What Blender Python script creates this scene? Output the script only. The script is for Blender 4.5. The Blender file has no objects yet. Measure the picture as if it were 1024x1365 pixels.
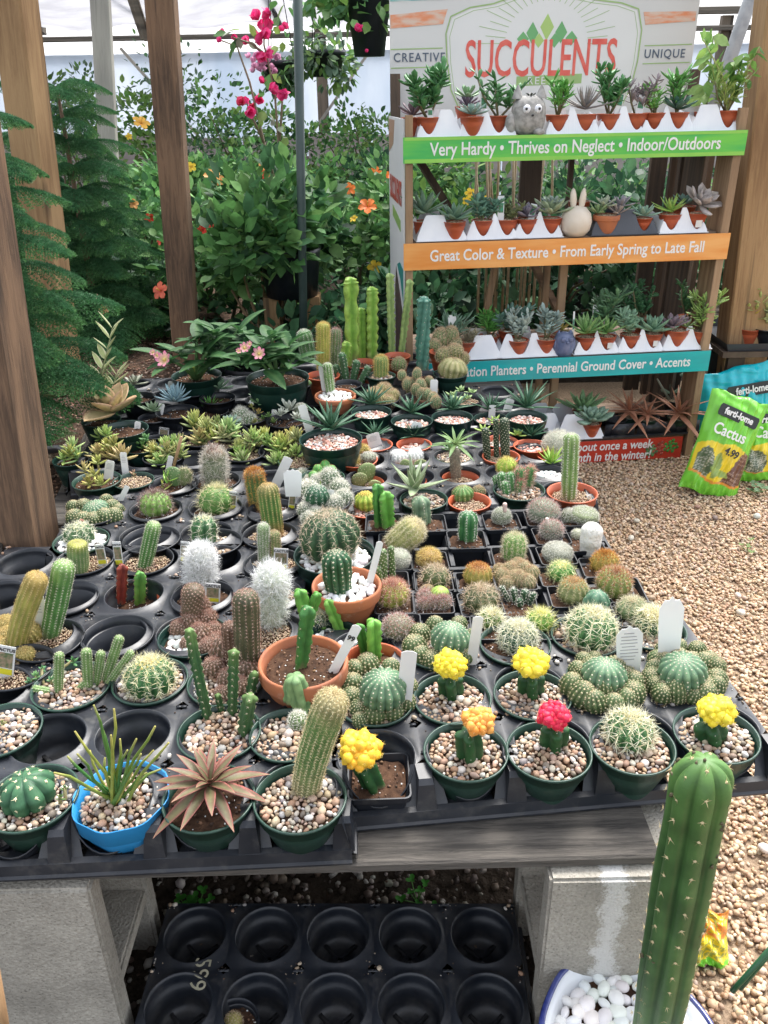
import bpy, bmesh, math, random
import numpy as np
from mathutils import Vector, Matrix
random.seed(7); RNG = np.random.default_rng(7)
SC = bpy.context.scene
COL = SC.collection
PI = math.pi
# ------------------------------------------------------------------ camera
F = 1100.0; PITCH = math.radians(27); ROLL = math.radians(1.0); CAMH = 1.2
_u = np.array([0, math.sin(PITCH), math.cos(PITCH)])
CW = np.array([0, math.cos(PITCH), -math.sin(PITCH)])
_x = np.array([1., 0, 0])
CR = math.cos(ROLL)*_x - math.sin(ROLL)*_u
CU = math.cos(ROLL)*_u + math.sin(ROLL)*_x
CC = np.array([0, 0, CAMH])
cam = bpy.data.cameras.new('camera'); camo = bpy.data.objects.new('camera', cam); COL.objects.link(camo)
cam.sensor_fit = 'VERTICAL'; cam.sensor_height = 36; cam.lens = F/1365*36
cam.clip_start = 0.02; cam.clip_end = 400
M = Matrix(((CR[0], CU[0], -CW[0], CC[0]), (CR[1], CU[1], -CW[1], CC[1]), (CR[2], CU[2], -CW[2], CC[2]), (0, 0, 0, 1)))
camo.matrix_world = M
SC.camera = camo
# ------------------------------------------------------------------ light
SUN_EL, SUN_AZ = 58, 25      # sun behind and to the right, soft through thin cloud
w = bpy.data.worlds.new("World"); SC.world = w; w.use_nodes = True
nt = w.node_tree; bg = nt.nodes['Background']
sky = nt.nodes.new('ShaderNodeTexSky'); sky.sky_type = 'NISHITA'; sky.sun_disc = False
sky.sun_elevation = math.radians(SUN_EL); sky.sun_rotation = math.radians(SUN_AZ)
sky.air_density = 1.0; sky.dust_density = 3.0
hs = nt.nodes.new('ShaderNodeHueSaturation'); hs.inputs['Saturation'].default_value = 0.30
nt.links.new(sky.outputs[0], hs.inputs['Color']); nt.links.new(hs.outputs[0], bg.inputs['Color'])
bg.inputs['Strength'].default_value = 0.15
sl = bpy.data.lights.new('sun', 'SUN'); sl.energy = 1.35; sl.angle = math.radians(22); sl.color = (1.0, 0.965, 0.91)
so = bpy.data.objects.new('sun', sl); COL.objects.link(so)
_el, _az = math.radians(SUN_EL), math.radians(SUN_AZ)
sd = Vector((math.sin(_az)*math.cos(_el), math.cos(_az)*math.cos(_el), math.sin(_el)))
so.rotation_euler = sd.to_track_quat('Z', 'Y').to_euler()
SC.view_settings.view_transform = 'Standard'; SC.view_settings.look = 'None'
SC.view_settings.exposure = 1.70; SC.view_settings.gamma = 1.0; SC.view_settings.use_curve_mapping = False
SC.cycles.max_bounces = 8; SC.cycles.transparent_max_bounces = 8
# ------------------------------------------------------------------ pixel -> place helpers (photo is 1024 x 1365)
def ray(px, py): return CW + CR*((px-512)/F) - CU*((py-682.5)/F)
def P(px, py, z):
    r = ray(px, py); return CC + r*((z-CAMH)/r[2])
def PD(px, py, Y):
    r = ray(px, py); return CC + r*(Y/r[1])
def inv(p):
    q = np.array(p)-CC; d = q@CW
    return 512+F*(q@CR)/d, 682.5-F*(q@CU)/d, d
def depth(p): return (np.array(p)-CC)@CW
# ------------------------------------------------------------------ materials
MATS = {}
def _new(name):
    m = bpy.data.materials.new(name); m.use_nodes = True; n = m.node_tree
    return m, n, n.nodes['Principled BSDF']
def mat(name, c, rough=0.6, noise=0.15, ns=20, bump=0.0, bs=60, spec=0.5, c2=None, coat=0.0, trans=0.0, attr=False, stretch=None, detail=4, bdist=0.002, alpha=None):
    if name in MATS: return MATS[name]
    m, n, b = _new(name); L = n.links
    b.inputs['Roughness'].default_value = rough; b.inputs['Specular IOR Level'].default_value = spec
    tc = n.nodes.new('ShaderNodeTexCoord'); mp = n.nodes.new('ShaderNodeMapping')
    L.new(tc.outputs['Object'], mp.inputs['Vector'])
    if stretch: mp.inputs['Scale'].default_value = stretch
    nz = n.nodes.new('ShaderNodeTexNoise'); nz.inputs['Scale'].default_value = ns; nz.inputs['Detail'].default_value = detail
    L.new(mp.outputs[0], nz.inputs['Vector'])
    mx = n.nodes.new('ShaderNodeMix'); mx.data_type = 'RGBA'
    if attr:
        at = n.nodes.new('ShaderNodeAttribute'); at.attribute_name = 'Col'
        mr = n.nodes.new('ShaderNodeMapRange'); mr.inputs['From Min'].default_value = 0.25; mr.inputs['From Max'].default_value = 0.75
        mr.inputs['To Min'].default_value = 1-noise; mr.inputs['To Max'].default_value = 1+noise
        L.new(nz.outputs['Fac'], mr.inputs['Value'])
        mx.blend_type = 'MULTIPLY'; mx.inputs['Factor'].default_value = 1
        L.new(at.outputs['Color'], mx.inputs['A']); L.new(mr.outputs[0], mx.inputs['B'])
    else:
        c2 = c2 or tuple(min(1, v*(1-noise*2)) for v in c)
        mr = n.nodes.new('ShaderNodeMapRange'); mr.inputs['From Min'].default_value = 0.35; mr.inputs['From Max'].default_value = 0.65
        L.new(nz.outputs['Fac'], mr.inputs['Value']); L.new(mr.outputs[0], mx.inputs['Factor'])
        mx.inputs['A'].default_value = (*c, 1); mx.inputs['B'].default_value = (*c2, 1)
    L.new(mx.outputs['Result'], b.inputs['Base Color'])
    if bump:
        n2 = n.nodes.new('ShaderNodeTexNoise'); n2.inputs['Scale'].default_value = bs; n2.inputs['Detail'].default_value = 5
        L.new(mp.outputs[0], n2.inputs['Vector'])
        bp = n.nodes.new('ShaderNodeBump'); bp.inputs['Strength'].default_value = bump; bp.inputs['Distance'].default_value = bdist
        L.new(n2.outputs['Fac'], bp.inputs['Height']); L.new(bp.outputs[0], b.inputs['Normal'])
    if coat: b.inputs['Coat Weight'].default_value = coat
    if trans:   # thin translucent sheet
        t = n.nodes.new('ShaderNodeBsdfTranslucent'); L.new(mx.outputs['Result'], t.inputs['Color'])
        ms = n.nodes.new('ShaderNodeMixShader'); ms.inputs['Fac'].default_value = trans
        L.new(b.outputs[0], ms.inputs[1]); L.new(t.outputs[0], ms.inputs[2])
        L.new(ms.outputs[0], n.nodes['Material Output'].inputs['Surface'])
    MATS[name] = m; return m
def wood(name, c1, c2, axis=2, dens=60, rough=0.8, knots=True, bump=0.5):
    if name in MATS: return MATS[name]
    m, n, b = _new(name); L = n.links; b.inputs['Roughness'].default_value = rough; b.inputs['Specular IOR Level'].default_value = 0.25
    tc = n.nodes.new('ShaderNodeTexCoord'); mp = n.nodes.new('ShaderNodeMapping')
    s = [1, 1, 1]; s[axis] = 0.085; mp.inputs['Scale'].default_value = s
    L.new(tc.outputs['Object'], mp.inputs['Vector'])
    d = n.nodes.new('ShaderNodeTexNoise'); d.inputs['Scale'].default_value = 5; d.inputs['Detail'].default_value = 2
    L.new(mp.outputs[0], d.inputs['Vector'])
    wv = n.nodes.new('ShaderNodeTexNoise'); wv.inputs['Scale'].default_value = dens*1.8; wv.inputs['Detail'].default_value = 12; wv.inputs['Roughness'].default_value = .68; wv.inputs['Distortion'].default_value = .7
    L.new(mp.outputs[0], wv.inputs['Vector'])
    big = n.nodes.new('ShaderNodeTexWave'); big.wave_type = 'RINGS'; big.inputs['Scale'].default_value = 9; big.inputs['Distortion'].default_value = 5; big.inputs['Detail'].default_value = 2
    L.new(mp.outputs[0], big.inputs['Vector'])
    ad = n.nodes.new('ShaderNodeMath'); ad.operation = 'MULTIPLY_ADD'; ad.inputs[1].default_value = 0.22
    L.new(big.outputs['Fac'], ad.inputs[0]); L.new(wv.outputs['Fac'], ad.inputs[2])
    cr = n.nodes.new('ShaderNodeValToRGB'); e = cr.color_ramp.elements
    e[0].position = 0.42; e[0].color = (*c2, 1); e[1].position = 0.76; e[1].color = (*c1, 1)
    L.new(ad.outputs[0], cr.inputs[0])
    mx = n.nodes.new('ShaderNodeMix'); mx.data_type = 'RGBA'; mx.blend_type = 'MULTIPLY'; mx.inputs['Factor'].default_value = 0.5
    L.new(cr.outputs[0], mx.inputs['A']); L.new(d.outputs['Fac'], mx.inputs['B'])
    # knots and dark checks
    vo = n.nodes.new('ShaderNodeTexVoronoi'); vo.inputs['Scale'].default_value = 5.5; m2 = n.nodes.new('ShaderNodeMapping'); s2 = [1,1,1]; s2[axis] = .30; m2.inputs['Scale'].default_value = s2
    L.new(tc.outputs['Object'], m2.inputs['Vector']); L.new(m2.outputs[0], vo.inputs['Vector']); kr = n.nodes.new('ShaderNodeMapRange'); kr.inputs['From Min'].default_value = .03; kr.inputs['From Max'].default_value = .12; kr.inputs['To Min'].default_value = .38
    L.new(vo.outputs['Distance'], kr.inputs['Value']); ck = n.nodes.new('ShaderNodeTexNoise'); ck.inputs['Scale'].default_value = dens*.8; ck.inputs['Detail'].default_value = 3; m3 = n.nodes.new('ShaderNodeMapping'); s3 = [1,1,1]; s3[axis] = .03; m3.inputs['Scale'].default_value = s3
    L.new(tc.outputs['Object'], m3.inputs['Vector']); L.new(m3.outputs[0], ck.inputs['Vector']); cr2 = n.nodes.new('ShaderNodeMapRange'); cr2.inputs['From Min'].default_value = .30; cr2.inputs['From Max'].default_value = .37; cr2.inputs['To Min'].default_value = .35
    L.new(ck.outputs['Fac'], cr2.inputs['Value']); mm_ = n.nodes.new('ShaderNodeMath'); mm_.operation = 'MULTIPLY'; L.new(kr.outputs[0], mm_.inputs[0]); L.new(cr2.outputs[0], mm_.inputs[1])
    mk = n.nodes.new('ShaderNodeMix'); mk.data_type = 'RGBA'; mk.blend_type = 'MULTIPLY'; mk.inputs['Factor'].default_value = 1; L.new(mx.outputs['Result'], mk.inputs['A']); L.new(mm_.outputs[0], mk.inputs['B']); mx = mk
    hh = n.nodes.new('ShaderNodeBrightContrast'); hh.inputs['Bright'].default_value = 0.02
    L.new(mx.outputs['Result'], hh.inputs['Color']); L.new(hh.outputs[0], b.inputs['Base Color'])
    bp = n.nodes.new('ShaderNodeBump'); bp.inputs['Strength'].default_value = bump; bp.inputs['Distance'].default_value = 0.004
    L.new(ad.outputs[0], bp.inputs['Height']); L.new(bp.outputs[0], b.inputs['Normal'])
    MATS[name] = m; return m
def m_plant(): return mat('plant_skin', (1,1,1), rough=0.5, noise=0.22, ns=90, attr=True, spec=0.35, bump=0.25, bs=300, bdist=0.0008)
def m_leaf(): return mat('thin_leaf', (1,1,1), rough=0.55, noise=0.3, ns=40, attr=True, spec=0.28, trans=0.32)
def m_spine(): return mat('spine', (1,1,1), rough=0.55, noise=0.1, ns=60, attr=True, spec=0.3, trans=0.15)
def m_peb(): return mat('pebble', (1,1,1), rough=0.6, noise=0.16, ns=160, attr=True, spec=0.4, bump=0.2, bs=400, bdist=0.0006)
M_BLACK = mat('black_plastic', (0.009,0.011,0.016), rough=0.38, noise=0.1, ns=14, c2=(0.018,0.021,0.028), bump=0.08, bs=40)
M_TRAY = mat('black_tray_plastic', (0.008,0.011,0.017), rough=0.38, ns=13, c2=(0.030,0.032,0.038), bump=0.12, bs=55, detail=8)
M_GREENP = mat('green_plastic', (0.016,0.048,0.034), rough=0.33, ns=10, c2=(0.026,0.062,0.045), bump=0.03)
M_DGREEN = mat('dark_green_plastic', (0.007,0.030,0.024), rough=0.33, ns=10, c2=(0.012,0.040,0.031))
M_RED = mat('brick_plastic', (0.42,0.085,0.035), rough=0.42, ns=12, c2=(0.52,0.12,0.05))
M_CLAY = mat('clay', (0.46,0.155,0.062), rough=0.8, ns=22, c2=(0.36,0.13,0.07), bump=0.15, bs=90, detail=7)
M_BLUE = mat('blue_plastic', (0.02,0.24,0.55), rough=0.38, ns=10, c2=(0.03,0.28,0.60))
M_WHITE = mat('white_plastic', (0.80,0.81,0.83), rough=0.45, ns=15, c2=(0.72,0.74,0.78))
M_TAG = mat('label_card', (0.76,0.76,0.74), rough=0.45, ns=30, c2=(0.70,0.70,0.69))
M_INK = mat('dark_ink', (0.03,0.03,0.035), rough=0.6, ns=30)
M_GINK = mat('grey_ink', (0.33,0.33,0.34), rough=0.6, ns=30)
M_SOIL = mat('potting_soil', (0.10,0.055,0.034), rough=0.95, ns=90, c2=(0.045,0.026,0.018), bump=1.0, bs=220, detail=8, spec=0.1)
M_CONC = mat('concrete_block', (0.44,0.41,0.355), rough=0.95, ns=240, c2=(0.34,0.315,0.27), bump=1.0, bs=260, detail=9, spec=0.15, bdist=0.003)
def _weather(m, lo, hi, sc, pits=0):
    n = m.node_tree; L = n.links; b = n.nodes['Principled BSDF']; src = b.inputs['Base Color'].links[0].from_socket; tc = n.nodes.new('ShaderNodeTexCoord')
    a = n.nodes.new('ShaderNodeTexNoise'); a.inputs['Scale'].default_value = sc; a.inputs['Detail'].default_value = 9; a.inputs['Roughness'].default_value = .65; L.new(tc.outputs['Object'], a.inputs['Vector'])
    r = n.nodes.new('ShaderNodeMapRange'); r.inputs['From Min'].default_value = .35; r.inputs['From Max'].default_value = .65; r.inputs['To Min'].default_value = lo; r.inputs['To Max'].default_value = hi; L.new(a.outputs['Fac'], r.inputs['Value']); out = r.outputs[0]
    if pits:
        v = n.nodes.new('ShaderNodeTexVoronoi'); v.inputs['Scale'].default_value = pits; L.new(tc.outputs['Object'], v.inputs['Vector']); q = n.nodes.new('ShaderNodeMapRange'); q.inputs['From Min'].default_value = .10; q.inputs['From Max'].default_value = .26; q.inputs['To Min'].default_value = .62; L.new(v.outputs['Distance'], q.inputs['Value'])
        k = n.nodes.new('ShaderNodeMath'); k.operation = 'MULTIPLY'; L.new(out, k.inputs[0]); L.new(q.outputs[0], k.inputs[1]); out = k.outputs[0]
    x = n.nodes.new('ShaderNodeMix'); x.data_type = 'RGBA'; x.blend_type = 'MULTIPLY'; x.inputs['Factor'].default_value = 1; L.new(src, x.inputs['A']); L.new(out, x.inputs['B']); L.new(x.outputs['Result'], b.inputs['Base Color'])
_weather(M_CONC, .70, 1.15, 6, 170)
def _dust(m, c, lo, hi, sc):
    n = m.node_tree; L = n.links; b = n.nodes['Principled BSDF']; src = b.inputs['Base Color'].links[0].from_socket; tc = n.nodes.new('ShaderNodeTexCoord')
    a = n.nodes.new('ShaderNodeTexNoise'); a.inputs['Scale'].default_value = sc; a.inputs['Detail'].default_value = 10; a.inputs['Roughness'].default_value = .75; L.new(tc.outputs['Object'], a.inputs['Vector'])
    r = n.nodes.new('ShaderNodeMapRange'); r.inputs['From Min'].default_value = lo; r.inputs['From Max'].default_value = hi; r.inputs['To Max'].default_value = .75; L.new(a.outputs['Fac'], r.inputs['Value'])
    x = n.nodes.new('ShaderNodeMix'); x.data_type = 'RGBA'; L.new(r.outputs[0], x.inputs['Factor']); L.new(src, x.inputs['A']); x.inputs['B'].default_value = (*c,1); L.new(x.outputs['Result'], b.inputs['Base Color'])
    rr = n.nodes.new('ShaderNodeMapRange'); rr.inputs['To Min'].default_value = b.inputs['Roughness'].default_value; rr.inputs['To Max'].default_value = .8; L.new(r.outputs[0], rr.inputs['Value']); L.new(rr.outputs[0], b.inputs['Roughness'])
_dust(M_TRAY, (.085,.08,.072), .52, .74, 22); _dust(M_BLACK, (.07,.065,.055), .56, .78, 30); _dust(M_GREENP, (.12,.12,.09), .58, .8, 35); _dust(M_DGREEN, (.10,.10,.08), .58, .8, 35); _dust(M_CLAY, (.52,.40,.32), .55, .72, 18); _dust(M_BLUE, (.25,.35,.42), .60, .8, 30)
# ------------------------------------------------------------------ mesh collector
def V3(*a): return np.array(a, float)
class G:
    def __init__(s): s.v = []; s.c = []; s.f = []; s.n = 0
    def add(s, v, faces, col=(1,1,1)):
        v = np.asarray(v, float).reshape(-1, 3)
        c = np.asarray(col, float)
        if c.ndim == 1: c = np.tile(c, (len(v), 1))
        s.v.append(v); s.c.append(c)
        if isinstance(faces, np.ndarray): faces = [faces]
        for f in faces:
            f = np.asarray(f, int)
            if f.size: s.f.append(f + s.n)
        s.n += len(v); return s
    def xf(s, g, mtx, tint=None):
        v = np.concatenate(g.v); c = np.concatenate(g.c)
        m = np.array(mtx)
        v2 = v @ m[:3,:3].T + m[:3,3]
        if tint is not None: c = np.clip(c*np.array(tint), 0, 1)
        base = s.n
        s.v.append(v2); s.c.append(c); s.f += [f + base for f in g.f]; s.n += len(v2)
    def mesh(s, name, mtl, smooth=True, flip=False):
        if not s.v: return None
        me = bpy.data.meshes.new(name)
        V = np.concatenate(s.v); C = np.concatenate(s.c)
        me.vertices.add(len(V)); me.vertices.foreach_set('co', V.astype(np.float32).ravel())
        li = np.concatenate([f.ravel() for f in s.f]); sz = np.concatenate([np.full(len(f), f.shape[1]) for f in s.f])
        st = np.concatenate([[0], np.cumsum(sz)[:-1]])
        me.loops.add(len(li)); me.loops.foreach_set('vertex_index', li.astype(np.int32))
        me.polygons.add(len(sz)); me.polygons.foreach_set('loop_start', st.astype(np.int32)); me.polygons.foreach_set('loop_total', sz.astype(np.int32))
        me.polygons.foreach_set('use_smooth', np.full(len(sz), bool(smooth)))
        a = me.color_attributes.new('Col', 'FLOAT_COLOR', 'POINT')
        a.data.foreach_set('color', np.concatenate([C, np.ones((len(C), 1))], 1).astype(np.float32).ravel())
        me.update(calc_edges=True); me.validate()
        if mtl: me.materials.append(mtl)
        return me
def link(o, parent=None, loc=None):
    COL.objects.link(o)
    if parent is not None: o.parent = parent
    if loc is not None: o.location = loc
    return o
def ob(name, me, parent=None, loc=(0,0,0), rot=None, scale=None):
    if isinstance(me, tuple): me = me[0].mesh(name, *me[1:])
    if me is None: return None
    o = bpy.data.objects.new(name, me); link(o, parent, loc)
    if rot is not None: o.rotation_euler = rot
    if scale is not None: o.scale = scale if hasattr(scale, '__len__') else (scale,)*3
    return o
def thing(name, label, cat, loc, group=None, rz=0):
    o = bpy.data.objects.new(name, None); o.empty_display_size = 0.02; link(o, None, tuple(float(v) for v in loc)); o.rotation_euler = (0, 0, rz)
    o['label'] = label; o['category'] = cat
    if group: o['group'] = group
    return o
def tagp(o, label, cat, group=None):
    o['label'] = label; o['category'] = cat
    if group: o['group'] = group
    return o
def struct(o): o['kind'] = 'structure'; return o
def stuff(o): o['kind'] = 'stuff'; return o
# ------------------------------------------------------------------ basic shapes
def grid_faces(nu, nv, wrap=False):
    i = np.arange(nu-1)[:,None]; mv = nv if wrap else nv-1
    j = np.arange(mv)[None,:]; j2 = (j+1) % nv
    return np.stack([i*nv+j, i*nv+j2, (i+1)*nv+j2, (i+1)*nv+j], -1).reshape(-1, 4)
def lathe(g, prof, seg=24, col=(1,1,1), center=(0,0,0), wob=None):
    prof = np.array(prof, float); th = np.arange(seg)/seg*2*PI
    r = prof[:,0][:,None]*np.ones(seg)
    if wob is not None: r = r*wob(th)[None,:]
    v = np.stack([r*np.cos(th), r*np.sin(th), prof[:,1][:,None]*np.ones(seg)], -1).reshape(-1,3) + np.array(center)
    f = grid_faces(len(prof), seg, True)
    g.add(v, f, col)
def box(g, lo, hi, col=(1,1,1), mtx=None):
    x0,y0,z0 = lo; x1,y1,z1 = hi
    v = np.array([[x0,y0,z0],[x1,y0,z0],[x1,y1,z0],[x0,y1,z0],[x0,y0,z1],[x1,y0,z1],[x1,y1,z1],[x0,y1,z1]], float)
    if mtx is not None: v = v @ np.array(mtx)[:3,:3].T + np.array(mtx)[:3,3]
    g.add(v, np.array([[0,3,2,1],[4,5,6,7],[0,1,5,4],[1,2,6,5],[2,3,7,6],[3,0,4,7]]), col)
def beam(g, a, b, w, h, col=(1,1,1), up=(0,0,1), ch=0.0):
    a = np.array(a, float); b = np.array(b, float); t = b-a; t /= np.linalg.norm(t)
    s = np.cross(t, up); s /= np.linalg.norm(s); u = np.cross(s, t)
    c = ch
    pr = [(-w/2+c,-h/2),(w/2-c,-h/2),(w/2,-h/2+c),(w/2,h/2-c),(w/2-c,h/2),(-w/2+c,h/2),(-w/2,h/2-c),(-w/2,-h/2+c)] if c else [(-w/2,-h/2),(w/2,-h/2),(w/2,h/2),(-w/2,h/2)]
    k = len(pr)
    v = [p + s*x + u*y for p in (a, b) for x, y in pr]
    q = np.array([[i, (i+1)%k, k+(i+1)%k, k+i] for i in range(k)])
    g.add(v, [q, np.array([list(range(k))[::-1]]), np.array([[k+i for i in range(k)]])], col)
def frames(pts):
    pts = np.array(pts, float); t = np.gradient(pts, axis=0); t /= np.linalg.norm(t, axis=1)[:,None]+1e-12
    ref = V3(1,0,0) if abs(t[0][0]) < 0.8 else V3(0,1,0)
    e1 = []; r = ref
    for k in range(len(pts)):
        r = r - t[k]*(r@t[k]); r /= np.linalg.norm(r)+1e-12; e1.append(r)
    e1 = np.array(e1); e2 = np.cross(t, e1); return t, e1, e2
def tube(g, pts, rad, seg=6, col=(1,1,1), cap=True, squash=1.0):
    pts = np.array(pts, float); n = len(pts); rad = np.ones(n)*np.array(rad, float)
    t, e1, e2 = frames(pts); th = np.arange(seg)/seg*2*PI
    v = pts[:,None,:] + rad[:,None,None]*(np.cos(th)[None,:,None]*e1[:,None,:] + squash*np.sin(th)[None,:,None]*e2[:,None,:])
    c = np.asarray(col, float)
    if c.ndim == 2: c = np.repeat(c, seg, 0)
    fs = [grid_faces(n, seg, True)]
    if cap: fs += [np.array([list(range(seg))[::-1]]), np.array([[(n-1)*seg+i for i in range(seg)]])]
    g.add(v.reshape(-1,3), fs, c)
def _ico(sub):
    bm = bmesh.new(); bmesh.ops.create_icosphere(bm, subdivisions=sub, radius=1)
    v = np.array([x.co[:] for x in bm.verts]); f = np.array([[q.index for q in p.verts] for p in bm.faces]); bm.free(); return v, f
ICO1 = _ico(1); ICO2 = _ico(2); ICO3 = _ico(3)
def blob(g, c, r, col=(1,1,1), ico=ICO1, noise=0.0, rot=None):
    v, f = ico; v = v.copy()
    if noise: v = v*(1+RNG.normal(0, noise, (len(v),1)))
    v = v*np.array(r)
    if rot is not None: v = v @ np.array(rot).T
    g.add(v+np.array(c), f, col)
def rotm(ax, ay, az): 
    return np.array(Matrix.Rotation(az, 3, 'Z') @ Matrix.Rotation(ay, 3, 'Y') @ Matrix.Rotation(ax, 3, 'X'))
def rocks(g, C, R, cols, ico=ICO2, flat=(0.55, 0.9), nz=0.06):
    """many pebbles at once: centres C (n,3), sizes R (n,)"""
    v, f = ico; n = len(C); m = len(v)
    ang = RNG.uniform(0, 2*PI, (n, 3))
    S = np.stack([np.ones(n), RNG.uniform(0.62, 0.95, n), RNG.uniform(flat[0], flat[1], n)], 1)*R[:,None]
    # superellipsoid-like lumpy shape
    lump = 1+RNG.normal(0, nz, (n, m, 1))
    w = v[None]*S[:,None,:]*lump
    cz, sz_ = np.cos(ang[:,0]), np.sin(ang[:,0]); tl = RNG.normal(0, 0.35, n); ct, st = np.cos(tl), np.sin(tl)
    x, y, z = w[...,0], w[...,1], w[...,2]
    y2 = y*ct[:,None]-z*st[:,None]; z2 = y*st[:,None]+z*ct[:,None]
    x3 = x*cz[:,None]-y2*sz_[:,None]; y3 = x*sz_[:,None]+y2*cz[:,None]
    V = np.stack([x3, y3, z2], -1) + C[:,None,:]
    Fa = (f[None]+np.arange(n)[:,None,None]*m).reshape(-1,3)
    g.add(V.reshape(-1,3), Fa, np.repeat(cols, m, 0))
PEBC = np.array([[0.47,0.38,0.28],[0.40,0.30,0.21],[0.30,0.22,0.15],[0.54,0.48,0.40],[0.25,0.235,0.225],[0.38,0.26,0.17],[0.62,0.58,0.52],[0.19,0.15,0.12],[0.44,0.31,0.24],[0.33,0.20,0.13]])
def pebcols(n, pal=PEBC, j=0.08): 
    return np.clip(pal[RNG.integers(0, len(pal), n)]*(1+RNG.normal(0, j, (n,1)))*(1+RNG.normal(0,0.03,(n,3))), 0.01, 0.95)
def text_mesh(s, size, mtl, bold=0.0, ext=0.0004, align='CENTER', sx=1.0, shear=0.0, spacing=1.0):
    cu = bpy.data.curves.new('t', 'FONT'); cu.body = s; cu.size = size; cu.extrude = ext; cu.offset = bold
    cu.align_x = align; cu.align_y = 'CENTER'; cu.shear = shear; cu.space_character = spacing; cu.resolution_u = 3
    o = bpy.data.objects.new('t', cu); COL.objects.link(o)
    dg = bpy.context.evaluated_depsgraph_get(); me = bpy.data.meshes.new_from_object(o.evaluated_get(dg))
    bpy.data.objects.remove(o); bpy.data.curves.remove(cu)
    me.materials.clear(); me.materials.append(mtl)
    if sx != 1.0: me.transform(Matrix.Diagonal((sx,1,1,1)))
    return me
def prism(g, poly, th, mtx=None, col=(1,1,1)):
    """polygon in XZ plane given as (x,z), thickness along +Y"""
    n = len(poly); v = [(x, 0, z) for x, z in poly]+[(x, th, z) for x, z in poly]
    v = np.array(v, float)
    if mtx is not None: v = v @ np.array(mtx)[:3,:3].T + np.array(mtx)[:3,3]
    q = np.array([[i, (i+1)%n, n+(i+1)%n, n+i] for i in range(n)])
    g.add(v, [q, np.array([list(range(n))]), np.array([[n+i for i in range(n)][::-1]])], col)
# ------------------------------------------------------------------ pots and fills (shared meshes)
CACHE = {}
def cached(key, fn):
    if key not in CACHE: CACHE[key] = fn()
    return CACHE[key]
POTM = dict(green=M_GREENP, dgreen=M_DGREEN, black=M_BLACK, red=M_RED, clay=M_CLAY, blue=M_BLUE, square=M_BLACK, tall=M_DGREEN, bowl=M_CLAY, claypot=M_CLAY)
def pot_h(kind, D):
    return {'green':0.62,'dgreen':0.68,'black':0.62,'red':0.70,'clay':0.66,'blue':0.64,'square':0.80,'tall':0.78,'bowl':0.42,'claypot':0.62}[kind]*D
def pot_mesh(kind, D):
    def mk():
        g = G(); R = D/2; h = pot_h(kind, D)
        if kind == 'square':
            def ring(hw, z, rr):
                out = []
                for cx, cy, a0 in ((1,1,0),(-1,1,90),(-1,-1,180),(1,-1,270)):
                    for k in range(4):
                        a = math.radians(a0+k*30); out.append((cx*(hw-rr)+rr*math.cos(a), cy*(hw-rr)+rr*math.sin(a), z))
                return out
            rings = [ring(R*0.0+0.001,0,0.001), ring(R*.66,0,R*.12), ring(R*.90,h-.008,R*.16), ring(R,h-.008,R*.2), ring(R,h,R*.2), ring(R*.95,h,R*.18), ring(R*.90,h-.008,R*.16), ring(R*.62,.003,R*.1), ring(0.001,.003,.001)]
            g.add(np.array(rings).reshape(-1,3), grid_faces(len(rings), 16, True)); return g.mesh('pot', POTM[kind], False)
        if kind in ('clay', 'claypot', 'bowl'):
            t = 0.045*D; b = 0.62 if kind != 'bowl' else 0.6
            prof = [(0.001,0),(R*b,0),(R*b+.002,.003),(R*.88,h*.66),(R*.89,h*.68),(R*.96,h*.70),(R*.985,h*.74),(R,h-.004),(R*.985,h-.001),(R-t*.6,h),(R-t,h-.003),(R-t*1.3,h*.7),(R*b-t,.008),(.001,.008)]
            lathe(g, prof, 40)
        elif kind == 'blue':
            t = .0016; prof = [(0.001,0),(R*.62,0),(R*.80,h*.60),(R*.82,h*.62),(R*.96,h*.66),(R*.985,h*.98),(R,h),(R-t,h),(R*.96-t,h*.66),(R*.60,.004),(.001,.004)]
            lathe(g, prof, 48, wob=lambda th: 1+0.022*np.cos(8*th)+.01*np.cos(3*th+1))
        else:
            t = .0015
            if kind == 'dgreen' or kind == 'tall':
                prof = [(0.001,0),(R*.70,0),(R*.72,.003),(R*.90,h*.80),(R*.965,h*.805),(R*.98,h*.98),(R,h-.001),(R*.995,h+.001),(R-t*2,h),(R*.95,h*.82),(R*.7,.004),(.001,.004)]
            elif kind == 'red':
                prof = [(0.001,0),(R*.64,0),(R*.66,.002),(R*.86,h*.70),(R*.93,h*.72),(R*.97,h*.97),(R,h-.002),(R,h),(R-t*2,h),(R*.90,h*.72),(R*.62,.004),(.001,.004)]
            else:
                prof = [(0.001,0),(R*.60,0),(R*.62,.002),(R*.70,h*.30),(R*.86,h*.74),(R*.88,h*.75),(R*.94,h*.765),(R*.95,h*.95),(R*.97,h-.004),(R,h-.003),(R*1.0,h),(R*.955,h),(R*.93,h*.80),(R*.60,.004),(.001,.004)]
            lathe(g, prof, 40)
        return g.mesh('pot', POTM[kind], True)
    return cached(('pot', kind, round(D,3)), mk)
PAL = dict(peb=PEBC, red=np.array([[.55,.27,.2],[.66,.45,.38],[.75,.68,.6],[.45,.22,.17],[.6,.38,.3],[.72,.7,.66]]),
    white=np.array([[.78,.77,.74],[.7,.69,.66],[.82,.82,.8]]), grit=np.array([[.5,.38,.25],[.4,.28,.18],[.6,.47,.33],[.3,.2,.13],[.55,.42,.3]]))
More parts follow.
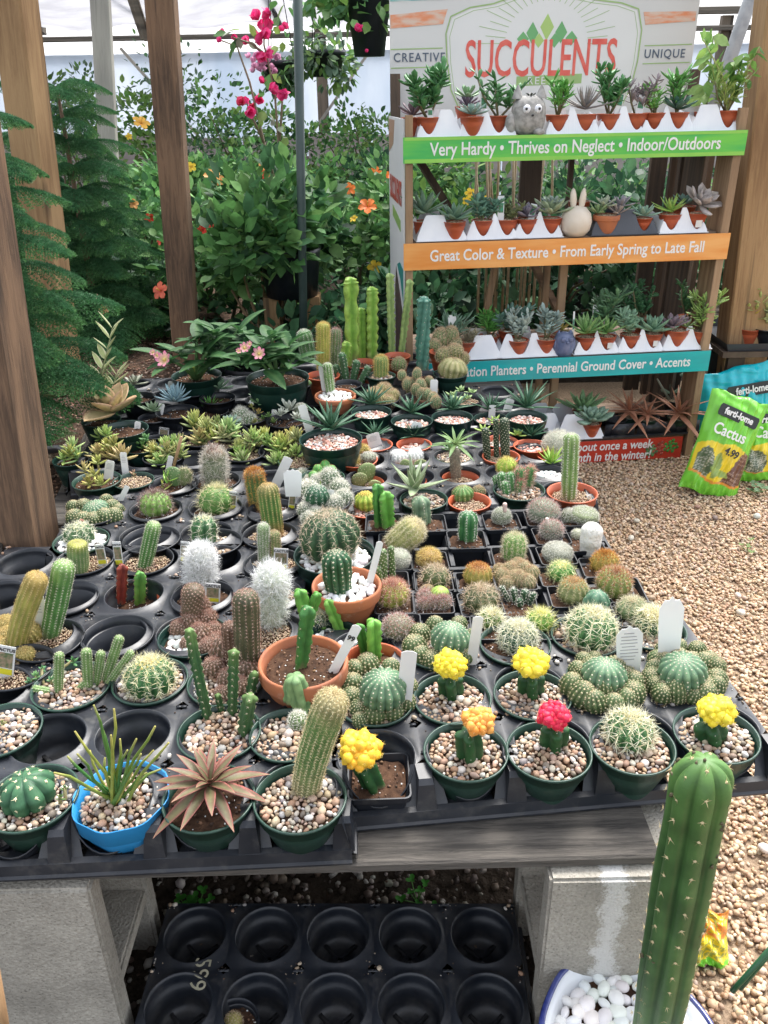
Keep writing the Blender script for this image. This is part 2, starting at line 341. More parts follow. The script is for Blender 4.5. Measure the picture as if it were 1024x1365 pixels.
def fill_mesh(kind, R, square, var):
    def mk():
        g = G(); n = 11
        th = np.arange(28)/28*2*PI; rr = np.linspace(0.02, 1, n)
        if square:
            u = np.maximum(np.abs(np.cos(th)), np.abs(np.sin(th))); shp = np.minimum(1/u, 1.22)
        else: shp = np.ones(28)
        x = rr[:,None]*shp*np.cos(th)*R; y = rr[:,None]*shp*np.sin(th)*R
        z = RNG.normal(0, 0.0011, x.shape) + 0.003*(1-rr[:,None]**2)
        if kind != 'soil': z = z-0.002
        g.add(np.stack([x,y,z],-1).reshape(-1,3), grid_faces(n, 28, True), (1,1,1))
        return g.mesh('soil', M_SOIL, True)
    def mk2():
        g = G()
        if kind == 'soil':
            m = int(26*(R/.05)**2); a = RNG.uniform(0,2*PI,m); r = R*np.sqrt(RNG.uniform(0,.95,m))
            C = np.stack([r*np.cos(a), r*np.sin(a), np.full(m,.0035)],1); rocks(g, C, RNG.uniform(.0007,.0017,m), pebcols(m, PAL['white']), ICO1)
            m = int(60*(R/.05)**2); a = RNG.uniform(0,2*PI,m); r = R*np.sqrt(RNG.uniform(0,.95,m))
            C = np.stack([r*np.cos(a), r*np.sin(a), np.full(m,.0025)],1); rocks(g, C, RNG.uniform(.001,.003,m), pebcols(m, np.array([[.12,.06,.035],[.2,.11,.06],[.05,.03,.02]])), ICO1, nz=.15)
        else:
            big = kind in ('peb','red','white'); s0, s1 = (0.0023, 0.0064) if kind in ('peb','red') else ((0.006,0.0095) if kind == 'white' else (0.0012,0.0026))
            pts = []; tries = 0; sz = []
            target = 900 if not big else 330
            while tries < (2600 if not big else 2300) and len(pts) < target*(R/.05)**2:
                tries += 1; s = random.uniform(s0, s1)*(1.0 if random.random() < .8 else 1.25); a = random.uniform(0, 2*PI); r = (R-s*.7)*math.sqrt(random.random())
                k = min(1/max(abs(math.cos(a)),abs(math.sin(a))), 1.22) if square else 1
                x, y = r*k*math.cos(a), r*k*math.sin(a)
                if all((x-p[0])**2+(y-p[1])**2 > (0.80*(s+q))**2*.72 for p, q in zip(pts, sz)):
                    pts.append((x,y)); sz.append(s)
            m = len(pts); rad = np.array([math.hypot(*p) for p in pts])/R
            C = np.array([(p[0],p[1], 0) for p in pts]); C[:,2] = RNG.uniform(-.0005,.003,m)+.003*(1-rad**2); sz = np.array(sz)
            rocks(g, C, sz, pebcols(m, PAL[kind]), ICO2 if big else ICO1, (.5,.9), .075 if big else .06)
            m = int((150 if big else 60)*(R/.05)**2); a = RNG.uniform(0,2*PI,m); r = R*.97*np.sqrt(RNG.uniform(0,1,m)); C = np.stack([r*np.cos(a), r*np.sin(a), RNG.uniform(-.001,.003,m)],1); rocks(g, C, RNG.uniform(.0005,.0015,m), pebcols(m, np.array([[.18,.12,.08],[.3,.24,.18],[.08,.05,.035]])), ICO1, nz=.15)
        return g.mesh('pebbles', m_peb(), True)
    return cached(('soil', kind, round(R,3), square, var), mk), cached(('peb', kind, round(R,3), square, var), mk2)
# ------------------------------------------------------------------ plant building blocks
def lerp(a, b, t): return np.asarray(a)*(1-t)+np.asarray(b)*t
def spines(g, Pn, N, k, L, el, w, c1, c2=None, kc=0, Lc=None, jit=0.25, c_jit=0.12):
    """thin triangles around every areole"""
    n = len(Pn)
    if n == 0: return
    ref = np.where(np.abs(N[:,2:3]) < 0.9, np.array([[0,0,1.]]), np.array([[1.,0,0]]))
    T1 = np.cross(N, ref); T1 /= np.linalg.norm(T1,axis=1)[:,None]+1e-9; T2 = np.cross(N, T1)
    tot = k+kc
    ph = (np.arange(tot)/max(k,1)*2*PI)[None,:]+RNG.uniform(0,2*PI,(n,1))+RNG.normal(0,.2,(n,tot))
    e = np.where(np.arange(tot) < k, el, 1.25)[None,:]+RNG.normal(0,.26,(n,tot))
    LL = np.where(np.arange(tot) < k, L, Lc or L)[None,:]*(1+RNG.uniform(-jit,jit,(n,tot)))
    d = np.sin(e)[...,None]*N[:,None,:]+np.cos(e)[...,None]*(np.cos(ph)[...,None]*T1[:,None,:]+np.sin(ph)[...,None]*T2[:,None,:])
    tip = Pn[:,None,:]+d*LL[...,None]
    s = np.cross(d, RNG.normal(0,1,d.shape)); s /= np.linalg.norm(s,axis=-1)[...,None]+1e-9
    a = Pn[:,None,:]+s*w/2; b = Pn[:,None,:]-s*w/2
    V = np.stack([a,b,tip],2).reshape(-1,3); m = len(V)//3
    t = RNG.uniform(0,1,(m,1)); c = lerp(c1, c1 if c2 is None else c2, t)*(1+RNG.normal(0,c_jit,(m,1)))
    g.add(V, np.arange(m*3).reshape(-1,3), np.repeat(np.clip(c,0,1),3,0))
_OV = np.array([[1,0,0],[0,1,0],[-1,0,0],[0,-1,0],[0,0,1.]]); _OF = np.array([[0,1,4],[1,2,4],[2,3,4],[3,0,4]])
def dots(g, Pn, N, r, col, out=0.6):
    n = len(Pn)
    if n == 0: return
    ref = np.where(np.abs(N[:,2:3]) < 0.9, np.array([[0,0,1.]]), np.array([[1.,0,0]]))
    T1 = np.cross(N, ref); T1 /= np.linalg.norm(T1,axis=1)[:,None]+1e-9; T2 = np.cross(N, T1)
    V = Pn[:,None,:]+r*(_OV[None,:,0:1]*T1[:,None,:]+_OV[None,:,1:2]*T2[:,None,:]+out*_OV[None,:,2:3]*N[:,None,:])
    g.add(V.reshape(-1,3), (_OF[None]+np.arange(n)[:,None,None]*5).reshape(-1,3), np.clip(np.asarray(col)*(1+RNG.normal(0,.08,(n*5,1))),0,1))
def body(g, base, top, R, ribs=10, dep=.16, sharp=.7, prof='col', c1=(.06,.15,.05), c2=None, ctop=None, cbase=None, bend=1.0, wave=0, sp=.008, taper=.88, rings=None, dome=.8, stag=True, twist=0):
    """ribbed stem from base to top; returns areole points + normals + height fraction"""
    base = np.array(base, float); top = np.array(top, float); ax = top-base; H = np.linalg.norm(ax)
    if c2 is None: c2 = c1
    vert = V3(0,0,1)
    nr = rings or int(max(12, min(46, H/.004)))
    if prof == 'col':
        dl = min(dome*R, H*.5); n1 = int(nr*.65); a1 = np.linspace(0, H-dl, n1, endpoint=False); r1 = R*(taper+(1-taper)*np.clip(a1/(H*.45),0,1))
        ph = np.linspace(0, PI/2, nr-n1); a2 = H-dl+dl*np.sin(ph); r2 = R*np.cos(ph)**.9
        A = np.concatenate([a1,a2]); RR = np.concatenate([r1,r2]); RR[-1] = R*.03
    else:   # globe
        ph = np.linspace(-0.95, PI/2, nr); A = (np.sin(ph)-np.sin(-.95))/(1-np.sin(-.95))*H; RR = R*np.cos(ph)**.92; RR[-1] = R*.02
    s = A/H
    def cen(sv):
        sv = np.asarray(sv)[:,None]; lin = base+ax*sv
        if bend != 1.0:
            lat = ax-vert*(ax@vert); lin = base+vert*(ax@vert)*sv+lat*(np.clip(sv,0,None)**bend)
        return lin
    tcen = cen(np.clip(s+1e-3,0,None))-cen(s-1e-3); tcen /= np.linalg.norm(tcen,axis=1)[:,None]
    e1 = np.cross(np.tile(V3(0,1,0),(nr,1)), tcen); e1 /= np.linalg.norm(e1,axis=1)[:,None]; e2 = np.cross(tcen, e1)
    C = cen(s)
    if ribs:
        pr = max(4, min(8, int(90/ribs))); na = ribs*pr
    else: na = 20
    th = np.arange(na)/na*2*PI
    if ribs:
        cr = np.abs(np.cos(ribs*th/2))**sharp
        cr = cr[None,:]*np.ones((nr,1))
        wv = 1+ (wave*np.sin(A/ sp*2*PI)[:,None]*cr if wave else 0)
        m = (1-dep*(1-cr))*wv
    else:
        cr = np.zeros((nr,na)); m = np.ones((nr,na))
    o1, o2, o3 = RNG.uniform(0,6,3); tw = twist*s[:,None]
    m = m*(1+.030*np.sin(s*7+o1)[:,None]*np.cos(th+o2)[None,:]+.022*np.sin(s*17+o3)[:,None]+.02*np.sin(2*th+s[:,None]*9+o2))
    V = C[:,None,:]+(RR[:,None]*m)[...,None]*(np.cos(th+tw)[...,None]*e1[:,None,:]+np.sin(th+tw)[...,None]*e2[:,None,:])
    col = lerp(np.array(c1)[None,None,:], np.array(c2)[None,None,:], (cr**2)[...,None])
    if ctop is not None: col = lerp(col, np.array(ctop)[None,None,:], np.clip((s-.72)/.28,0,1)[:,None,None]**1.3)
    if cbase is not None: col = lerp(col, np.array(cbase)[None,None,:], np.clip((.38-s)/.38,0,1)[:,None,None])
    pn = np.sin(s*11+o1)[:,None]*np.sin(th*2+o2)+.7*np.sin(s[:,None]*23+th*3+o3)+RNG.normal(0,.35,(nr,na)); col = np.clip(col*(1+.10*pn[...,None]*np.array([1.15,.9,.8])),.003,1)
    if R > .008 and random.random() < .7: ck = np.clip((.16-s[:,None]+.05*np.sin(th*3+o1))/.16,0,1)[...,None]*.75; col = lerp(col, np.array([.24,.19,.11])[None,None,:], ck)
    g.add(V.reshape(-1,3), [grid_faces(nr, na, True), np.array([list(range(na))[::-1]])], col.reshape(-1,3))
    # areoles
    arc = np.concatenate([[0], np.cumsum(np.hypot(np.diff(A), np.diff(RR)))]); tot = arc[-1]
    PP, NN, SS = [], [], []
    nrm_r = np.gradient(A, arc, edge_order=1); nrm_t = -np.gradient(RR, arc, edge_order=1)
    if ribs:
        for k in range(ribs):
            d = np.arange(sp*(.5 if (k%2 and stag) else 1.0), tot-sp*.15, sp)
            if not len(d): continue
            f = np.interp(d, arc, np.arange(nr)); i0 = np.floor(f).astype(int); i0 = np.clip(i0,0,nr-2); fr = (f-i0)[:,None]
            Ci = C[i0]*(1-fr)+C[i0+1]*fr; Ri = np.interp(d, arc, RR)*(1.0); E1 = e1[i0]; E2 = e2[i0]; T = tcen[i0]
            tk = 2*PI*k/ribs + twist*np.interp(d, arc, s); rad = np.cos(tk)[:,None]*E1+np.sin(tk)[:,None]*E2
            PP.append(Ci+rad*Ri[:,None]*(1+wave*np.sin(np.interp(d,arc,A)/sp*2*PI)[:,None] if wave else 1)); nn = rad*np.interp(d,arc,nrm_r)[:,None]+T*np.interp(d,arc,nrm_t)[:,None]
            NN.append(nn/np.linalg.norm(nn,axis=1)[:,None]); SS.append(np.interp(d,arc,s))
    else:
        area = 2*PI*R*tot*.6; n = int(area/(sp*sp)); n = max(12, min(n, 900))
        d = np.linspace(tot*.1, tot*.985, 400); wgt = np.interp(d,arc,RR); cum = np.cumsum(wgt); cum /= cum[-1]
        u = (np.arange(n)+.5)/n; dd = np.interp(u, cum, d); tk = np.arange(n)*2.399963
        f = np.interp(dd, arc, np.arange(nr)); i0 = np.clip(np.floor(f).astype(int),0,nr-2); fr = (f-i0)[:,None]
        Ci = C[i0]*(1-fr)+C[i0+1]*fr; rad = np.cos(tk)[:,None]*e1[i0]+np.sin(tk)[:,None]*e2[i0]
        PP.append(Ci+rad*np.interp(dd,arc,RR)[:,None]); nn = rad*np.interp(dd,arc,nrm_r)[:,None]+tcen[i0]*np.interp(dd,arc,nrm_t)[:,None]
        NN.append(nn/np.linalg.norm(nn,axis=1)[:,None]); SS.append(np.interp(dd,arc,s))
    return np.concatenate(PP), np.concatenate(NN), np.concatenate(SS)
# spine recipes: k radial, L, elev, w, c1, c2, kc, Lc, dot radius, dot colour
def mk_spines(g, PNS, sty):
    Pn, N, S = PNS
    if sty.get('dr'): dots(g, Pn, N, sty['dr'], sty.get('dc',(.6,.57,.45)))
    if sty.get('k',0)+sty.get('kc',0) > 0:
        spines(g, Pn, N, sty.get('k',6), sty.get('L',.006), sty.get('el',.5), sty.get('w',.0007), sty.get('c',(.6,.55,.4)), sty.get('c2'), sty.get('kc',0), sty.get('Lc'))
    if sty.get('ct') is not None:   # coloured crown spines
        m = S > sty.get('st',.82)
        spines(g, Pn[m], N[m], 6, sty.get('L',.006)*1.1, .9, sty.get('w',.0008), sty['ct'], sty.get('ct2'))
    if sty.get('wool') is not None:
        m = S > .93; dots(g, Pn[m], N[m], .0028, sty['wool'], 1.0)
SP = dict(
 none=dict(k=0), 
 white=dict(k=7,L=.0055,el=.45,w=.0007,c=(.72,.70,.62),dr=.0011,dc=(.75,.73,.66)),
 star=dict(k=8,L=.016,el=.45,w=.0014,c=(.74,.68,.45),c2=(.80,.78,.62),kc=1,Lc=.012,dr=.0018,dc=(.66,.6,.36),wool=(.66,.6,.28)),
 starw=dict(k=9,L=.013,el=.4,w=.0012,c=(.78,.76,.66),c2=(.72,.70,.5),kc=1,Lc=.010,dr=.0018,dc=(.7,.68,.5),wool=(.7,.68,.4)),
 yel=dict(k=8,L=.008,el=.7,w=.0008,c=(.72,.55,.16),c2=(.62,.5,.25)),
 gold=dict(k=8,L=.008,el=.65,w=.0009,c=(.62,.38,.10),c2=(.50,.28,.08),ct=(.42,.12,.04),ct2=(.6,.3,.08),st=.75),
 pink=dict(k=10,L=.0055,el=.35,w=.0006,c=(.62,.52,.48),c2=(.70,.62,.58),kc=2,Lc=.009,ct=(.38,.13,.11),ct2=(.5,.22,.18),st=.62),
 grey=dict(k=12,L=.0052,el=.25,w=.0006,c=(.62,.60,.52),c2=(.70,.68,.62),kc=1,Lc=.005),
 tan=dict(k=8,L=.013,el=.5,w=.0010,c=(.55,.42,.28),c2=(.66,.55,.42),kc=1,Lc=.014),
 redsp=dict(k=9,L=.010,el=.5,w=.0008,c=(.62,.40,.32),c2=(.72,.60,.45),kc=2,Lc=.011,ct=(.40,.08,.08),ct2=(.55,.25,.2),st=.6),
 brown=dict(k=9,L=.004,el=.6,w=.0007,c=(.50,.36,.22),c2=(.62,.50,.34),dr=.0009,dc=(.62,.52,.38)),
 dark=dict(k=7,L=.0045,el=.5,w=.0007,c=(.30,.15,.11),c2=(.50,.32,.25),dr=.0013,dc=(.58,.45,.38)),
 felt=dict(k=4,L=.002,el=.7,w=.0007,c=(.62,.56,.42),dr=.0014,dc=(.66,.62,.5)),
 dotg=dict(k=5,L=.0020,el=.6,w=.0005,c=(.60,.52,.34),c2=(.52,.42,.24),dr=.00105,dc=(.62,.56,.38)),
 euph=dict(k=2,L=.0045,el=.8,w=.0012,c=(.30,.20,.12),c2=(.5,.4,.25)),
 fero=dict(k=7,L=.012,el=.35,w=.0012,c=(.52,.42,.30),c2=(.68,.58,.44),kc=1,Lc=.013,dr=.0018,dc=(.62,.56,.44)),
 fuzz=dict(k=10,L=.010,el=.6,w=.0007,c=(.62,.56,.38),c2=(.72,.66,.48)),
)
CG = (.065,.17,.055); CL = (.15,.28,.06); CD = (.035,.11,.045); CB = (.07,.16,.10); CY = (.30,.38,.06); CGR = (.13,.20,.12)
# ------------------------------------------------------------------ potted plants
class Ctx: pass
K = Ctx()
TZ = 0.42
K.n = 0
def start(name, label, cat, px, py, D, pot, fill, z=None, group=None, sink=None, tray=None, dz=0.008, xyz=None, nofill=False):
    """pot whose rim centre shows at pixel px,py on the plane z"""
    zr = (TZ+dz) if z is None else z
    c = P(px, py, zr) if xyz is None else np.array(xyz, float)
    zr = c[2]
    h = pot_h(pot, D); root = thing(name, label, cat, (c[0], c[1], zr-h), group)
    K.root = root; K.o = np.array([c[0], c[1], zr-h]); K.c = c; K.n += 1
    po = ob('pot', pot_mesh(pot, D), root, rot=(0,0,random.uniform(-.06,.06) if pot == 'square' else random.uniform(0,6)))
    sk = sink if sink is not None else (.010 if pot in ('green','square') else .016)
    K.zf = zr-sk; K.D = D
    if not nofill:
        inner = D/2*(.90 if pot in ('green','black','dgreen','tall','blue') else .84); inner -= .0015
        if pot == 'square': inner = D/2*.86
        a, b = fill_mesh(fill, inner, pot == 'square', random.randrange(3))
        rz = random.choice((0,PI/2,PI)) if pot == 'square' else random.uniform(0,6)
        ob('soil', a, root, (0,0,h-sk), (0,0,rz)); stuff(ob('pebbles' if fill != 'soil' else 'soil_crumbs', b, root, (0,0,h-sk), (0,0,rz)))
    return root
def loc(p): return np.asarray(p, float)-K.o
def wpx(px, p): return px*depth(p)/F        # metres of a pixel width at point p
def stem(bx, by, tx, ty, wid, ribs=10, style='white', name='stem', zb=None, mtl=None, yoff=0.0, spname='spines', **kw):
    """column whose foot shows at (bx,by) and tip at (tx,ty), wid pixels thick"""
    zb = K.zf-.004 if zb is None else zb
    b = P(bx, by, zb); t = PD(tx, ty, b[1]+yoff); R = wpx(wid, (b+t)/2)/2*.86
    g = G(); pns = body(g, loc(b), loc(t), R, ribs, **kw); o = ob(name, (g, mtl or m_plant()), K.root)
    st = SP[style] if isinstance(style, str) else style
    if st.get('k',0)+st.get('kc',0) or st.get('dr'):
        s = G(); mk_spines(s, pns, st); ob('spines', (s, m_spine(), False), K.root)
    return o, b, t, R
def globe(cx, cy, wid, ribs=12, style='star', asp=.95, name='stem', lift=0.0, **kw):
    R = wid/2*depth(K.c)/F*.95; p = P(cx, cy, K.zf+lift+R*asp*.75)
    b = np.array([p[0], p[1], p[2]-R*asp*.85]); t = b+V3(random.uniform(-.22,.22)*R,random.uniform(-.25,.10)*R,R*asp*1.75)
    g = G(); pns = body(g, loc(b), loc(t), R, ribs, prof='globe', rings=26, **kw); o = ob(name, (g, m_plant()), K.root)
    st = SP[style] if isinstance(style, str) else style
    if st.get('k',0)+st.get('kc',0) or st.get('dr'):
        s = G(); mk_spines(s, pns, st); ob('spines', (s, m_spine(), False), K.root)
    return p, R
def offset_mesh(style, ribs, c1, c2, var):
    def mk():
        g = G(); pns = body(g, (0,0,-.011), (0,0,.012), .0125, ribs, prof='globe', rings=16, c1=c1, c2=c2, dep=.14, sp=.0040)
        st = SP[style] if isinstance(style, str) else style
        s = G(); mk_spines(s, pns, st)
        return g.mesh('offset', m_plant()), s.mesh('spines', m_spine(), False)
    return cached(('off', str(style), ribs, c1, var), mk)
def offsets(lst, style='dotg', ribs=14, c1=(.065,.105,.04), c2=(.10,.14,.055), lift=0.0):
    """small pups: (px,py,width px, tall factor)"""
    for q in lst:
        cx, cy, wd = q[:3]; tall = q[3] if len(q) > 3 else 1.0; up = q[4] if len(q) > 4 else 0
        R = wd/2*depth(K.c)/F; p = P(cx, cy, K.zf+lift+up+R*.7)
        a, b = offset_mesh(style, ribs, c1, c2, random.randrange(2)); s = R/.0125
        o = ob('offset', a, K.root, loc(p), (random.uniform(-.3,.3), random.uniform(-.3,.3), random.uniform(0,6)), (s, s, s*tall))
        ob('spines', b, o)
def ring_offsets(cx, cy, rx, ry, n, wd, a0=0, a1=360, style='dotg', jit=3, **kw):
    l = []
    for k in range(n):
        a = math.radians(a0+(a1-a0)*k/max(1,(n-1 if a1-a0 < 359 else n)))
        l.append((cx+rx*math.cos(a)+random.uniform(-jit,jit), cy-ry*math.sin(a)+random.uniform(-jit,jit), wd*random.uniform(.82,1.2), random.uniform(.9,1.25)))
    offsets(l, style, **kw)
def hairs(base, top, R, n, L, c1, c2, w=.0009, name='hair', updir=.35, dmp=.5):
    """white woolly hair around a stem (world coordinates)"""
    base = loc(base); top = loc(top); H = np.linalg.norm(top-base); ax = (top-base)/H
    e1 = np.cross(V3(0,1,0), ax); e1 /= np.linalg.norm(e1); e2 = np.cross(ax, e1)
    u = RNG.uniform(0,1,n)**.8; th = RNG.uniform(0,2*PI,n); dome = np.clip((u*H-(H-R))/R,0,1); rr = R*np.sqrt(np.clip(1-dome**2,0,1))
    rad = np.cos(th)[:,None]*e1+np.sin(th)[:,None]*e2
    p = base+ax*(u*H)[:,None]+rad*rr[:,None]
    d = rad*(1-dome)[:,None]*.9+ax*(updir+dome)[:,None]+RNG.normal(0,.45,(n,3)); d /= np.linalg.norm(d,axis=1)[:,None]
    pts = [p]; 
    for k in range(3):
        p = p+d*(L*RNG.uniform(.6,1.2,(n,1))/3); pts.append(p); d = d+RNG.normal(0,dmp,(n,3)); d /= np.linalg.norm(d,axis=1)[:,None]
    side = np.cross(d, RNG.normal(0,1,(n,3))); side /= np.linalg.norm(side,axis=1)[:,None]
    V = np.stack([pts[0]+side*w/2, pts[0]-side*w/2, pts[1]+side*w/2, pts[1]-side*w/2, pts[2]+side*w/3, pts[2]-side*w/3, pts[3]],1)
    i = (np.arange(n)*7)[:,None]; g = G(); c = lerp(c1, c2, RNG.uniform(0,1,(n,1)))
    g.add(V.reshape(-1,3), [np.concatenate([i+np.array([[0,1,3,2]]), i+np.array([[2,3,5,4]])]), i+np.array([[4,5,6]])], np.repeat(c,7,0))
    return stuff(ob(name, (g, m_spine(), False), K.root))
# leaves
def leaf_geo(L, W, T=.25, wf='lance', curl=.2, keel=0.0, c1=(.2,.3,.12), c2=None, edge=None, n=7, m=8, tip=None, fat=True, cup=0.0, stripe=None, wavy=0.0):
    """leaf along +Y from origin, upper side +Z"""
    g = G(); t = np.linspace(0,1,n)
    w = {'lance': np.sin(np.clip(t*.93+.07,0,1)*PI)**.8*(1-.25*t), 'spoon': (t**.8)*np.sqrt(np.clip(1-t**5,0,1))*1.0+.18*(1-t),
         'needle': (1-t)**.75*.95+.02, 'ovate': np.sin(np.clip(t,0,1)**.8*PI)**.75, 'taper': np.clip(1-t**1.6,0,1)**.9, 'round': np.sqrt(np.clip(1-(2*t-1)**2,0,1))}[wf]
    w = np.clip(w, .03, None); w[-1] = .02
    ang = curl*t; y = np.cumsum(np.concatenate([[0], np.cos(ang[1:])*L/(n-1)])); z = np.cumsum(np.concatenate([[0], np.sin(ang[1:])*L/(n-1)]))
    c2 = c1 if c2 is None else c2; colr = lerp(np.array(c1)[None,:], np.array(c2)[None,:], t[:,None])
    if tip is not None: colr = lerp(colr, np.array(tip)[None,:], np.clip((t-.8)/.2,0,1)[:,None])
    if fat:
        a = np.arange(m)/m*2*PI; ca, sa = np.cos(a), np.sin(a)
        X = w[:,None]*W/2*ca; Z = z[:,None]+w[:,None]**.6*W/2*T*(sa - .6*np.clip(-sa,0,1)*0)*np.where(sa>0, .7, 1.2)+cup*W*(ca**2)*w[:,None]
        Y = y[:,None]*np.ones(m)
        V = np.stack([X,Y,Z],-1).reshape(-1,3); cc = np.repeat(colr[:,None,:], m, 1)
        if edge is not None: cc = lerp(cc, np.array(edge)[None,None,:], (np.abs(ca)>.93)[None,:,None]*.85)
        if stripe is not None: cc = lerp(cc, np.array(stripe)[None,None,:], ((sa>.5)&(np.abs(ca)<.5))[None,:,None]*.7)
        g.add(V, [grid_faces(n, m, True)], cc.reshape(-1,3))
    else:
        s = np.array([-1,-.5,0,.5,1]); X = w[:,None]*W/2*s; Z = z[:,None]+np.abs(s)*W*.5*cup*w[:,None]*1.0+wavy*W*np.sin(t*14)[:,None]*s**2; Y = y[:,None]*np.ones(5)
        cc = np.repeat(colr[:,None,:],5,1)
        if edge is not None: cc = lerp(cc, np.array(edge)[None,None,:], (np.abs(s)>.9)[None,:,None]*.9)
        if stripe is not None: cc = lerp(cc, np.array(stripe)[None,None,:], (np.abs(s)<.1)[None,:,None]*.8)
        g.add(np.stack([X,Y,Z],-1).reshape(-1,3), [grid_faces(n,5)], cc.reshape(-1,3))
    return g
def place(az, el, roll=0, p=(0,0,0), s=1.0):
    return Matrix.Translation(tuple(p)) @ Matrix.Rotation(az,4,'Z') @ Matrix.Rotation(el,4,'X') @ Matrix.Rotation(roll,4,'Y') @ Matrix.Scale(s,4)
def rosette_at(c, L, n=18, wr=.35, e0=1.35, e1=.15, s0=.45, parts=True, tilt=(0,0), name='leaf', fatm=True, parent=None, key=None, thin=False, jit=.1, turn=2.399963, epow=1.0, **lk):
    """c local position; leaves spiral from inside (e0, s0) to outside (e1, 1)"""
    parent = parent or K.root
    lk.setdefault('fat', not thin)
    gs = [leaf_geo(L, L*wr, **lk)]
    mtl = m_leaf() if not lk['fat'] else m_plant()
    T = Matrix.Translation(tuple(c)) @ Matrix.Rotation(tilt[0],4,'X') @ Matrix.Rotation(tilt[1],4,'Y')
    az0 = random.uniform(0,6); J = G(); me = None
    for k in range(n):
        t = k/(n-1) if n > 1 else 1; el = (e0+(e1-e0)*t**epow)+random.uniform(-jit,jit); s = (s0+(1-s0)*t**.8)*random.uniform(.9,1.08)
        m = T @ place(az0+k*turn, el, random.uniform(-.08,.08), (0,0,L*.02*(1-t)), s)
        if parts:
            if me is None: me = gs[0].mesh(name, mtl)
            o = ob(name, me, parent); o.matrix_local = m
        else:
            J.xf(gs[0], m, 1+random.uniform(-.12,.12))
    if not parts: return ob(name if name != 'leaf' else 'leaves', (J, mtl), parent)
def rosette(cx, cy, wid, lift=.01, **kw):
    p = P(cx, cy, K.zf+lift); L = wid/2*depth(p)/F
    rosette_at(loc(p), L, **kw); return p, L
def sprig(heads, zb=None, L=.022, col=(.36,.36,.08), tip=(.45,.36,.10), foot=None, n=11, wr=.34, stemc=(.25,.22,.1), wf='lance'):
    """branching stems each ending in a loose rosette: heads as (px,py,lift)"""
    fx = foot or None; base = P(fx[0], fx[1], K.zf-.003) if foot else np.array([K.c[0],K.c[1],K.zf-.003])
    for hx, hy, lf in heads:
        p = P(hx, hy, K.zf+lf); g = G(); b = base+V3(random.uniform(-.012,.012), random.uniform(-.012,.012), 0)
        mid = (b+p)/2+V3(random.uniform(-.006,.006),0,-lf*.12)
        tube(g, [loc(b), loc(mid), loc(p)], [.0028,.0024,.002], 6, stemc); o = ob('stem', (g, m_plant()), K.root)
        J = G(); Lh = L*random.uniform(.72,1.12); tn = np.array([random.uniform(.7,1.2),random.uniform(.9,1.2),random.uniform(.8,1.3)]); lg = leaf_geo(Lh, Lh*wr*random.uniform(.85,1.15), .55, wf, .25, c1=col, c2=tip, n=6, m=6)
        d = loc(p)-loc(mid); tilt = Matrix.Rotation(random.uniform(-.3,.3),4,'X') @ Matrix.Rotation(random.uniform(-.3,.3),4,'Y')
        az = random.uniform(0,6)
        for k in range(n):
            t = k/max(1,n-1); J.xf(lg, Matrix.Translation(tuple(loc(p)-V3(0,0,L*.5*t))) @ tilt @ place(az+k*2.4, 1.3-1.15*t+random.uniform(-.12,.12), 0, (0,0,0), .55+.5*t), tn*random.uniform(.78,1.22))
        ob('leaves', (J, m_plant()), o)
def pad(bx, by, tx, ty, wid, col=(.13,.24,.09), style='dotg', th=.35, zb=None, name='pad', lift=0.0):
    b = P(bx, by, K.zf-.003+lift); t = PD(tx, ty, b[1]); W = wpx(wid, b); g = G(); v, f = ICO3; ax = t-b; H = np.linalg.norm(ax); axn = ax/H
    e1 = np.cross(V3(0,1,0), axn); e1 /= np.linalg.norm(e1); e2 = np.cross(axn, e1); yaw = random.uniform(-.35,.35)
    e1, e2 = e1*math.cos(yaw)+e2*math.sin(yaw), e2*math.cos(yaw)-e1*math.sin(yaw)
    sh = 1+.18*v[:,2:3]
    V = loc(b)+ (v[:,2:3]*.5+.5)*ax + v[:,0:1]*sh*e1*W/2 + v[:,1:2]*e2*W/2*th
    g.add(V, f, col); o = ob(name, (g, m_plant()), K.root)
    N = v[:,0:1]*e1*th+v[:,1:2]*e2+v[:,2:3]*axn*th; N /= np.linalg.norm(N,axis=1)[:,None]
    idx = RNG.choice(len(v), min(90, max(30, int(H*W/.00002))), replace=False)
    s = G(); mk_spines(s, (V[idx], N[idx], np.zeros(len(idx))), SP[style]); ob('spines', (s, m_spine(), False), o)
    return o
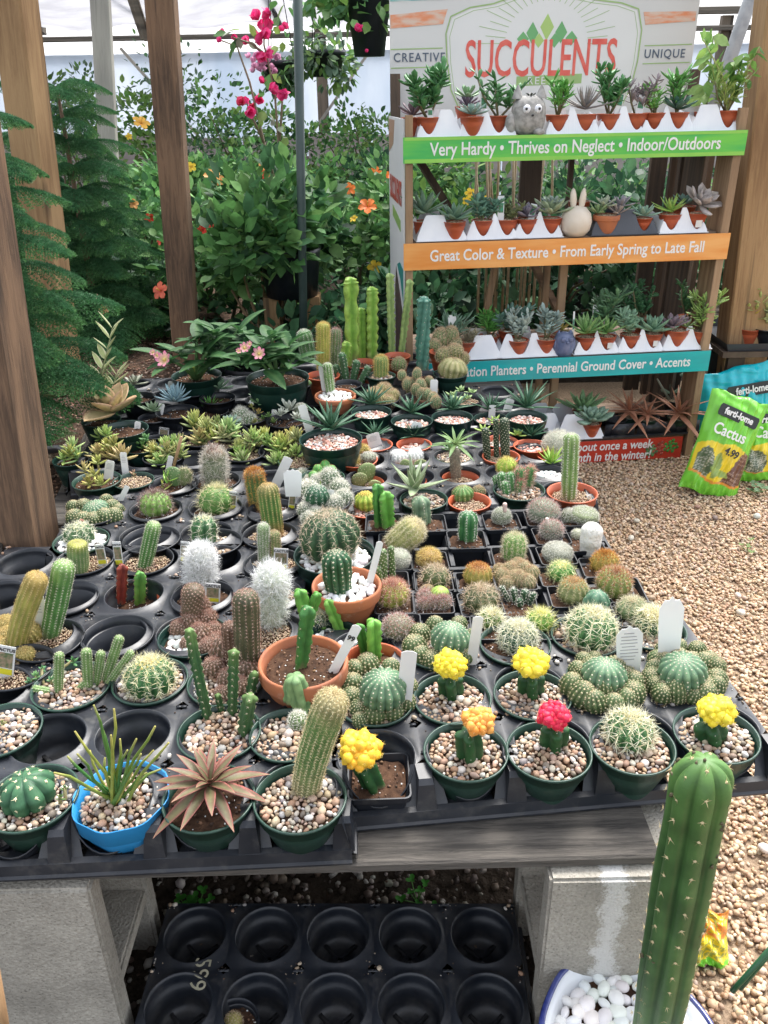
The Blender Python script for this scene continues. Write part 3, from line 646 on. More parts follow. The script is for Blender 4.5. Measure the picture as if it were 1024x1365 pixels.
def graft(bx, by, tx, ty, hx, hy, hw, col, col2, sw=20):
    """green three-sided stock with a bright lumpy head"""
    stem(bx, by, tx, ty, sw*1.25, ribs=4, style=dict(k=0, dr=.0009, dc=(.5,.5,.4)), dep=.42, sharp=1.1, c1=(.012,.055,.016), c2=(.022,.08,.022), sp=.012, taper=.95, name='rootstock', dome=.3, yoff=0, rings=24)
    b = P(bx, by, K.zf-.004); p = PD(hx, hy, b[1]-.004); R = wpx(hw, p)/2*1.16; g = G(); lp = loc(p)
    blob(g, lp, (R*.72,R*.72,R*.58), col, ICO3)
    n = 46; Pn = []; 
    for k in range(n):
        zz = 1-1.55*(k+.5)/n; r = math.sqrt(max(0,1-zz*zz)); a = k*2.399963; d = V3(r*math.cos(a), r*math.sin(a), zz)
        q = lp+d*R*V3(.78,.78,.62)*random.uniform(.74,1.04); rr = R*random.uniform(.20,.33)
        blob(g, q, (rr,rr,rr*1.0), lerp(col, col2, random.random()), ICO2, .09); Pn.append((q, d, rr))
    hd = ob('grafted_head', (g, m_plant()), K.root)
    s = G(); PN = np.array([q+d*rr for q,d,rr in Pn]); NN = np.array([d for q,d,rr in Pn]); NN /= np.linalg.norm(NN,axis=1)[:,None]
    dots(s, PN, NN, R*.035, lerp(col2,(.85,.75,.55),.25)); spines(s, PN, NN, 6, R*.16, .6, .0007, lerp(col2,(.85,.7,.4),.3)); ob('spines', (s, m_spine(), False), hd)
def card(bx, by, tx, ty, wid, kind='plain', txt=None, y=None, name='label_stick', front=-.0, col=None, parent=None, zb=None):
    """plastic plant label: foot pixel, top pixel, width"""
    b = P(bx, by, (K.zf if zb is None else zb)+.0); 
    if y is not None: b = PD(bx, by, y)
    t = PD(tx, ty, b[1]+.006); W = wpx(wid, (b+t)/2); H = np.linalg.norm(t-b); ax = (t-b)/H
    right = np.cross(ax, V3(0,1,0)); right /= np.linalg.norm(right); nor = np.cross(right, ax)   # nor ~ +-Y
    if nor[1] > 0: nor = -nor
    right = np.cross(ax, nor)*-1
    right = -np.cross(nor, ax) if False else np.cross(nor, ax)
    if right[0] < 0: right = -right
    m = Matrix(((right[0], -nor[0], ax[0], loc(b)[0]), (right[1], -nor[1], ax[1], loc(b)[1]), (right[2], -nor[2], ax[2], loc(b)[2]), (0,0,0,1)))
    blank = kind == 'blank'; kind = 'big' if blank else kind
    sh = {'plain': [(-.5,0),(.5,0),(.5,.94),(.36,1),(-.36,1),(-.5,.94)], 'stake': [(-.08,-.1),(.08,-.1),(.5,.14),(.5,1),(-.5,1),(-.5,.14)],
          'big': [(-.42,0),(.42,0),(.5,.62),(.5,.82),(.30,.94),(.12,.94),(.0,1.0),(-.12,.94),(-.30,.94),(-.5,.82),(-.5,.62)],
          'photo': [(-.5,0),(.5,0),(.5,1),(-.5,1)], 'stick': [(-.5,0),(.5,0),(.5,.97),(.2,1),(-.2,1),(-.5,.97)]}[kind]
    g = G(); prism(g, [(x*W, z*H) for x, z in sh], .0008); o = ob(name, (g, M_TAG, False), parent or K.root); o.matrix_local = m
    if kind == 'photo':
        g = G(); box(g, (-W*.40, -.0012, H*.36), (W*.40, -.0002, H*.80)); ob('picture', (g, mat('plant_photo',(.08,.13,.05),ns=160,noise=.2,c2=(.36,.25,.17),detail=6), False), o)
        tm = text_mesh('CACTUS', W*.26, M_INK, bold=.0001); q = ob('lettering', tm, o, (0,-.0014,H*.89), (PI/2,0,0))
        g = G(); box(g, (-W*.42,-.0012,H*.16), (W*.42,-.0002,H*.32)); ob('price_patch', (g, mat('yellow_print',(.75,.68,.03)), False), o)
    elif (kind == 'big' and not blank) or txt == 'lines':
        g = G(); nl = 9 if kind == 'big' else 5
        for k in range(nl):
            zz = H*(.84-.065*k); wl = W*(.36 if k else .25)*random.uniform(.8,1); x0 = -wl
            box(g, (x0, -.0006, zz), (wl*random.uniform(.6,1), -.0001, zz+H*.012))
        ob('printed_lines', (g, M_GINK, False), o)
    if txt and txt != 'lines':
        tm = text_mesh(txt, W*.8, M_INK, bold=.0003); ob('handwriting', tm, o, (0,-.0006,H*.74), (PI/2,0,0))
    return o
# ================================================================== SETTING
M_GROUND = mat('dark_earth', (0.070,0.052,0.038), rough=1, ns=5, c2=(0.040,0.032,0.024), bump=1, bs=45, detail=9, spec=.1, bdist=.02)
M_GRAV = mat('gravel_bed', (0.36,0.265,0.185), rough=1, ns=120, c2=(0.23,0.165,0.11), bump=1, bs=160, detail=8, spec=.1, bdist=.006)
g = G(); n = 60
xs = np.concatenate([[-90,-40,-15], np.linspace(-6,6,54), [15,40,90]]); ys = np.concatenate([[-20,-5], np.linspace(-1,12,54), [20,45,90,160]])
X, Y = np.meshgrid(xs, ys); Z = np.where((np.abs(X)<6)&(Y<12)&(Y>-1), RNG.normal(0,.006,X.shape), 0)-.006
g.add(np.stack([X,Y,Z],-1).reshape(-1,3), grid_faces(len(ys), len(xs)), (1,1,1)); struct(ob('ground', (g, M_GROUND)))
g = G(); g.add([(.33,-.6,.008),(4.5,-.6,.008),(4.5,3.6,.008),(.33,3.6,.008)], np.array([[0,1,2,3]])); struct(ob('gravel_path', (g, M_GRAV, False)))
GC = np.array([1.15,1.07,.95])*np.array([[.42,.30,.21],[.46,.345,.245],[.50,.39,.29],[.38,.27,.19],[.54,.45,.36],[.44,.32,.22],[.40,.32,.26],[.33,.23,.155],[.48,.36,.26],[.38,.32,.27],[.56,.47,.37]])
def scatter(n, x0, x1, y0, y1, keep):
    x = RNG.uniform(x0,x1,n); y = RNG.uniform(y0,y1,n); k = keep(x,y); return x[k], y[k]
kp = lambda x, y: (x < .55*y+.75) & (x > .34)
g = G(); x, y = scatter(27000, .34, 1.6, .15, 1.5, kp); m = len(x); rocks(g, np.stack([x,y,.009+RNG.uniform(0,.008,m)],1), RNG.uniform(.0034,.0062,m)*RNG.choice([.7,.8,1,1,1,1.3],m), pebcols(m, GC), ICO2, (.5,.85))
x, y = scatter(75000, .30, 2.55, 1.5, 3.3, kp); m = len(x); rocks(g, np.stack([x,y,.009+RNG.uniform(0,.007,m)],1), RNG.uniform(.0034,.0066,m)*RNG.choice([.7,.8,1,1,1,1.3],m), pebcols(m, GC), ICO1, (.5,.85))
x, y = scatter(60, .45, 1.4, .5, 2.8, kp); m = len(x); rocks(g, np.stack([x,y,np.full(m,.022)],1), RNG.uniform(.010,.014,m), pebcols(m, PEBC), ICO2, (.5,.7))
stuff(ob('gravel', (g, m_peb())))
# litter and pebbles on the dark soil under the bench, and in the raised bed on the left
g = G(); x, y = scatter(2600, -.45, .36, .75, 1.6, lambda x,y: x > -9); m = len(x)
rocks(g, np.stack([x,y,RNG.uniform(-.002,.006,m)],1), np.abs(RNG.normal(.0035,.0028,m))+.0015, pebcols(m, np.array([[.12,.09,.07],[.08,.06,.045],[.25,.21,.17],[.06,.045,.035],[.14,.10,.07],[.34,.31,.27]])), ICO1, (.4,.8))
stuff(ob('soil_litter', (g, m_peb())))
BZ = .30
g = G(); bx = np.linspace(-4.5,-.70,60); by = np.linspace(.6,4.6,70); X, Y = np.meshgrid(bx,by)
Z = BZ+RNG.normal(0,.004,X.shape)+.012*np.sin(X*9)*np.cos(Y*7); Z[:,-1] = -.02; Z[-1,:] = -.02; Z[0,:] = -.02
g.add(np.stack([X,Y,Z],-1).reshape(-1,3), grid_faces(70,60)); struct(ob('raised_soil_bed', (g, mat('bed_mulch',(0.105,0.065,0.045),rough=1,ns=60,c2=(.05,.036,.028),bump=1,bs=120,detail=9,spec=.1,bdist=.01))))
g = G(); x, y = scatter(9000, -1.6, -.66, 1.1, 3.6, lambda x,y: x > -9); m = len(x)
rocks(g, np.stack([x,y,BZ+RNG.uniform(.002,.010,m)],1), RNG.uniform(.0025,.007,m), pebcols(m, np.array([[.20,.10,.06],[.28,.17,.11],[.12,.07,.05],[.36,.27,.2],[.09,.06,.045],[.16,.08,.05]])), ICO1, (.25,.8))
x, y = scatter(260, -1.1, -.64, 1.2, 2.2, lambda x,y: x > -9); m = len(x)
rocks(g, np.stack([x,y,np.full(m,BZ+.012)],1), RNG.uniform(.008,.014,m), pebcols(m, PEBC), ICO2, (.5,.8))
stuff(ob('bark_and_pebbles', (g, m_peb())))
# ------------------------------------------------------------------ bench of boards on concrete blocks
M_GREYW = wood('weathered_board', (.125,.110,.094), (.030,.026,.022), axis=0, dens=110, rough=.95, bump=1.0)
bench = thing('plank_bench', 'weathered grey plank bench top under the black trays, resting on concrete blocks', 'bench', (-.15, .9, .3375))
bo = np.array([-.15,.9,.3375])
def lb(name, lo, hi, mtl, parent, o, rz=0, ch=.003):
    g = G(); lo = np.array(lo)-o; hi = np.array(hi)-o
    c = (lo+hi)/2; beam(g, (lo[0]-c[0],0,0), (hi[0]-c[0],0,0), hi[1]-lo[1], hi[2]-lo[2], ch=ch)
    return ob(name, (g, mtl, False), parent, tuple(c), (0,0,rz))
lb('board', (-.95,.704,.338), (.332,.868,.3545), M_GREYW, bench, bo, .012)
for k in range(9):
    y = .885+k*.19
    lb('board', (-.78,y,.338), (.33+.06*min(k,2),y+.17,.353), M_GREYW, bench, bo, .02)
lb('batten', (-.05,.91,.29), (-.01,2.55,.3375), M_GREYW, bench, bo)
def cinder(x0, x1, y0, y1, z1, label, rz=0):
    c = np.array([(x0+x1)/2,(y0+y1)/2,-.09]); t = thing('concrete_block', label, 'concrete block', c, 'concrete blocks that hold up the bench', rz); g = G()
    H = z1+.09; a = (x1-x0)/2; b = (y1-y0)/2; w = .034
    def taper(lo, hi, ins):   # slab with slightly rough chamfered rim
        bm = bmesh.new(); bmesh.ops.create_cube(bm, size=1); 
        for v in bm.verts: v.co = Vector([lo[i] if v.co[i] < 0 else hi[i] for i in range(3)])
        bmesh.ops.bevel(bm, geom=bm.edges[:], offset=ins, segments=2, affect='EDGES')
        V = np.array([v.co[:] for v in bm.verts]); 
        for f in bm.faces: g.add(V, np.array([[q.index for q in f.verts]]))if False else None
        by = {}
        for f in bm.faces: by.setdefault(len(f.verts), []).append([q.index for q in f.verts])
        g.add(V+RNG.normal(0,.0004,V.shape), [np.array(q) for q in by.values()]); bm.free()
    taper((-a,-b,0), (a,-b+w,H), .004); taper((-a,b-w,0), (a,b,H), .004)
    for z0, z2 in ((0,.03),(H*.46,H*.46+.032),(H-.034,H)): taper((-a+.003,-b+w-.004,z0+.003), (a-.003,b-w+.004,z2-.003), .003)
    ob('block_body', (g, M_CONC, False), t); return t
cinder(-.62,-.368,.690,.885,.3375,'pale concrete block holding up the bench at the left front corner')
cinder(.196,.395,.692,.900,.3375,'concrete block with a white mineral streak under the right end of the bench')
# pale mineral stain running down the front of the right block
def stained():
    m = M_CONC.copy(); m.name = 'stained_concrete'; n = m.node_tree; L = n.links; b = n.nodes['Principled BSDF']; src = b.inputs['Base Color'].links[0].from_socket
    tc = n.nodes.new('ShaderNodeTexCoord'); sp = n.nodes.new('ShaderNodeSeparateXYZ'); L.new(tc.outputs['Object'], sp.inputs[0])
    nz = n.nodes.new('ShaderNodeTexNoise'); nz.inputs['Scale'].default_value = 34; nz.inputs['Detail'].default_value = 10; nz.inputs['Roughness'].default_value = .85; L.new(tc.outputs['Object'], nz.inputs['Vector'])
    def mth(op, a, v=None, b2=None):
        q = n.nodes.new('ShaderNodeMath'); q.operation = op; L.new(a, q.inputs[0])
        if b2 is not None: L.new(b2, q.inputs[1])
        elif v is not None: q.inputs[1].default_value = v
        return q.outputs[0]
    d = mth('ABSOLUTE', mth('ADD', sp.outputs['X'], .020)); e = mth('MULTIPLY', d, -11.0); f = mth('ADD', e, None, nz.outputs['Fac']); r = n.nodes.new('ShaderNodeMapRange'); r.inputs['From Min'].default_value = .30; r.inputs['From Max'].default_value = .40; r.inputs['To Max'].default_value = .8; L.new(f, r.inputs['Value'])
    mx = n.nodes.new('ShaderNodeMix'); mx.data_type = 'RGBA'; L.new(r.outputs[0], mx.inputs['Factor']); L.new(src, mx.inputs['A']); mx.inputs['B'].default_value = (.66,.65,.63,1); L.new(mx.outputs['Result'], b.inputs['Base Color']); return m
cb = [o for o in bpy.data.objects if o.name.startswith('block_body')][-1]; cb.data.materials[0] = stained()
# ------------------------------------------------------------------ trays
def cell_geo(sx, sy, rh, front=False, dp=.066, seg=36):
    g = G(); th = np.arange(seg)/seg*2*PI; c, s = np.cos(th), np.sin(th)
    ylo = -.018 if front else -sy/2
    with np.errstate(divide='ignore'):
        rx = np.where(np.abs(c)>1e-6, (sx/2)/np.abs(c), 9); ry = np.where(s>1e-6, (sy/2)/np.abs(s), np.where(s<-1e-6, abs(ylo)/np.abs(s), 9))
    ro = np.minimum(rx, ry); dip = np.zeros(seg)
    if front:
        dip = -.040*np.clip((-s-.25)/.75,0,1)**1.2
    ri = np.full(seg, rh); ro = np.maximum(ro, ri+.0006)
    rings = [(ro, np.where(ro > ri+.001, 0, dip)), (ri+.0005+np.minimum(.0035,ro-ri-.0004), dip*1.0+.0), (ri+.001, dip+.0028), (ri-.001, dip+.0026), (ri-.0015, dip-.006),
             (ri*.96, np.minimum(dip-.007,-.020)), (ri*.90, np.full(seg,-.021)*1.0+np.minimum(dip*.8,0)), (ri*.86, np.full(seg,-dp*.8)), (ri*.80, np.full(seg,-dp)), (ri*.30, np.full(seg,-dp+.001)), (ri*.28,np.full(seg,-dp+.004)),(ri*.02, np.full(seg,-dp+.004))]
    V = np.stack([np.stack([r*c, r*s, z],-1) for r, z in rings]).reshape(-1,3)
    g.add(V, grid_faces(len(rings), seg, True))
    for a in (PI/4, 3*PI/4):   # raised cross in the floor
        m = Matrix.Translation((0,0,-dp+.002)) @ Matrix.Rotation(a,4,'Z'); box(g, (-rh*.7,-.0025,0), (rh*.7,.0025,.004), mtx=m)
    for k in (0,1):            # small drain notches beside the hole
        a = .78+k*PI; rr = min(sx,sy)*.66; m = Matrix.Translation((rr*math.cos(a),abs(rr*math.sin(a))*(1 if not front or k==0 else .0),.0012)); box(g, (-.004,-.002,0), (.004,.002,.0016), mtx=m)
    return g
def tray(label, o, rot, sx, sy, nx, ny, z=TZ, i0=0, front=True, rh=.0505, h=.061, group='black nursery trays on the bench', skip=()):
    a = math.radians(rot); o3 = np.array([o[0], o[1], z-h]); t = thing('plant_tray', label, 'plant tray', o3, group, a)
    me = cached(('cell', round(sx,4), round(sy,4), rh, h, False), lambda: cell_geo(sx,sy,rh,dp=h-.004).mesh('cell', M_TRAY, True))
    mf = cached(('cell', round(sx,4), round(sy,4), rh, h, True), lambda: cell_geo(sx,sy,rh,True,dp=h-.004).mesh('cell', M_TRAY, True))
    for i in range(i0, i0+nx):
        for j in range(ny): ob('cell', mf if (front and j == 0) else me, t, (i*sx, j*sy, h))
    g = G(); xa = (i0-.5)*sx; xb = (i0+nx-.5)*sx; yb = (ny-.5)*sy; ya = -sy/2; e = .010
    yt = -.018 if front else ya
    # side and back walls, flange
    def wall(p, q, nrm, top=h, gg=None):
        p = np.array([*p,0.]); q = np.array([*q,0.]); nr = np.array([*nrm,0.])
        pts = [(p, top), (q, top), (q+nr*e, .012), (p+nr*e, .012)]; V = [v+V3(0,0,zz) for v, zz in pts]
        V += [q+nr*(e+.006)+V3(0,0,.010), p+nr*(e+.006)+V3(0,0,.010), q+nr*(e+.007)+V3(0,0,.0), p+nr*(e+.007)+V3(0,0,0)]
        g.add(V, np.array([[0,1,2,3],[3,2,4,5],[5,4,6,7]]))
    wall((xb,ya),(xb,yb),(1,0)); wall((xb,yb),(xa,yb),(0,1)); wall((xa,yb),(xa,ya),(-1,0))
    if not front: wall((xa,ya),(xb,ya),(0,-1))
    else:
        for i in range(i0, i0+nx):   # sloping recessed panel under every front pot
            x0 = (i-.5)*sx+.011; x1 = (i+.5)*sx-.011; yb_ = -.050; gap = .030
            V = [(x0,-.018,h),(x0,yb_,.017),(i*sx-gap,yb_,.017),(i*sx-gap-.012,-.018,h), (x1,-.018,h),(x1,yb_,.017),(i*sx+gap,yb_,.017),(i*sx+gap+.012,-.018,h)]
            g.add(V, np.array([[0,1,2,3],[4,7,6,5]]))
            V = [(i*sx-gap,yb_,.017),(i*sx+gap,yb_,.017),(i*sx+gap,-.030,.012),(i*sx-gap,-.030,.012)]; g.add(V, np.array([[0,1,2,3]]))
        for i in range(i0, i0+nx+1):  # buttress between pots
            xc = (i-.5)*sx; w = .011; V = []
            for s_ in (-1,1):
                V += [(xc+s_*w,-.018,h+.0006),(xc+s_*w*.8,-.042,h-.003),(xc+s_*w*.9,-.048,h-.009),(xc+s_*w*1.25,-.0565,.014),(xc+s_*w*1.25,-.018,.014)]
            g.add(V, [np.array([[0,5,6,1],[1,6,7,2],[2,7,8,3]]), np.array([[0,1,2,3,4],[9,8,7,6,5]])])
        V = [(xa-e,-.049,.0185),(xb+e,-.049,.0185),(xb+e,-.057,.0165),(xa-e,-.057,.0165),(xb+e,-.060,.003),(xa-e,-.060,.003),(xb+e,-.0635,.001),(xa-e,-.0635,.001),(xb+e,-.0635,-.0015),(xa-e,-.0635,-.0015)]
        g.add(V, np.array([[0,1,2,3],[3,2,4,5],[5,4,6,7],[7,6,8,9]]))
    ob('skirt', (g, M_TRAY, False), t)
    g = G(); Cp = []; Rp = []; Cc = []
    for i in range(i0, i0+nx+1):
        for j in range(0, ny+1):
            for k in range(RNG.integers(6,22)):
                big = random.random() < .07; u, v = random.gauss(0,.010), random.gauss(0,.010)
                if abs(u)+abs(v) > .030 or (j == 0): continue
                x = min(max((i-.5)*sx+u, xa+.004), xb-.004); y = min(max((j-.5)*sy+v, ya+.004), yb-.004)
                if math.hypot(((x/sx+.5)%1-.5)*sx, ((y/sy+.5)%1-.5)*sy) < rh+.005: continue
                r = random.uniform(.0028,.005) if big else random.uniform(.0005,.0016); Cp.append((x,y,h+r*.5)); Rp.append(r); Cc.append(random.choice(PEBC) if big else random.choice([(.10,.06,.04),(.25,.2,.15),(.5,.47,.42),(.06,.04,.03)]))
    if Cp: rocks(g, np.array(Cp), np.array(Rp), np.array(Cc), ICO1); stuff(ob('spilled_grit', (g, m_peb()), t))
    return t
T1 = tray('black tray in the front left corner holding the blue pot and the red-leaved rosette', (-.459,.752), 2.2, .1145, .1145, 5, 3, i0=-1)
T2 = tray('black tray in the front right corner holding the red and yellow grafted cacti', (-.015,.821), 5.28, .1176, .1176, 5, 3)
T3 = tray('black tray in the middle left with an empty pot and the white hairy cacti', (-.56,1.109), -.28, .119, .119, 5, 3, i0=-1, front=False)
q = P(208,679,TZ); T5O = (q[0]-.119*math.cos(.07)+.12*math.sin(.07), q[1]-.119*math.sin(.07)-.12*math.cos(.07))
T5 = tray('black tray on the left behind the hairy cacti, with round yellow-spined cacti', T5O, 4, .119, .12, 5, 3, front=False)
T6 = tray('black tray with small red pots beside the gravel, behind the square pots', (-.032,1.592), 2.97, .1059, .1059, 5, 4, front=True, rh=.0475)
T7 = tray('black tray under the golden-leaved succulents at the back left', (-.68,1.82), 2, .112, .115, 5, 3, front=False, rh=.048)
T8 = tray('black tray at the far back left by the blue finger succulent', (-.74,2.18), 2, .112, .115, 5, 3, front=False, rh=.048)
T9 = tray('black tray at the back of the bench holding the dark green rosettes in green pots', (-.10,2.04), 3, .112, .112, 5, 3, front=False, rh=.048)
T10 = tray('small black tray at the very back of the bench holding the tall euphorbias', (-.24,2.40), 3, .112, .112, 4, 3, front=False, rh=.048)
def lattice(label, o, rot, s, nx, ny):
    a = math.radians(rot); h = .062; t = thing('plant_tray', label, 'plant tray', (o[0],o[1],TZ-.064), 'black nursery trays on the bench', a)
    zt = h; x0, x1, y0, y1 = -s/2, (nx-.5)*s, -s/2, (ny-.5)*s
    for j in range(ny+1):
        g = G(); y = y0+j*s; w = .0045; V = [(x0,y-w*1.6,zt-.012),(x1,y-w*1.6,zt-.012),(x1,y-w,zt),(x0,y-w,zt),(x1,y+w,zt),(x0,y+w,zt),(x1,y+w*1.6,0.004),(x0,y+w*1.6,0.004),(x0,y-w*1.9,.004),(x1,y-w*1.9,.004)]
        g.add(V, np.array([[8,9,1,0],[0,1,2,3],[3,2,4,5],[5,4,6,7]])); ob('cross_bar', (g, M_TRAY, False), t)
    for i in range(nx+1):
        for j in range(ny):
            if (i, j) in (): continue
            g = G(); x = x0+i*s; w = .004; ya = y0+j*s+.0062; yb = y0+(j+1)*s-.0062
            V = [(x-w*2.4,ya,zt-.03),(x-w,ya+.006,zt-.0015),(x+w,ya+.006,zt-.0015),(x+w*2.4,ya,zt-.03),(x-w*2.4,yb,zt-.03),(x-w,yb-.006,zt-.0015),(x+w,yb-.006,zt-.0015),(x+w*2.4,yb,zt-.03)]
            g.add(V, np.array([[0,1,5,4],[1,2,6,5],[2,3,7,6],[0,3,2,1],[4,5,6,7]])); ob('divider', (g, M_TRAY, False), t)
    g = G(); box(g, (x0-.008,y0-.008,0), (x1+.008,y1+.008,.0035)); 
    for (p0,p1) in (((x0-.009,y0-.009),(x0-.0045,y1+.009)),((x1+.0045,y0-.009),(x1+.009,y1+.009))): box(g, (p0[0],p0[1],.0035), (p1[0],p1[1],zt-.002))
    box(g, (x0-.0044,y0-.0125,.0035), (x1+.0044,y0-.0095,zt-.004)); box(g, (x0-.0044,y1+.0095,.0035), (x1+.0044,y1+.0125,zt-.004))
    ob('base', (g, M_TRAY, False), t)
T4 = lattice('black lattice tray for small square pots, in the middle right of the bench', (.02,1.112), 1.64, .0748, 6, 6)
# empty tray lying on the ground under the bench
q = P(240,1340,.07); q2 = P(640,1330,.07)
UT = tray('empty black tray lying on the dark soil underneath the bench', (q[0]-.002,q[1]-.0), -1.2, .108, .108, 5, 2, z=.070, front=False, rh=.047, h=.066, i0=0)
tt = text_mesh('599', .034, mat('chalk_pen',(.45,.42,.30),ns=40), ext=.0002); r = PD(262,1300,P(262,1300,.0715)[1]); p = P(266,1298,.0715)
o = ob('handwriting', tt, UT); o.matrix_world = Matrix.Translation((p[0],p[1],.0712)) @ Matrix.Rotation(-PI/2-.05,4,'Z')
o.matrix_local = UT.matrix_basis.inverted() @ o.matrix_world
tt = text_mesh('295', .022, MATS['chalk_pen'], ext=.0002); p = P(880,930,TZ+.0008); o = ob('handwriting', tt, T2); o.matrix_local = T2.matrix_basis.inverted() @ (Matrix.Translation(tuple(p)) @ Matrix.Rotation(.9,4,'Z'))
# ------------------------------------------------------------------ posts
M_TAN = wood('tan_timber', (.50,.31,.145), (.30,.165,.07), axis=2, dens=38, bump=.35)
M_BROWN = wood('brown_timber', (.27,.155,.085), (.095,.052,.028), axis=2, dens=60, bump=.6)
M_PALEW = wood('pale_post', (.50,.47,.41), (.36,.34,.30), axis=2, dens=25, bump=.2)
def post(label, pb, pt, Y, w, dpt, z0, mtl, yaw=0, name='timber_post', cat='post', extra=.35, ch=.006):
    b = PD(*pb, Y); t = PD(*pt, Y); d = (t-b)/(t[2]-b[2]); a = b+d*(z0-b[2]); e = t+d*extra
    L = np.linalg.norm(e-a); g = G(); k = 12
    pr = [(-w/2+ch,-dpt/2),(w/2-ch,-dpt/2),(w/2,-dpt/2+ch),(w/2,dpt/2-ch),(w/2-ch,dpt/2),(-w/2+ch,dpt/2),(-w/2,dpt/2-ch),(-w/2,-dpt/2+ch)]
    V = [(x,y,L*i/k) for i in range(k+1) for x,y in pr]; n8 = 8
    g.add(np.array(V), [grid_faces(k+1,8,True), np.array([[k*8+i for i in range(8)]])])
    o = ob(name, (g, mtl, False)); ax = Vector(d).normalized(); q = ax.to_track_quat('Z','Y'); 
    xx = Vector((math.cos(yaw), math.sin(yaw), 0)); xx = (xx-ax*xx.dot(ax)).normalized(); yy = ax.cross(xx)
    o.matrix_world = Matrix(((xx[0],yy[0],ax[0],a[0]),(xx[1],yy[1],ax[1],a[1]),(xx[2],yy[2],ax[2],a[2]),(0,0,0,1)))
    tagp(o, label, cat); return o
post('tan squared timber post behind the conifer fronds, second from the left', (86,520), (19,0), 2.75, .098, .098, BZ-.05, M_TAN, yaw=-.22)
post('brown timber post with a dark crack, standing behind the pink-flowered plants', (247,440), (215,0), 3.05, .090, .09, 0, M_BROWN, yaw=.03)
g = G()
near = post('near brown weathered timber post cut off by the left edge of the photo', (36,745), (-88,0), 1.50, .105, .11, BZ-.05, M_BROWN, yaw=-.12)
post('large tan timber post standing right of the succulents rack', (986,480), (1047,0), 2.98, .150, .13, 0, M_TAN, yaw=-.05)
post('pale grey-white post in front of the plastic wall, between the two left posts', (152,330), (134,0), 4.7, .088, .08, 0, M_PALEW, yaw=.1)
def pipe(label, pb, pt, Y, r, mtl, z0=0, name='metal_pole', cat='pole', Y2=None, extra=.3):
    b = PD(*pb, Y); t = PD(*pt, Y2 or Y); d = (t-b)/np.linalg.norm(t-b)
    a = b - d*((b[2]-z0)/max(d[2],.05)) if z0 is not None else b
    g = G(); tube(g, [a-b, (a+t)/2-b, t+d*extra-b], r, 12); o = ob(name, (g, mtl), None, tuple(b)); tagp(o, label, cat); return o
pipe('thin dark green metal pole left of the succulents rack', (404,395), (397,0), 3.12, .0155, mat('green_pole',(.035,.06,.055),rough=.45,ns=20,c2=(.05,.075,.07)))
pipe('grey diagonal pipe brace behind the top right of the rack', (940,175), (1000,0), 3.6, .026, mat('galvanised',(.34,.35,.36),rough=.45,ns=30,c2=(.25,.26,.27)), z0=None, name='pipe_brace', cat='pipe', extra=.5)
# ------------------------------------------------------------------ greenhouse far wall and roof
WY = 10.5
M_PLAST = mat('greenhouse_plastic', (.58,.64,.72), rough=.35, ns=1.6, c2=(.36,.44,.55), trans=.5, bump=.3, bs=4, bdist=.05, stretch=(1,1,.35), detail=6)
M_CLEAR = mat('clear_white_plastic', (.86,.87,.88), rough=.4, ns=2, c2=(.82,.83,.85), trans=.8)
M_TARP = mat('grey_tarp', (.42,.42,.44), rough=.7, ns=2.5, c2=(.31,.31,.33), trans=.7, bump=.6, bs=6, bdist=.08)
fw = thing('greenhouse_wall', 'far greenhouse wall of bluish plastic sheeting on timber posts', 'greenhouse wall', (0,WY,0))
def sheet(name, x0, x1, z0, z1, mtl, y=0, parent=fw, amp=.03, nx=60, nz=14):
    g = G(); X, Z = np.meshgrid(np.linspace(x0,x1,nx), np.linspace(z0,z1,nz)); Yv = amp*np.sin(X*5.3)+amp*.6*np.sin(X*13+Z*4)
    V = np.stack([X, Yv+y, Z],-1); V2 = V+V3(0,.004,0); nn = nx*nz
    g.add(np.concatenate([V.reshape(-1,3)]), grid_faces(nz,nx)); return ob(name, (g, mtl), parent)
zt = lambda py: PD(512,py,WY)[2]
sheet('plastic_sheet', -7, 7.5, .0, zt(66), M_PLAST); sheet('clear_panel', -7, 7.5, zt(66)-.02, zt(44), M_CLEAR, y=.05)
sheet('upper_clear_panel', -7, 7.5, zt(42), zt(-40), M_CLEAR, y=.07)
M_OLDW = wood('old_frame_timber', (.24,.19,.14), (.10,.08,.06), axis=2, dens=20); M_OLDX = wood('old_rail_timber', (.22,.19,.15), (.08,.07,.055), axis=0, dens=20)
for px in (-60,20,232,430,590,760,955,1100):
    x = PD(px,120,WY-.15)[0]; g = G(); beam(g, (x,-.15,0), (x,-.15,zt(30)), .12, .10, up=(0,1,0), ch=.01); ob('wall_post', (g, M_OLDW, False), fw)
for py, h_ in ((47,.05),(24,.07),(208,.06)):
    g = G(); beam(g, (-7,-.26,zt(py)), (7.5,-.26,zt(py)), .07, h_, ch=.008); ob('wall_rail', (g, M_OLDX, False), fw)
g = G()
for px, a in ((500,1),(160,-1)):
    p0 = PD(px,60,WY-.3); x = p0[0]; beam(g, (x,-.3,zt(60)), (x-a*.9,-.3,zt(200)), .03, .02, up=(0,1,0))
ob('diagonal_brace', (g, M_PALEW, False), fw)
roof = thing('shade_roof', 'sagging grey tarp roof on timber rafters over the far plants', 'roof', (-1,8,2.2))
ro = np.array([-1,8,2.2])
g = G(); U, Vv = np.meshgrid(np.linspace(0,1,50), np.linspace(0,1,24)); X = -6.5+U*7.9; Yy = WY-.5-Vv*3.6; Z = PD(512,30,WY-.5)[2]-.14*np.abs(np.sin(U*9))*np.sin(Vv*PI)+Vv*.55+.03*np.sin(U*40)
g.add((np.stack([X,Yy,Z],-1)-ro).reshape(-1,3), grid_faces(24,50)); ob('tarp', (g, M_TARP), roof)
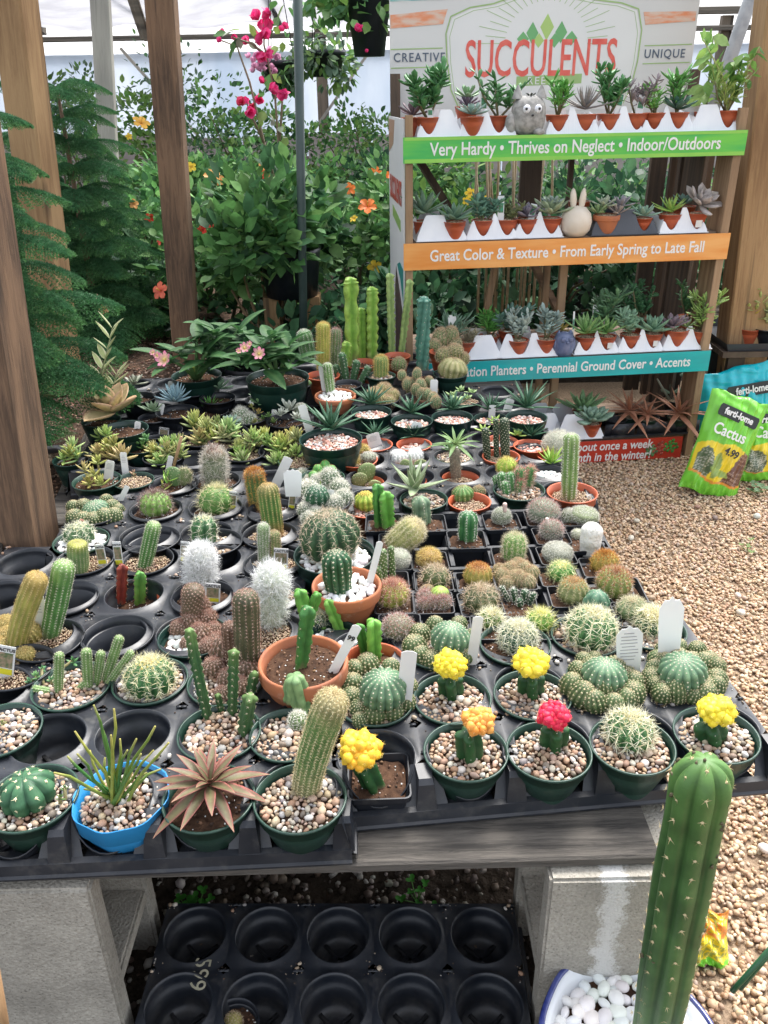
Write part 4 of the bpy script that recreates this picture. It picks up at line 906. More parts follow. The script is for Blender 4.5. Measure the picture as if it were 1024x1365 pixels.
for k in range(7):
    x = -6+k*1.25; g = G(); a = V3(x,WY-.4,PD(512,34,WY-.5)[2]+.02)-ro; b = V3(x,5.0,3.1)-ro; beam(g, a, b, .05, .10); ob('rafter', (g, M_OLDX, False), roof)
g = G(); beam(g, V3(-6.5,6.9,2.62)-ro, V3(3.5,6.9,2.62)-ro, .05, .1); ob('purlin', (g, M_OLDX, False), roof)
for (a, b, lab) in (((178,0),(192,52),0),((628,0),(0,0),0)): pass
def strut(label, pa, pb, Y, w=.05, mtl=None):
    a = PD(*pa, Y); b = PD(*pb, Y); g = G(); beam(g, a-a, b-a, w, w, up=(0,1,0), ch=.004); tagp(ob('timber_brace', (g, mtl or M_OLDX, False), None, tuple(a)), label, 'brace')
strut('dark diagonal timber brace meeting the top of the brown post', (192,52), (168,-20), 3.2, .02)
strut('thin greenish brace slanting from the roof to the brown timber post', (197,54), (176,-15), 3.06, .022)
# low board fence and back bench
g = G(); fence = thing('board_fence', 'low weathered board fence under the plastic wall at the back', 'fence', (0,8.6,0))
for k in range(16):
    x = -5+k*.62; g = G(); box(g, (x,-.02,.02), (x+.60,.02,PD(512,178,8.6)[2]+random.uniform(-.02,.02))); ob('fence_board', (g, mat('mauve_board',(.40,.34,.33),rough=.9,ns=3,c2=(.31,.265,.26),stretch=(1,1,6)), False), fence)
# ------------------------------------------------------------------ foliage
def leafcloud(g, C, Dv, Nv, L, wr, cols, fold=.12):
    n = len(C); Dv = Dv/np.linalg.norm(Dv,axis=1)[:,None]; S = np.cross(Dv, Nv); S /= np.linalg.norm(S,axis=1)[:,None]+1e-9; Nn = np.cross(S, Dv)
    pt = np.array([[0,0,0],[-.42,.32,.5],[0,.36,0],[.42,.32,.5],[-.40,.62,.5],[0,.68,-.05],[.40,.62,.5],[0,1.0,-.12]])
    V = C[:,None,:]+L[:,None,None]*(pt[None,:,0:1]*wr*S[:,None,:]+pt[None,:,1:2]*Dv[:,None,:]+pt[None,:,2:3]*fold*Nn[:,None,:])
    q = np.array([[1,2,5,4],[2,3,6,5]]); tr = np.array([[0,2,1],[0,3,2],[4,5,7],[5,6,7]]); b = (np.arange(n)*8)[:,None,None]
    g.add(V.reshape(-1,3), [(q[None]+b).reshape(-1,4), (tr[None]+b).reshape(-1,3)], np.repeat(cols,8,0))
def cloud(center, rad, n, L, wr, pal, lumps=9, up=.25, jitL=.35, droop=.0):
    """n leaves gathered in clumps inside an ellipsoid"""
    center = np.array(center, float); rad = np.array(rad, float); g = G()
    lc = RNG.normal(0,1,(lumps,3)); lc /= np.linalg.norm(lc,axis=1)[:,None]; lc *= RNG.uniform(.35,.85,(lumps,1)); lr = RNG.uniform(.28,.5,lumps); tone = RNG.uniform(.72,1.3,lumps)
    k = RNG.integers(0,lumps,n); d = RNG.normal(0,1,(n,3)); d /= np.linalg.norm(d,axis=1)[:,None]; rr = RNG.uniform(.35,1,n)**.6
    p = lc[k]+d*(lr[k]*rr)[:,None]; C = center+p*rad
    Dv = d+np.array([0,0,up-droop])+RNG.normal(0,.45,(n,3)); Nv = np.array([0,0,1.])+RNG.normal(0,.55,(n,3))
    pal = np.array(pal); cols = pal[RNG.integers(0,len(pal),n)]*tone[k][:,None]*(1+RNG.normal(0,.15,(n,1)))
    leafcloud(g, C, Dv, Nv, L*(1+RNG.uniform(-jitL,jitL,n)), wr, np.clip(cols,.005,.9)); return g, C
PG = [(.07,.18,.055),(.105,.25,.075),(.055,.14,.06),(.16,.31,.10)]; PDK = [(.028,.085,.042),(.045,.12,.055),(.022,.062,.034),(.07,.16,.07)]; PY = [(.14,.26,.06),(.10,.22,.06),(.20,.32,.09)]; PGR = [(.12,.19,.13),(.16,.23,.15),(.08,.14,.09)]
FLW = {}
def flower_mesh(col, kind):
    def mk():
        g = G()
        if kind == 'hib':
            for k in range(5): g.xf(leaf_geo(.05,.046,.1,'spoon',-.5,c1=lerp(col,(.5,.05,.05),.3),c2=col,fat=False,n=6,cup=.3,wavy=.06), place(k*2*PI/5, .45))
            tube(g, [(0,0,0),(0,0,.02),(0,.004,.035)], .0025, 5, (.75,.5,.1))
        elif kind == 'bract':
            for k in range(3): g.xf(leaf_geo(.032,.034,.1,'ovate',.5,c1=col,c2=lerp(col,(.9,.3,.5),.2),fat=False,n=5,cup=.3), place(k*2*PI/3, .75))
            for k in range(3): g.xf(leaf_geo(.026,.024,.1,'ovate',.5,c1=col,fat=False,n=5,cup=.3), place(k*2*PI/3+.9, 1.1))
        else:
            for k in range(7): g.xf(leaf_geo(.020,.013,.1,'spoon',.2,c1=(.80,.70,.30),c2=col,fat=False,n=5), place(k*2*PI/7, .35))
            blob(g, (0,0,.003), .004, (.8,.7,.25), ICO1)
        return g.mesh('flower', m_leaf())
    return cached(('fl', tuple(col), kind), mk)
def shrub(label, cat, px, Y, z0, z1, rx, n, L, wr, pal, name='shrub', group=None, flowers=(), pot=True, lumps=10, ry=None, stems=5, stemc=(.12,.09,.05), cen=None):
    base = PD(px, 400, Y); bx = base[0]; t = thing(name, label, cat, (bx, Y, cen if cen is not None else 0), group); o = np.array([bx,Y,cen or 0])
    cz = (z0+z1)/2; g, C = cloud(V3(0,0,cz)-V3(0,0,o[2]), (rx, ry or rx, (z1-z0)/2), int(n*1.5), L*.80, wr, pal, lumps); stuff(ob('foliage', (g, m_leaf()), t))
    g = G(); pz = (.24 if pot else 0)+0
    for k in range(stems):
        e = C[RNG.integers(0,len(C))]; b = V3(random.uniform(-.03,.03), random.uniform(-.03,.03), pz); m = (b+e)/2+V3(random.uniform(-.04,.04),random.uniform(-.04,.04),.03)
        tube(g, [b,(b+m)/2,m,(m+e)/2,e], [.009,.008,.006,.005,.003], 5, stemc)
    ob('stems', (g, m_plant()), t)
    if pot:
        g = G(); lathe(g, [(.001,0),(.10,0),(.13,.22),(.137,.225),(.14,.25),(.132,.25),(.128,.22),(.001,.21)], 20); ob('pot', (g, M_BLACK), t)
    for fx, fy, fs, col, kind in flowers:
        p = PD(fx, fy, Y-(ry or rx)*.9)-o; f = ob('flower', flower_mesh(col, kind), t, tuple(p), (random.uniform(.6,1.3), random.uniform(-.4,.4), random.uniform(-.5,.5)), fs)
    return t
OR = (.80,.22,.04); RD = (.72,.04,.02); PE = (.80,.42,.14); YL = (.80,.60,.05); PK = (.80,.035,.22); CO = (.80,.20,.12)
B = 'nursery shrubs in black pots behind the bench'
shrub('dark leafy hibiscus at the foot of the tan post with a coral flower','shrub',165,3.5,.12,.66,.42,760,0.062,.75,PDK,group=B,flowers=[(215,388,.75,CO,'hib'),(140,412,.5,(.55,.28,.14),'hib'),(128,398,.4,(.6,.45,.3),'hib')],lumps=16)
shrub('green hibiscus just right of the brown post with two red flowers','shrub',300,3.75,.25,0.9,.42,800,0.068,.72,PG,group=B,flowers=[(282,296,.65,RD,'hib'),(270,308,.6,RD,'hib'),(290,302,.5,RD,'hib'),(323,297,.35,(.7,.2,.12),'hib')],lumps=16)
shrub('tall bushy hibiscus with large leaves left of the dark green pole','shrub',362,3.35,0.46,1.03,0.3,640,0.085,.7,PG,group=B,lumps=14,stems=9,stemc=(.26,.18,.10))
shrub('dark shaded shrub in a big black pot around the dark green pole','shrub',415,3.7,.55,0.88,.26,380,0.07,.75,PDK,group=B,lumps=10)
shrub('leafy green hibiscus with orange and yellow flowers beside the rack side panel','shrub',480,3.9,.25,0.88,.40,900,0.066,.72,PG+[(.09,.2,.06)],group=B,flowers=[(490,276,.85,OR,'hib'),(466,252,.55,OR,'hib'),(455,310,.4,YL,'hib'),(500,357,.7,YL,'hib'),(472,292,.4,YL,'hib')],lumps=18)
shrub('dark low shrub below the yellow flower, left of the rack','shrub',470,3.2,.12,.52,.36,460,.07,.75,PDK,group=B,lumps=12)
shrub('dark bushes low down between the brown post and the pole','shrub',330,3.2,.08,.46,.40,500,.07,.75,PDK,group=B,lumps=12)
shrub('mid green shrub with a small red flower left of the brown post','shrub',195,4.3,.3,0.86,.42,700,0.065,.7,PG,group=B,flowers=[(199,291,.5,RD,'hib'),(178,272,.5,PE,'hib'),(215,324,.45,RD,'hib')],lumps=14)
shrub('green shrub with peach flowers further back right of the brown post','shrub',285,5.2,.5,0.93,.5,760,0.065,.7,PG,group=B,flowers=[(283,236,1.0,PE,'hib'),(255,223,.6,YL,'hib'),(291,240,.7,PE,'hib')],lumps=14)
shrub('shrub with one red bloom under the bougainvillea branches','shrub',350,5.4,.5,0.95,.5,760,0.068,.7,PG,group=B,flowers=[(353,232,.7,RD,'hib'),(350,222,.5,PE,'hib')],lumps=14)
shrub('bright orange-flowered shrub near the top of the rack side panel','shrub',505,5.4,.45,0.94,.48,760,0.065,.7,PDK+PG,group=B,flowers=[(500,232,.9,OR,'hib'),(512,236,.9,OR,'hib'),(515,235,.7,OR,'hib')],lumps=14)
shrub('bright green rose bush with a yellow bloom between the pale and brown posts','shrub',190,6.4,.35,1.4,0.4,560,0.065,.65,PY,group=B,flowers=[(188,165,1.3,(.85,.5,.08),'hib'),(172,182,.5,YL,'hib')],lumps=14)
shrub('airy pale green bush in front of the blue plastic behind the brown post','shrub',268,6.8,.45,1.58,0.55,620,0.06,.5,PGR+PG,group=B,lumps=16)
shrub('leafy bush behind the pole at mid height on the back bench','shrub',345,7.2,.55,1.3,0.6,760,0.065,.7,PG+PY,group=B,lumps=16)
shrub('light green potted bush low against the board fence near the rack','shrub',455,7.0,.45,1.05,.42,460,0.065,.6,PY+PG,group=B,lumps=12)
shrub('small leafy seedlings on the back bench just left of the sign','shrub',500,7.4,.6,1.15,0.45,420,0.06,.65,PG+PY,group=B,lumps=10)
shrub('pale shrub seen between the conifer and the pale post','shrub',110,7.0,.4,1.35,.5,520,0.06,.65,PGR+PY,group=B,lumps=12)
shrub('loose sprays of bush behind the pale post','shrub',152,7.8,.5,1.45,0.45,420,0.06,.6,PGR+PY,group=B,lumps=12)
shrub('low bright bush behind the conifer tips left of the pale post','shrub',230,4.9,.2,0.75,.45,560,0.06,.7,PG,group=B,lumps=12)
# behind the rack
shrub('leafy bush with yellow blooms seen through the left of the middle rack shelf','shrub',590,3.9,.42,1.02,.30,520,.06,.7,PY+PG,group=B,flowers=[(627,258,.5,YL,'hib'),(622,268,.4,YL,'hib'),(650,264,.35,YL,'hib')],lumps=12)
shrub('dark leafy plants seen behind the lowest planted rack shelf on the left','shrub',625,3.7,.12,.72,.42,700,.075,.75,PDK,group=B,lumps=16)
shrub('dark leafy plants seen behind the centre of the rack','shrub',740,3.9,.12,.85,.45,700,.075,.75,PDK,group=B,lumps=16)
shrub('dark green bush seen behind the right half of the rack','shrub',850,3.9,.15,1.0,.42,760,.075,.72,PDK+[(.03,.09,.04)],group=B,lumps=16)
shrub('fine-leaved dark bush seen through the middle of the upper rack gap','shrub',760,4.6,.45,1.12,.45,640,.05,.5,PDK+PG,group=B,lumps=14)
shrub('tangle of leaves right of the large tan post','shrub',1018,3.9,.35,1.05,.28,420,.07,.75,PG+PDK,group=B,lumps=12)
shrub('dark foliage at the right edge behind the shelf of cups','shrub',1040,3.3,.3,.8,.30,360,.08,.75,PDK,group=B,lumps=10)
shrub('dark leaves low behind the left end of the rack','shrub',560,3.4,.1,.55,.30,360,.07,.75,PDK,group=B,lumps=10)
# backdrop of hedge beyond everything so no bare ground line shows
g, _ = cloud((0,0,.28), (6.2,.45,.42), 5600, .09, .65, PG+PDK+PY, lumps=70); hdg = stuff(ob('far_greenery', (g, m_leaf()), None, (-.4,8.0,0))); tagp(hdg, 'mass of mixed nursery greenery along the back under the plastic wall', 'greenery')
g, _ = cloud((0,0,.22), (3.6,.7,.40), 4200, .075, .7, PDK+PG, lumps=60); hd2 = stuff(ob('nursery_greenery', (g, m_leaf()), None, (.2,5.0,0))); tagp(hd2, 'mass of dark mixed nursery plants filling the middle distance', 'greenery')
# bare stems behind the middle shelf
g = G(); base = PD(690,330,3.3)
for k in range(13):
    a = PD(640+k*7+random.uniform(-4,4), 330, 3.3+random.uniform(-.1,.1)); b = PD(625+k*9+random.uniform(-14,14), 200, 3.3)
    tube(g, [a-base-V3(0,0,.25), a-base, (a+b)/2-base+V3(random.uniform(-.02,.02),0,0), b-base+V3(0,0,.1)], [.006,.006,.005,.004], 5, (.30,.24,.15))
tagp(ob('bare_stems', (g, m_plant()), None, tuple(base)), 'bundle of tall bare brown stems seen through the gap under the green strip', 'plant')
# ------------------------------------------------------------------ conifers on the left
def frond_mesh(var, L=.5):
    def mk():
        g = G(); n = 46; t = np.linspace(0,1,n); ax = np.stack([np.zeros(n), t*L, .10*L*np.sin(t*PI*.9)-.22*L*t**2.2],1)
        tube(g, ax, np.linspace(.004,.0015,n), 4, (.07,.10,.04)); V=[]; Cc=[]
        for i in range(2,n):
            for s in (-1,1):
                tl = L*.36*math.sin(min(1,t[i]*.9+.12)*PI)**.7*random.uniform(.8,1.1)+.012; m = 16; u = np.linspace(0,1,m)
                fwd = .45; dx = s*u*tl*.86; dy = u*tl*fwd; dz = .1*tl*u-.62*tl*u**2
                q = ax[i]+np.stack([dx,dy,dz],1); q = np.repeat(q, 6, 0); mm = len(q)
                d = RNG.normal(0,1,(mm,3))*np.array([.55,.75,.8])+np.array([s*.5,.6,.15]); d /= np.linalg.norm(d,axis=1)[:,None]; nl = RNG.uniform(.008,.017,(mm,1))
                sd = np.cross(d, RNG.normal(0,1,(mm,3))); sd /= np.linalg.norm(sd,axis=1)[:,None]
                V.append(np.stack([q+sd*.0021, q-sd*.0021, q+d*nl],1).reshape(-1,3)); c = np.array([.046,.14,.06])*RNG.uniform(.75,1.25)*(1+.7*(np.repeat(u,6)[:,None]**3)*np.array([[1.3,.8,.3]])); Cc.append(np.repeat(c,3,0))
        V = np.concatenate(V); g.add(V, np.arange(len(V)).reshape(-1,3), np.clip(np.concatenate(Cc),0,1)); return g.mesh('frond', m_leaf(), False)
    return cached(('frond', var), mk)
def conifer(label, px, Y, z0, z1, L, whorls, per, seed, aim=None):
    random.seed(seed); b = PD(px, 300, Y); t = thing('conifer', label, 'conifer', (b[0],Y,0), 'soft dark green potted conifers on the left'); g = G(); tube(g, [(0,0,0),(0,0,z1)], [.02,.006], 8, (.16,.10,.06)); ob('trunk', (g, m_plant()), t)
    for k in range(whorls):
        z = z0+(z1-z0)*k/(whorls-1)
        for j in range(per):
            a = j*2*PI/per+k*.7+random.uniform(-.25,.25); s = L*(1-.45*k/whorls)*random.uniform(.8,1.1)/.5
            ob('frond', frond_mesh(random.randrange(3)), t, (0,0,z+random.uniform(-.02,.02)), (random.uniform(-.05,.22), random.uniform(-.2,.2), a), s)
    return t
conifer('nearest dark green conifer with drooping fronds reaching over the tan post', -60, 2.10, .50, 1.16, .36, 8, 7, 3)
conifer('dark green conifer standing right of the tan post with feathery fronds', 108, 3.35, .34, 1.22, .36, 11, 7, 5)
conifer('dark green conifer crowded at the left edge behind the tan post', 18, 3.6, .35, 1.05, .36, 9, 6, 8)
random.seed(11)
# bougainvillea and hanging baskets
def hang(label, px, py, Y, r, h, n, L, pal, flowers=(), cat='hanging plant', pot=True, ext=(1.6,1.3), name='hanging_basket', group=None, wire=True):
    p = PD(px, py, Y); t = thing(name, label, cat, p, group); o = p
    if pot:
        g = G(); lathe(g, [(.001,-h/2),(r*.7,-h/2),(r,h/2),(r*1.04,h/2),(r*1.04,h/2+.02),(r*.96,h/2+.02),(r*.94,h/2-.02),(.001,h/2-.02)], 20); ob('pot', (g, M_BLACK), t)
    if wire:
        g = G()
        for a in (0,2.1,4.2): tube(g, [(r*math.cos(a),r*math.sin(a),h/2),(0,0,h/2+.55)], .002, 4)
        tube(g, [(0,0,h/2+.55),(0,0,h/2+1.2)], .002, 4); ob('wire', (g, M_BLACK), t)
    if n:
        g, C = cloud((0,0,h/2-.02), (r*ext[0], r*ext[0], r*ext[1]), n, L, .6, pal, 10, droop=.5); stuff(ob('foliage', (g, m_leaf()), t))
    for fx, fy, fs, col, kind in flowers:
        q = PD(fx, fy, Y-.12)-o; ob('flower', flower_mesh(col, kind), t, tuple(q), (random.uniform(.3,1.5), random.uniform(-.6,.6), random.uniform(-1,1)), fs)
    return t
bz = [(355,22,1.0),(362,18,.9),(345,27,.9),(348,25,.8),(347,45,.9),(352,50,.8),(293,42,.5),(311,45,.5),(295,55,.45),(333,56,.7),(350,68,.9),(354,70,.7),(346,50,.6),(374,42,.5),(347,111,.6),(358,120,.9),(363,122,.7),(347,130,.8),(375,120,.8),(379,126,.8),(327,128,.7),(325,140,.8),(330,146,.9),(333,141,.7),(377,38,.6)]
bt = hang('bougainvillea with magenta bracts on thin arching stems beside the pole','',347,170,3.5,.05,.05,0,.05,PG) if False else None
p = PD(380,205,3.5); bt = thing('bougainvillea', 'bougainvillea with magenta bracts on thin arching stems beside the dark green pole', 'flowering plant', (p[0],3.5,0)); o = np.array([p[0],3.5,0])
g = G()
for pts in ([(383,300),(352,190),(333,110),(316,62),(290,52)], [(383,300),(372,200),(366,120),(352,60),(352,18)], [(350,70),(335,58),(310,50)], [(372,200),(376,140),(377,120)], [(352,190),(338,160),(328,135)]):
    tube(g, [PD(x,y,3.5)-o for x,y in pts], np.linspace(.006,.0025,len(pts)), 5, (.20,.15,.10))
tube(g, [(0,0,.2), PD(383,300,3.5)-o], .008, 5, (.2,.15,.1)); ob('stems', (g, m_plant()), bt)
for x,y,s in bz: ob('flower', flower_mesh(PK if random.random()<.7 else (.62,.03,.10), 'bract'), bt, tuple(PD(x,y,3.5+random.uniform(-.04,.04))-o), (random.uniform(0,3),random.uniform(-1,1),random.uniform(0,6)), s*1.45)
g = G(); C = np.array([PD(x+random.uniform(-12,12), y+random.uniform(-10,10), 3.5)-o for x,y in [(310,60),(318,66),(305,64),(320,40),(330,50),(365,90),(372,50),(368,100),(376,80),(345,150),(360,160),(372,165),(380,180),(300,50),(355,140),(362,30)]*2]); n = len(C)
leafcloud(g, C, RNG.normal(0,1,(n,3))+V3(0,0,-.3), RNG.normal(0,1,(n,3))+V3(0,-.6,.5), RNG.uniform(.035,.06,n), .75, pebcols(n, np.array([(.10,.22,.07),(.2,.3,.08),(.07,.17,.08),(.25,.28,.2)]))); ob('leaves', (g, m_leaf()), bt)
g = G(); lathe(g, [(.001,0),(.10,0),(.13,.22),(.14,.25),(.128,.22),(.001,.21)], 20); ob('pot', (g, M_BLACK), bt)
hang('hanging basket with a pale pink flower mass behind the dark green pole', 372, 100, 4.4, .08, .08, 260, .042, PGR+PG, flowers=[(350+random.uniform(-18,20), 84+random.uniform(-16,16), .85, (.78,.45,.62), 'bract') for _ in range(26)], ext=(1.4,1.7))
hang('hanging basket of trailing green foliage right of the dark green pole', 432, 88, 4.4, .10, .09, 420, .045, PY+PGR, ext=(1.7,1.5))
hang('square-sided black hanging pot trailing leaves at the top, left of the sign', 492, 38, 3.3, .075, .17, 170, .05, PG+PY, flowers=[(478,43,.9,PK,'bract'),(490,70,.4,PK,'bract')], ext=(1.6,1.6))
hang('leafy spray hanging from the roof at the top left of the sign', 440, 6, 3.4, .07, .05, 150, .055, PG+PY, pot=False, ext=(3.0,.9))
g = G(); lathe(g, [(.001,0),(.07,0),(.09,.13),(.096,.15),(.086,.13),(.001,.12)], 20)
# black pot hanging on the pole with bushy plant
pp = PD(398,395,3.55); t = thing('nursery_pot', 'big black nursery pot standing on wooden blocks at the foot of the green pole', 'plant pot', (pp[0],3.3,0)); g = G()
zb = PD(398,393,3.3)[2]; zt2 = PD(398,330,3.3)[2]; lathe(g, [(.001,zb),(.10,zb),(.118,zt2-.02),(.124,zt2),(.112,zt2),(.11,zt2-.03),(.001,zt2-.03)], 28); ob('pot', (g, M_BLACK), t)
g = G(); box(g, (-.11,-.05,0), (-.05,.05,zb)); box(g, (.05,-.05,0), (.11,.05,zb)); ob('wood_block', (g, M_TAN, False), t)
# ================================================================== PLANTS ON THE BENCH
GA = 'grafted cacti in green pots'; GS = 'round star-spined cacti'; GL = 'clustering cacti with many small offsets'; GQ = 'cacti in small square black pots'; GC_ = 'column cacti in black pots'
GSU = 'golden-leaved succulents in black pots'; GH = 'dark green rosettes in round pots'; GR = 'small plants in brick-red plastic pots'; GX = 'assorted potted cacti on the bench'
def cac(label, px, py, D=.112, pot='green', fill='peb', group=GX, **k): return start('potted_cactus', label, 'cactus', px, py, D, pot, fill, group=group, **k)
def suc(label, px, py, D=.112, pot='green', fill='peb', group=GX, **k): return start('potted_succulent', label, 'succulent', px, py, D, pot, fill, group=group, **k)
YG = (.80,.62,.03); YG2 = (.85,.70,.06); OG = (.80,.30,.05); RG = (.66,.015,.05); RG2 = (.78,.03,.09)
STK = dict(ribs=13, dep=.20, c1=(.045,.14,.05), c2=(.08,.20,.07), sp=.0085)
# ---- front right tray, front row
cac('yellow-orange topped grafted cactus in a square black pot sunk in an empty hole', 505, 1034, .082, 'square', 'soil', GA, dz=-.018, nofill=False)
graft(500,1052, 484,1018, 480,1001, 53, (.82,.42,.03), (.85,.60,.05), 30)
cac('orange-topped grafted cactus in a green pot of pebbles in the front row', 621, 1000, group=GA); graft(627,1014, 624,975, 638,962, 39, OG, (.85,.42,.10), 34)
cac('red-topped grafted cactus in a green pot of pebbles', 732, 1000, group=GA); graft(738,998, 740,968, 739,954, 40, RG, RG2, 36)
cac('star-spined round cactus between the red and yellow grafted cacti in the front row', 843, 992, group=GS); globe(838, 974, 66, asp=.82, **STK)
cac('yellow-topped grafted cactus at the right end of the front row', 955, 978, group=GA); graft(950,988, 945,962, 956,948, 44, YG, YG2, 40)
# second row
cac('yellow-topped grafted cactus on the left of the two side by side in the second row', 603, 930, group=GA); graft(602,930, 600,902, 600,887, 40, YG, YG2, 32)
cac('yellow-topped grafted cactus on the right of the two side by side in the second row', 710, 925, group=GA); graft(708,928, 708,900, 708,884, 43, YG, YG2, 34)
REB = dict(ribs=15, dep=.16, c1=(.085,.17,.10), c2=(.13,.22,.12), sp=.0065)
cac('lumpy clustering cactus with a ribbed green centre between the yellow graft and the grey label', 806, 905, group=GL); globe(806, 899, 62, style='felt', asp=.72, lift=.012, **REB)
ring_offsets(806, 915, 42, 22, 12, 30, 190, 530); offsets([(770,893,26),(778,880,24),(838,882,24),(792,878,22),(806,918,26,1.3,.01),(785,926,28),(826,925,26)])
cac('biggest clustering cactus with a ribbed green centre at the right edge of the bench', 912, 898, group=GL); globe(912, 893, 66, style='felt', asp=.72, lift=.014, **REB)
ring_offsets(912, 903, 44, 24, 14, 30, 0, 360); offsets([(876,880,28),(872,897,26),(884,866,24),(905,862,24),(930,866,26),(946,880,26),(902,920,26,1.3,.008),(922,925,26),(884,915,28),(938,915,30)])
cac('clustering cactus with pale green ribs left of the yellow grafted cactus, beside a grey label', 500, 932, group=GL); globe(510, 916, 66, style='felt', asp=.85, lift=.02, **REB)
offsets([(490,886,34),(473,893,30),(521,890,28),(470,912,32),(468,930,30),(480,945,28),(500,952,30),(524,948,28),(541,936,28),(545,915,26),(480,960,22)]); card(537,950, 546,868, 21, 'stick')
# third row
cac('clustering cactus with a broad ribbed top behind the left yellow grafted cactus', 585, 862, group=GL); globe(598, 850, 56, style='felt', asp=.8, lift=.02, **REB)
offsets([(553,862,34),(562,874,28),(578,880,30),(600,882,28),(618,876,26),(625,862,24),(560,845,30),(580,833,26),(612,832,24),(630,848,22)]); card(628,888, 638,822, 14, 'stick')
cac('white-starred cactus on bare soil behind the right yellow grafted cactus', 687, 857, fill='soil', group=GS); globe(690, 848, 52, style='starw', asp=.9, ribs=14, dep=.2, c1=(.05,.12,.07), c2=(.08,.16,.09), sp=.0065)
cac('large star-spined cactus with a yellow crown, third from left in the right tray', 782, 846, group=GS); globe(786, 838, 68, asp=.9, **STK)
cac('dark star cactus with a pale orange crown half hidden by the blank white label', 868, 838, group=GS); globe(870, 828, 46, style='star', asp=.9, ribs=12, dep=.22, c1=(.03,.09,.04), c2=(.05,.14,.05), ctop=(.6,.5,.2), sp=.008)
lp = P(891,880,TZ+.01); t = thing('plant_label', 'large blank bright white plant label at the right edge of the bench', 'plant label', lp); K.root = t; K.o = np.array(lp); K.zf = lp[2]; card(891,880, 897,795, 33, 'blank'); K.root.children[0].data.materials.clear(); K.root.children[0].data.materials.append(mat('bright_white_label',(.86,.86,.86),rough=.4,ns=20,c2=(.84,.84,.84)))
cac('small grey-green bristly cactus in a square pot at the right edge of the lattice tray', 848, 818, .072, 'square', 'soil', GQ); globe(845, 812, 42, style='fuzz', asp=.8, ribs=12, dep=.1, c1=(.12,.18,.08), sp=.005)
# big printed grey label stands in the third row right
suc('grey printed plant label standing alone in the tray behind a clustering cactus', 842, 866, .05, 'square', 'soil', GX, dz=-.03) if False else None
lp = P(838,900,TZ+.004); t = thing('plant_label', 'grey printed plant label with lines of tiny text, left of the blank white one', 'plant label', lp); K.root = t; K.o = np.array(lp); K.zf = lp[2]; card(838,900, 840,834, 35, 'big')
# ---- front left tray, front row
cac('dark green segmented barrel cactus in the front left corner pot', 42, 1062, .114); globe(38, 1055, 78, ribs=8, dep=.24, sharp=.5, c1=(.02,.075,.035), c2=(.045,.13,.06), style=dict(k=3,L=.005,el=.5,w=.0012,c=(.7,.6,.4),dr=.0024,dc=(.74,.66,.42)), asp=.72, sp=.014)
sprig([(80,1062,.02),(86,1050,.018)], L=.008, col=(.06,.13,.04), tip=(.08,.17,.05), foot=(82,1068))
suc('thin pencil-stemmed green succulent in the bright blue pot', 162, 1060, .118, 'blue', 'peb', sink=.014)
g = G(); base = P(158,1068,K.zf)
for tx, ty, m in ((100,975,(140,1030)),(72,1030,(110,1045)),(125,940,(140,990)),(152,945,(150,1000)),(148,980,(150,1020)),(170,1000,(160,1030)),(188,1005,(170,1035)),(207,968,(180,1010)),(225,990,(190,1030)),(215,1025,(185,1045)),(120,1000,(135,1040)),(103,1005,(125,1040)),(160,985,(156,1030)),(196,1030,(178,1046)),(140,1010,(146,1040)),(182,985,(168,1030)),(90,1008,(120,1038)),(134,965,(146,1005)),(176,1030,(166,1048)),(112,1052,(136,1058)),(205,1000,(176,1040)),(145,1035,(150,1050))):
    Yt = base[1]+random.uniform(-.035,.02); e = PD(tx,ty,Yt); md = PD(m[0],m[1],(Yt+base[1])/2); b = base+V3(random.uniform(-.014,.014),random.uniform(-.01,.01),-.004)
    pts = np.array([b,(b+md)/2+V3(random.uniform(-.003,.003),0,-.002),md,(md+e)/2+V3(random.uniform(-.004,.004),0,.003),e]); c = lerp((.05,.17,.04),(.33,.34,.06),random.random()**1.4)
    tube(g, pts-K.o, [.0024,.0022,.0020,.0018,.0012], 6, np.array([c]*4+[lerp(c,(.45,.32,.1),.5)]))
ob('pencil_stems', (g, m_plant()), K.root)
tm = text_mesh('9 %', .022, M_INK, ext=.0003, bold=.0004) if False else text_mesh('9', .022, M_INK, ext=.0003, bold=.0004); q = PD(168,1116, K.c[1]-.0455); o = ob('handwriting', tm, K.root, tuple(loc(q)), (PI/2-.25,0,.08))
suc('pinkish red spiky rosette spreading over its green pot in the front left tray', 278, 1062, .114, 'green', 'soil')
rosette(280, 1046, 182, lift=.030, n=26, wr=.235, e0=1.25, e1=-.25, s0=.40, T=.16, wf='lance', curl=-.38, c1=(.11,.075,.042), c2=(.17,.09,.055), edge=(.36,.09,.09), stripe=(.13,.15,.065), cup=.16, fat=True, tip=(.38,.18,.14))
cac('leaning dotted column cactus with a small pup in the front row beside the yellow-orange graft', 400, 1062, .116); stem(408,1056, 447,925, 50, ribs=17, style=dict(k=7,L=.0048,el=.5,w=.0007,c=(.66,.58,.34),c2=(.6,.45,.25),dr=.0014,dc=(.62,.60,.38)), dep=.10, c1=(.095,.19,.055), c2=(.13,.23,.07), ctop=(.33,.27,.13), cbase=(.20,.21,.10), sp=.0052, bend=1.3, yoff=-.02)
offsets([(397,960,26,1.0,.062)], style='white', c1=(.12,.22,.07)); 
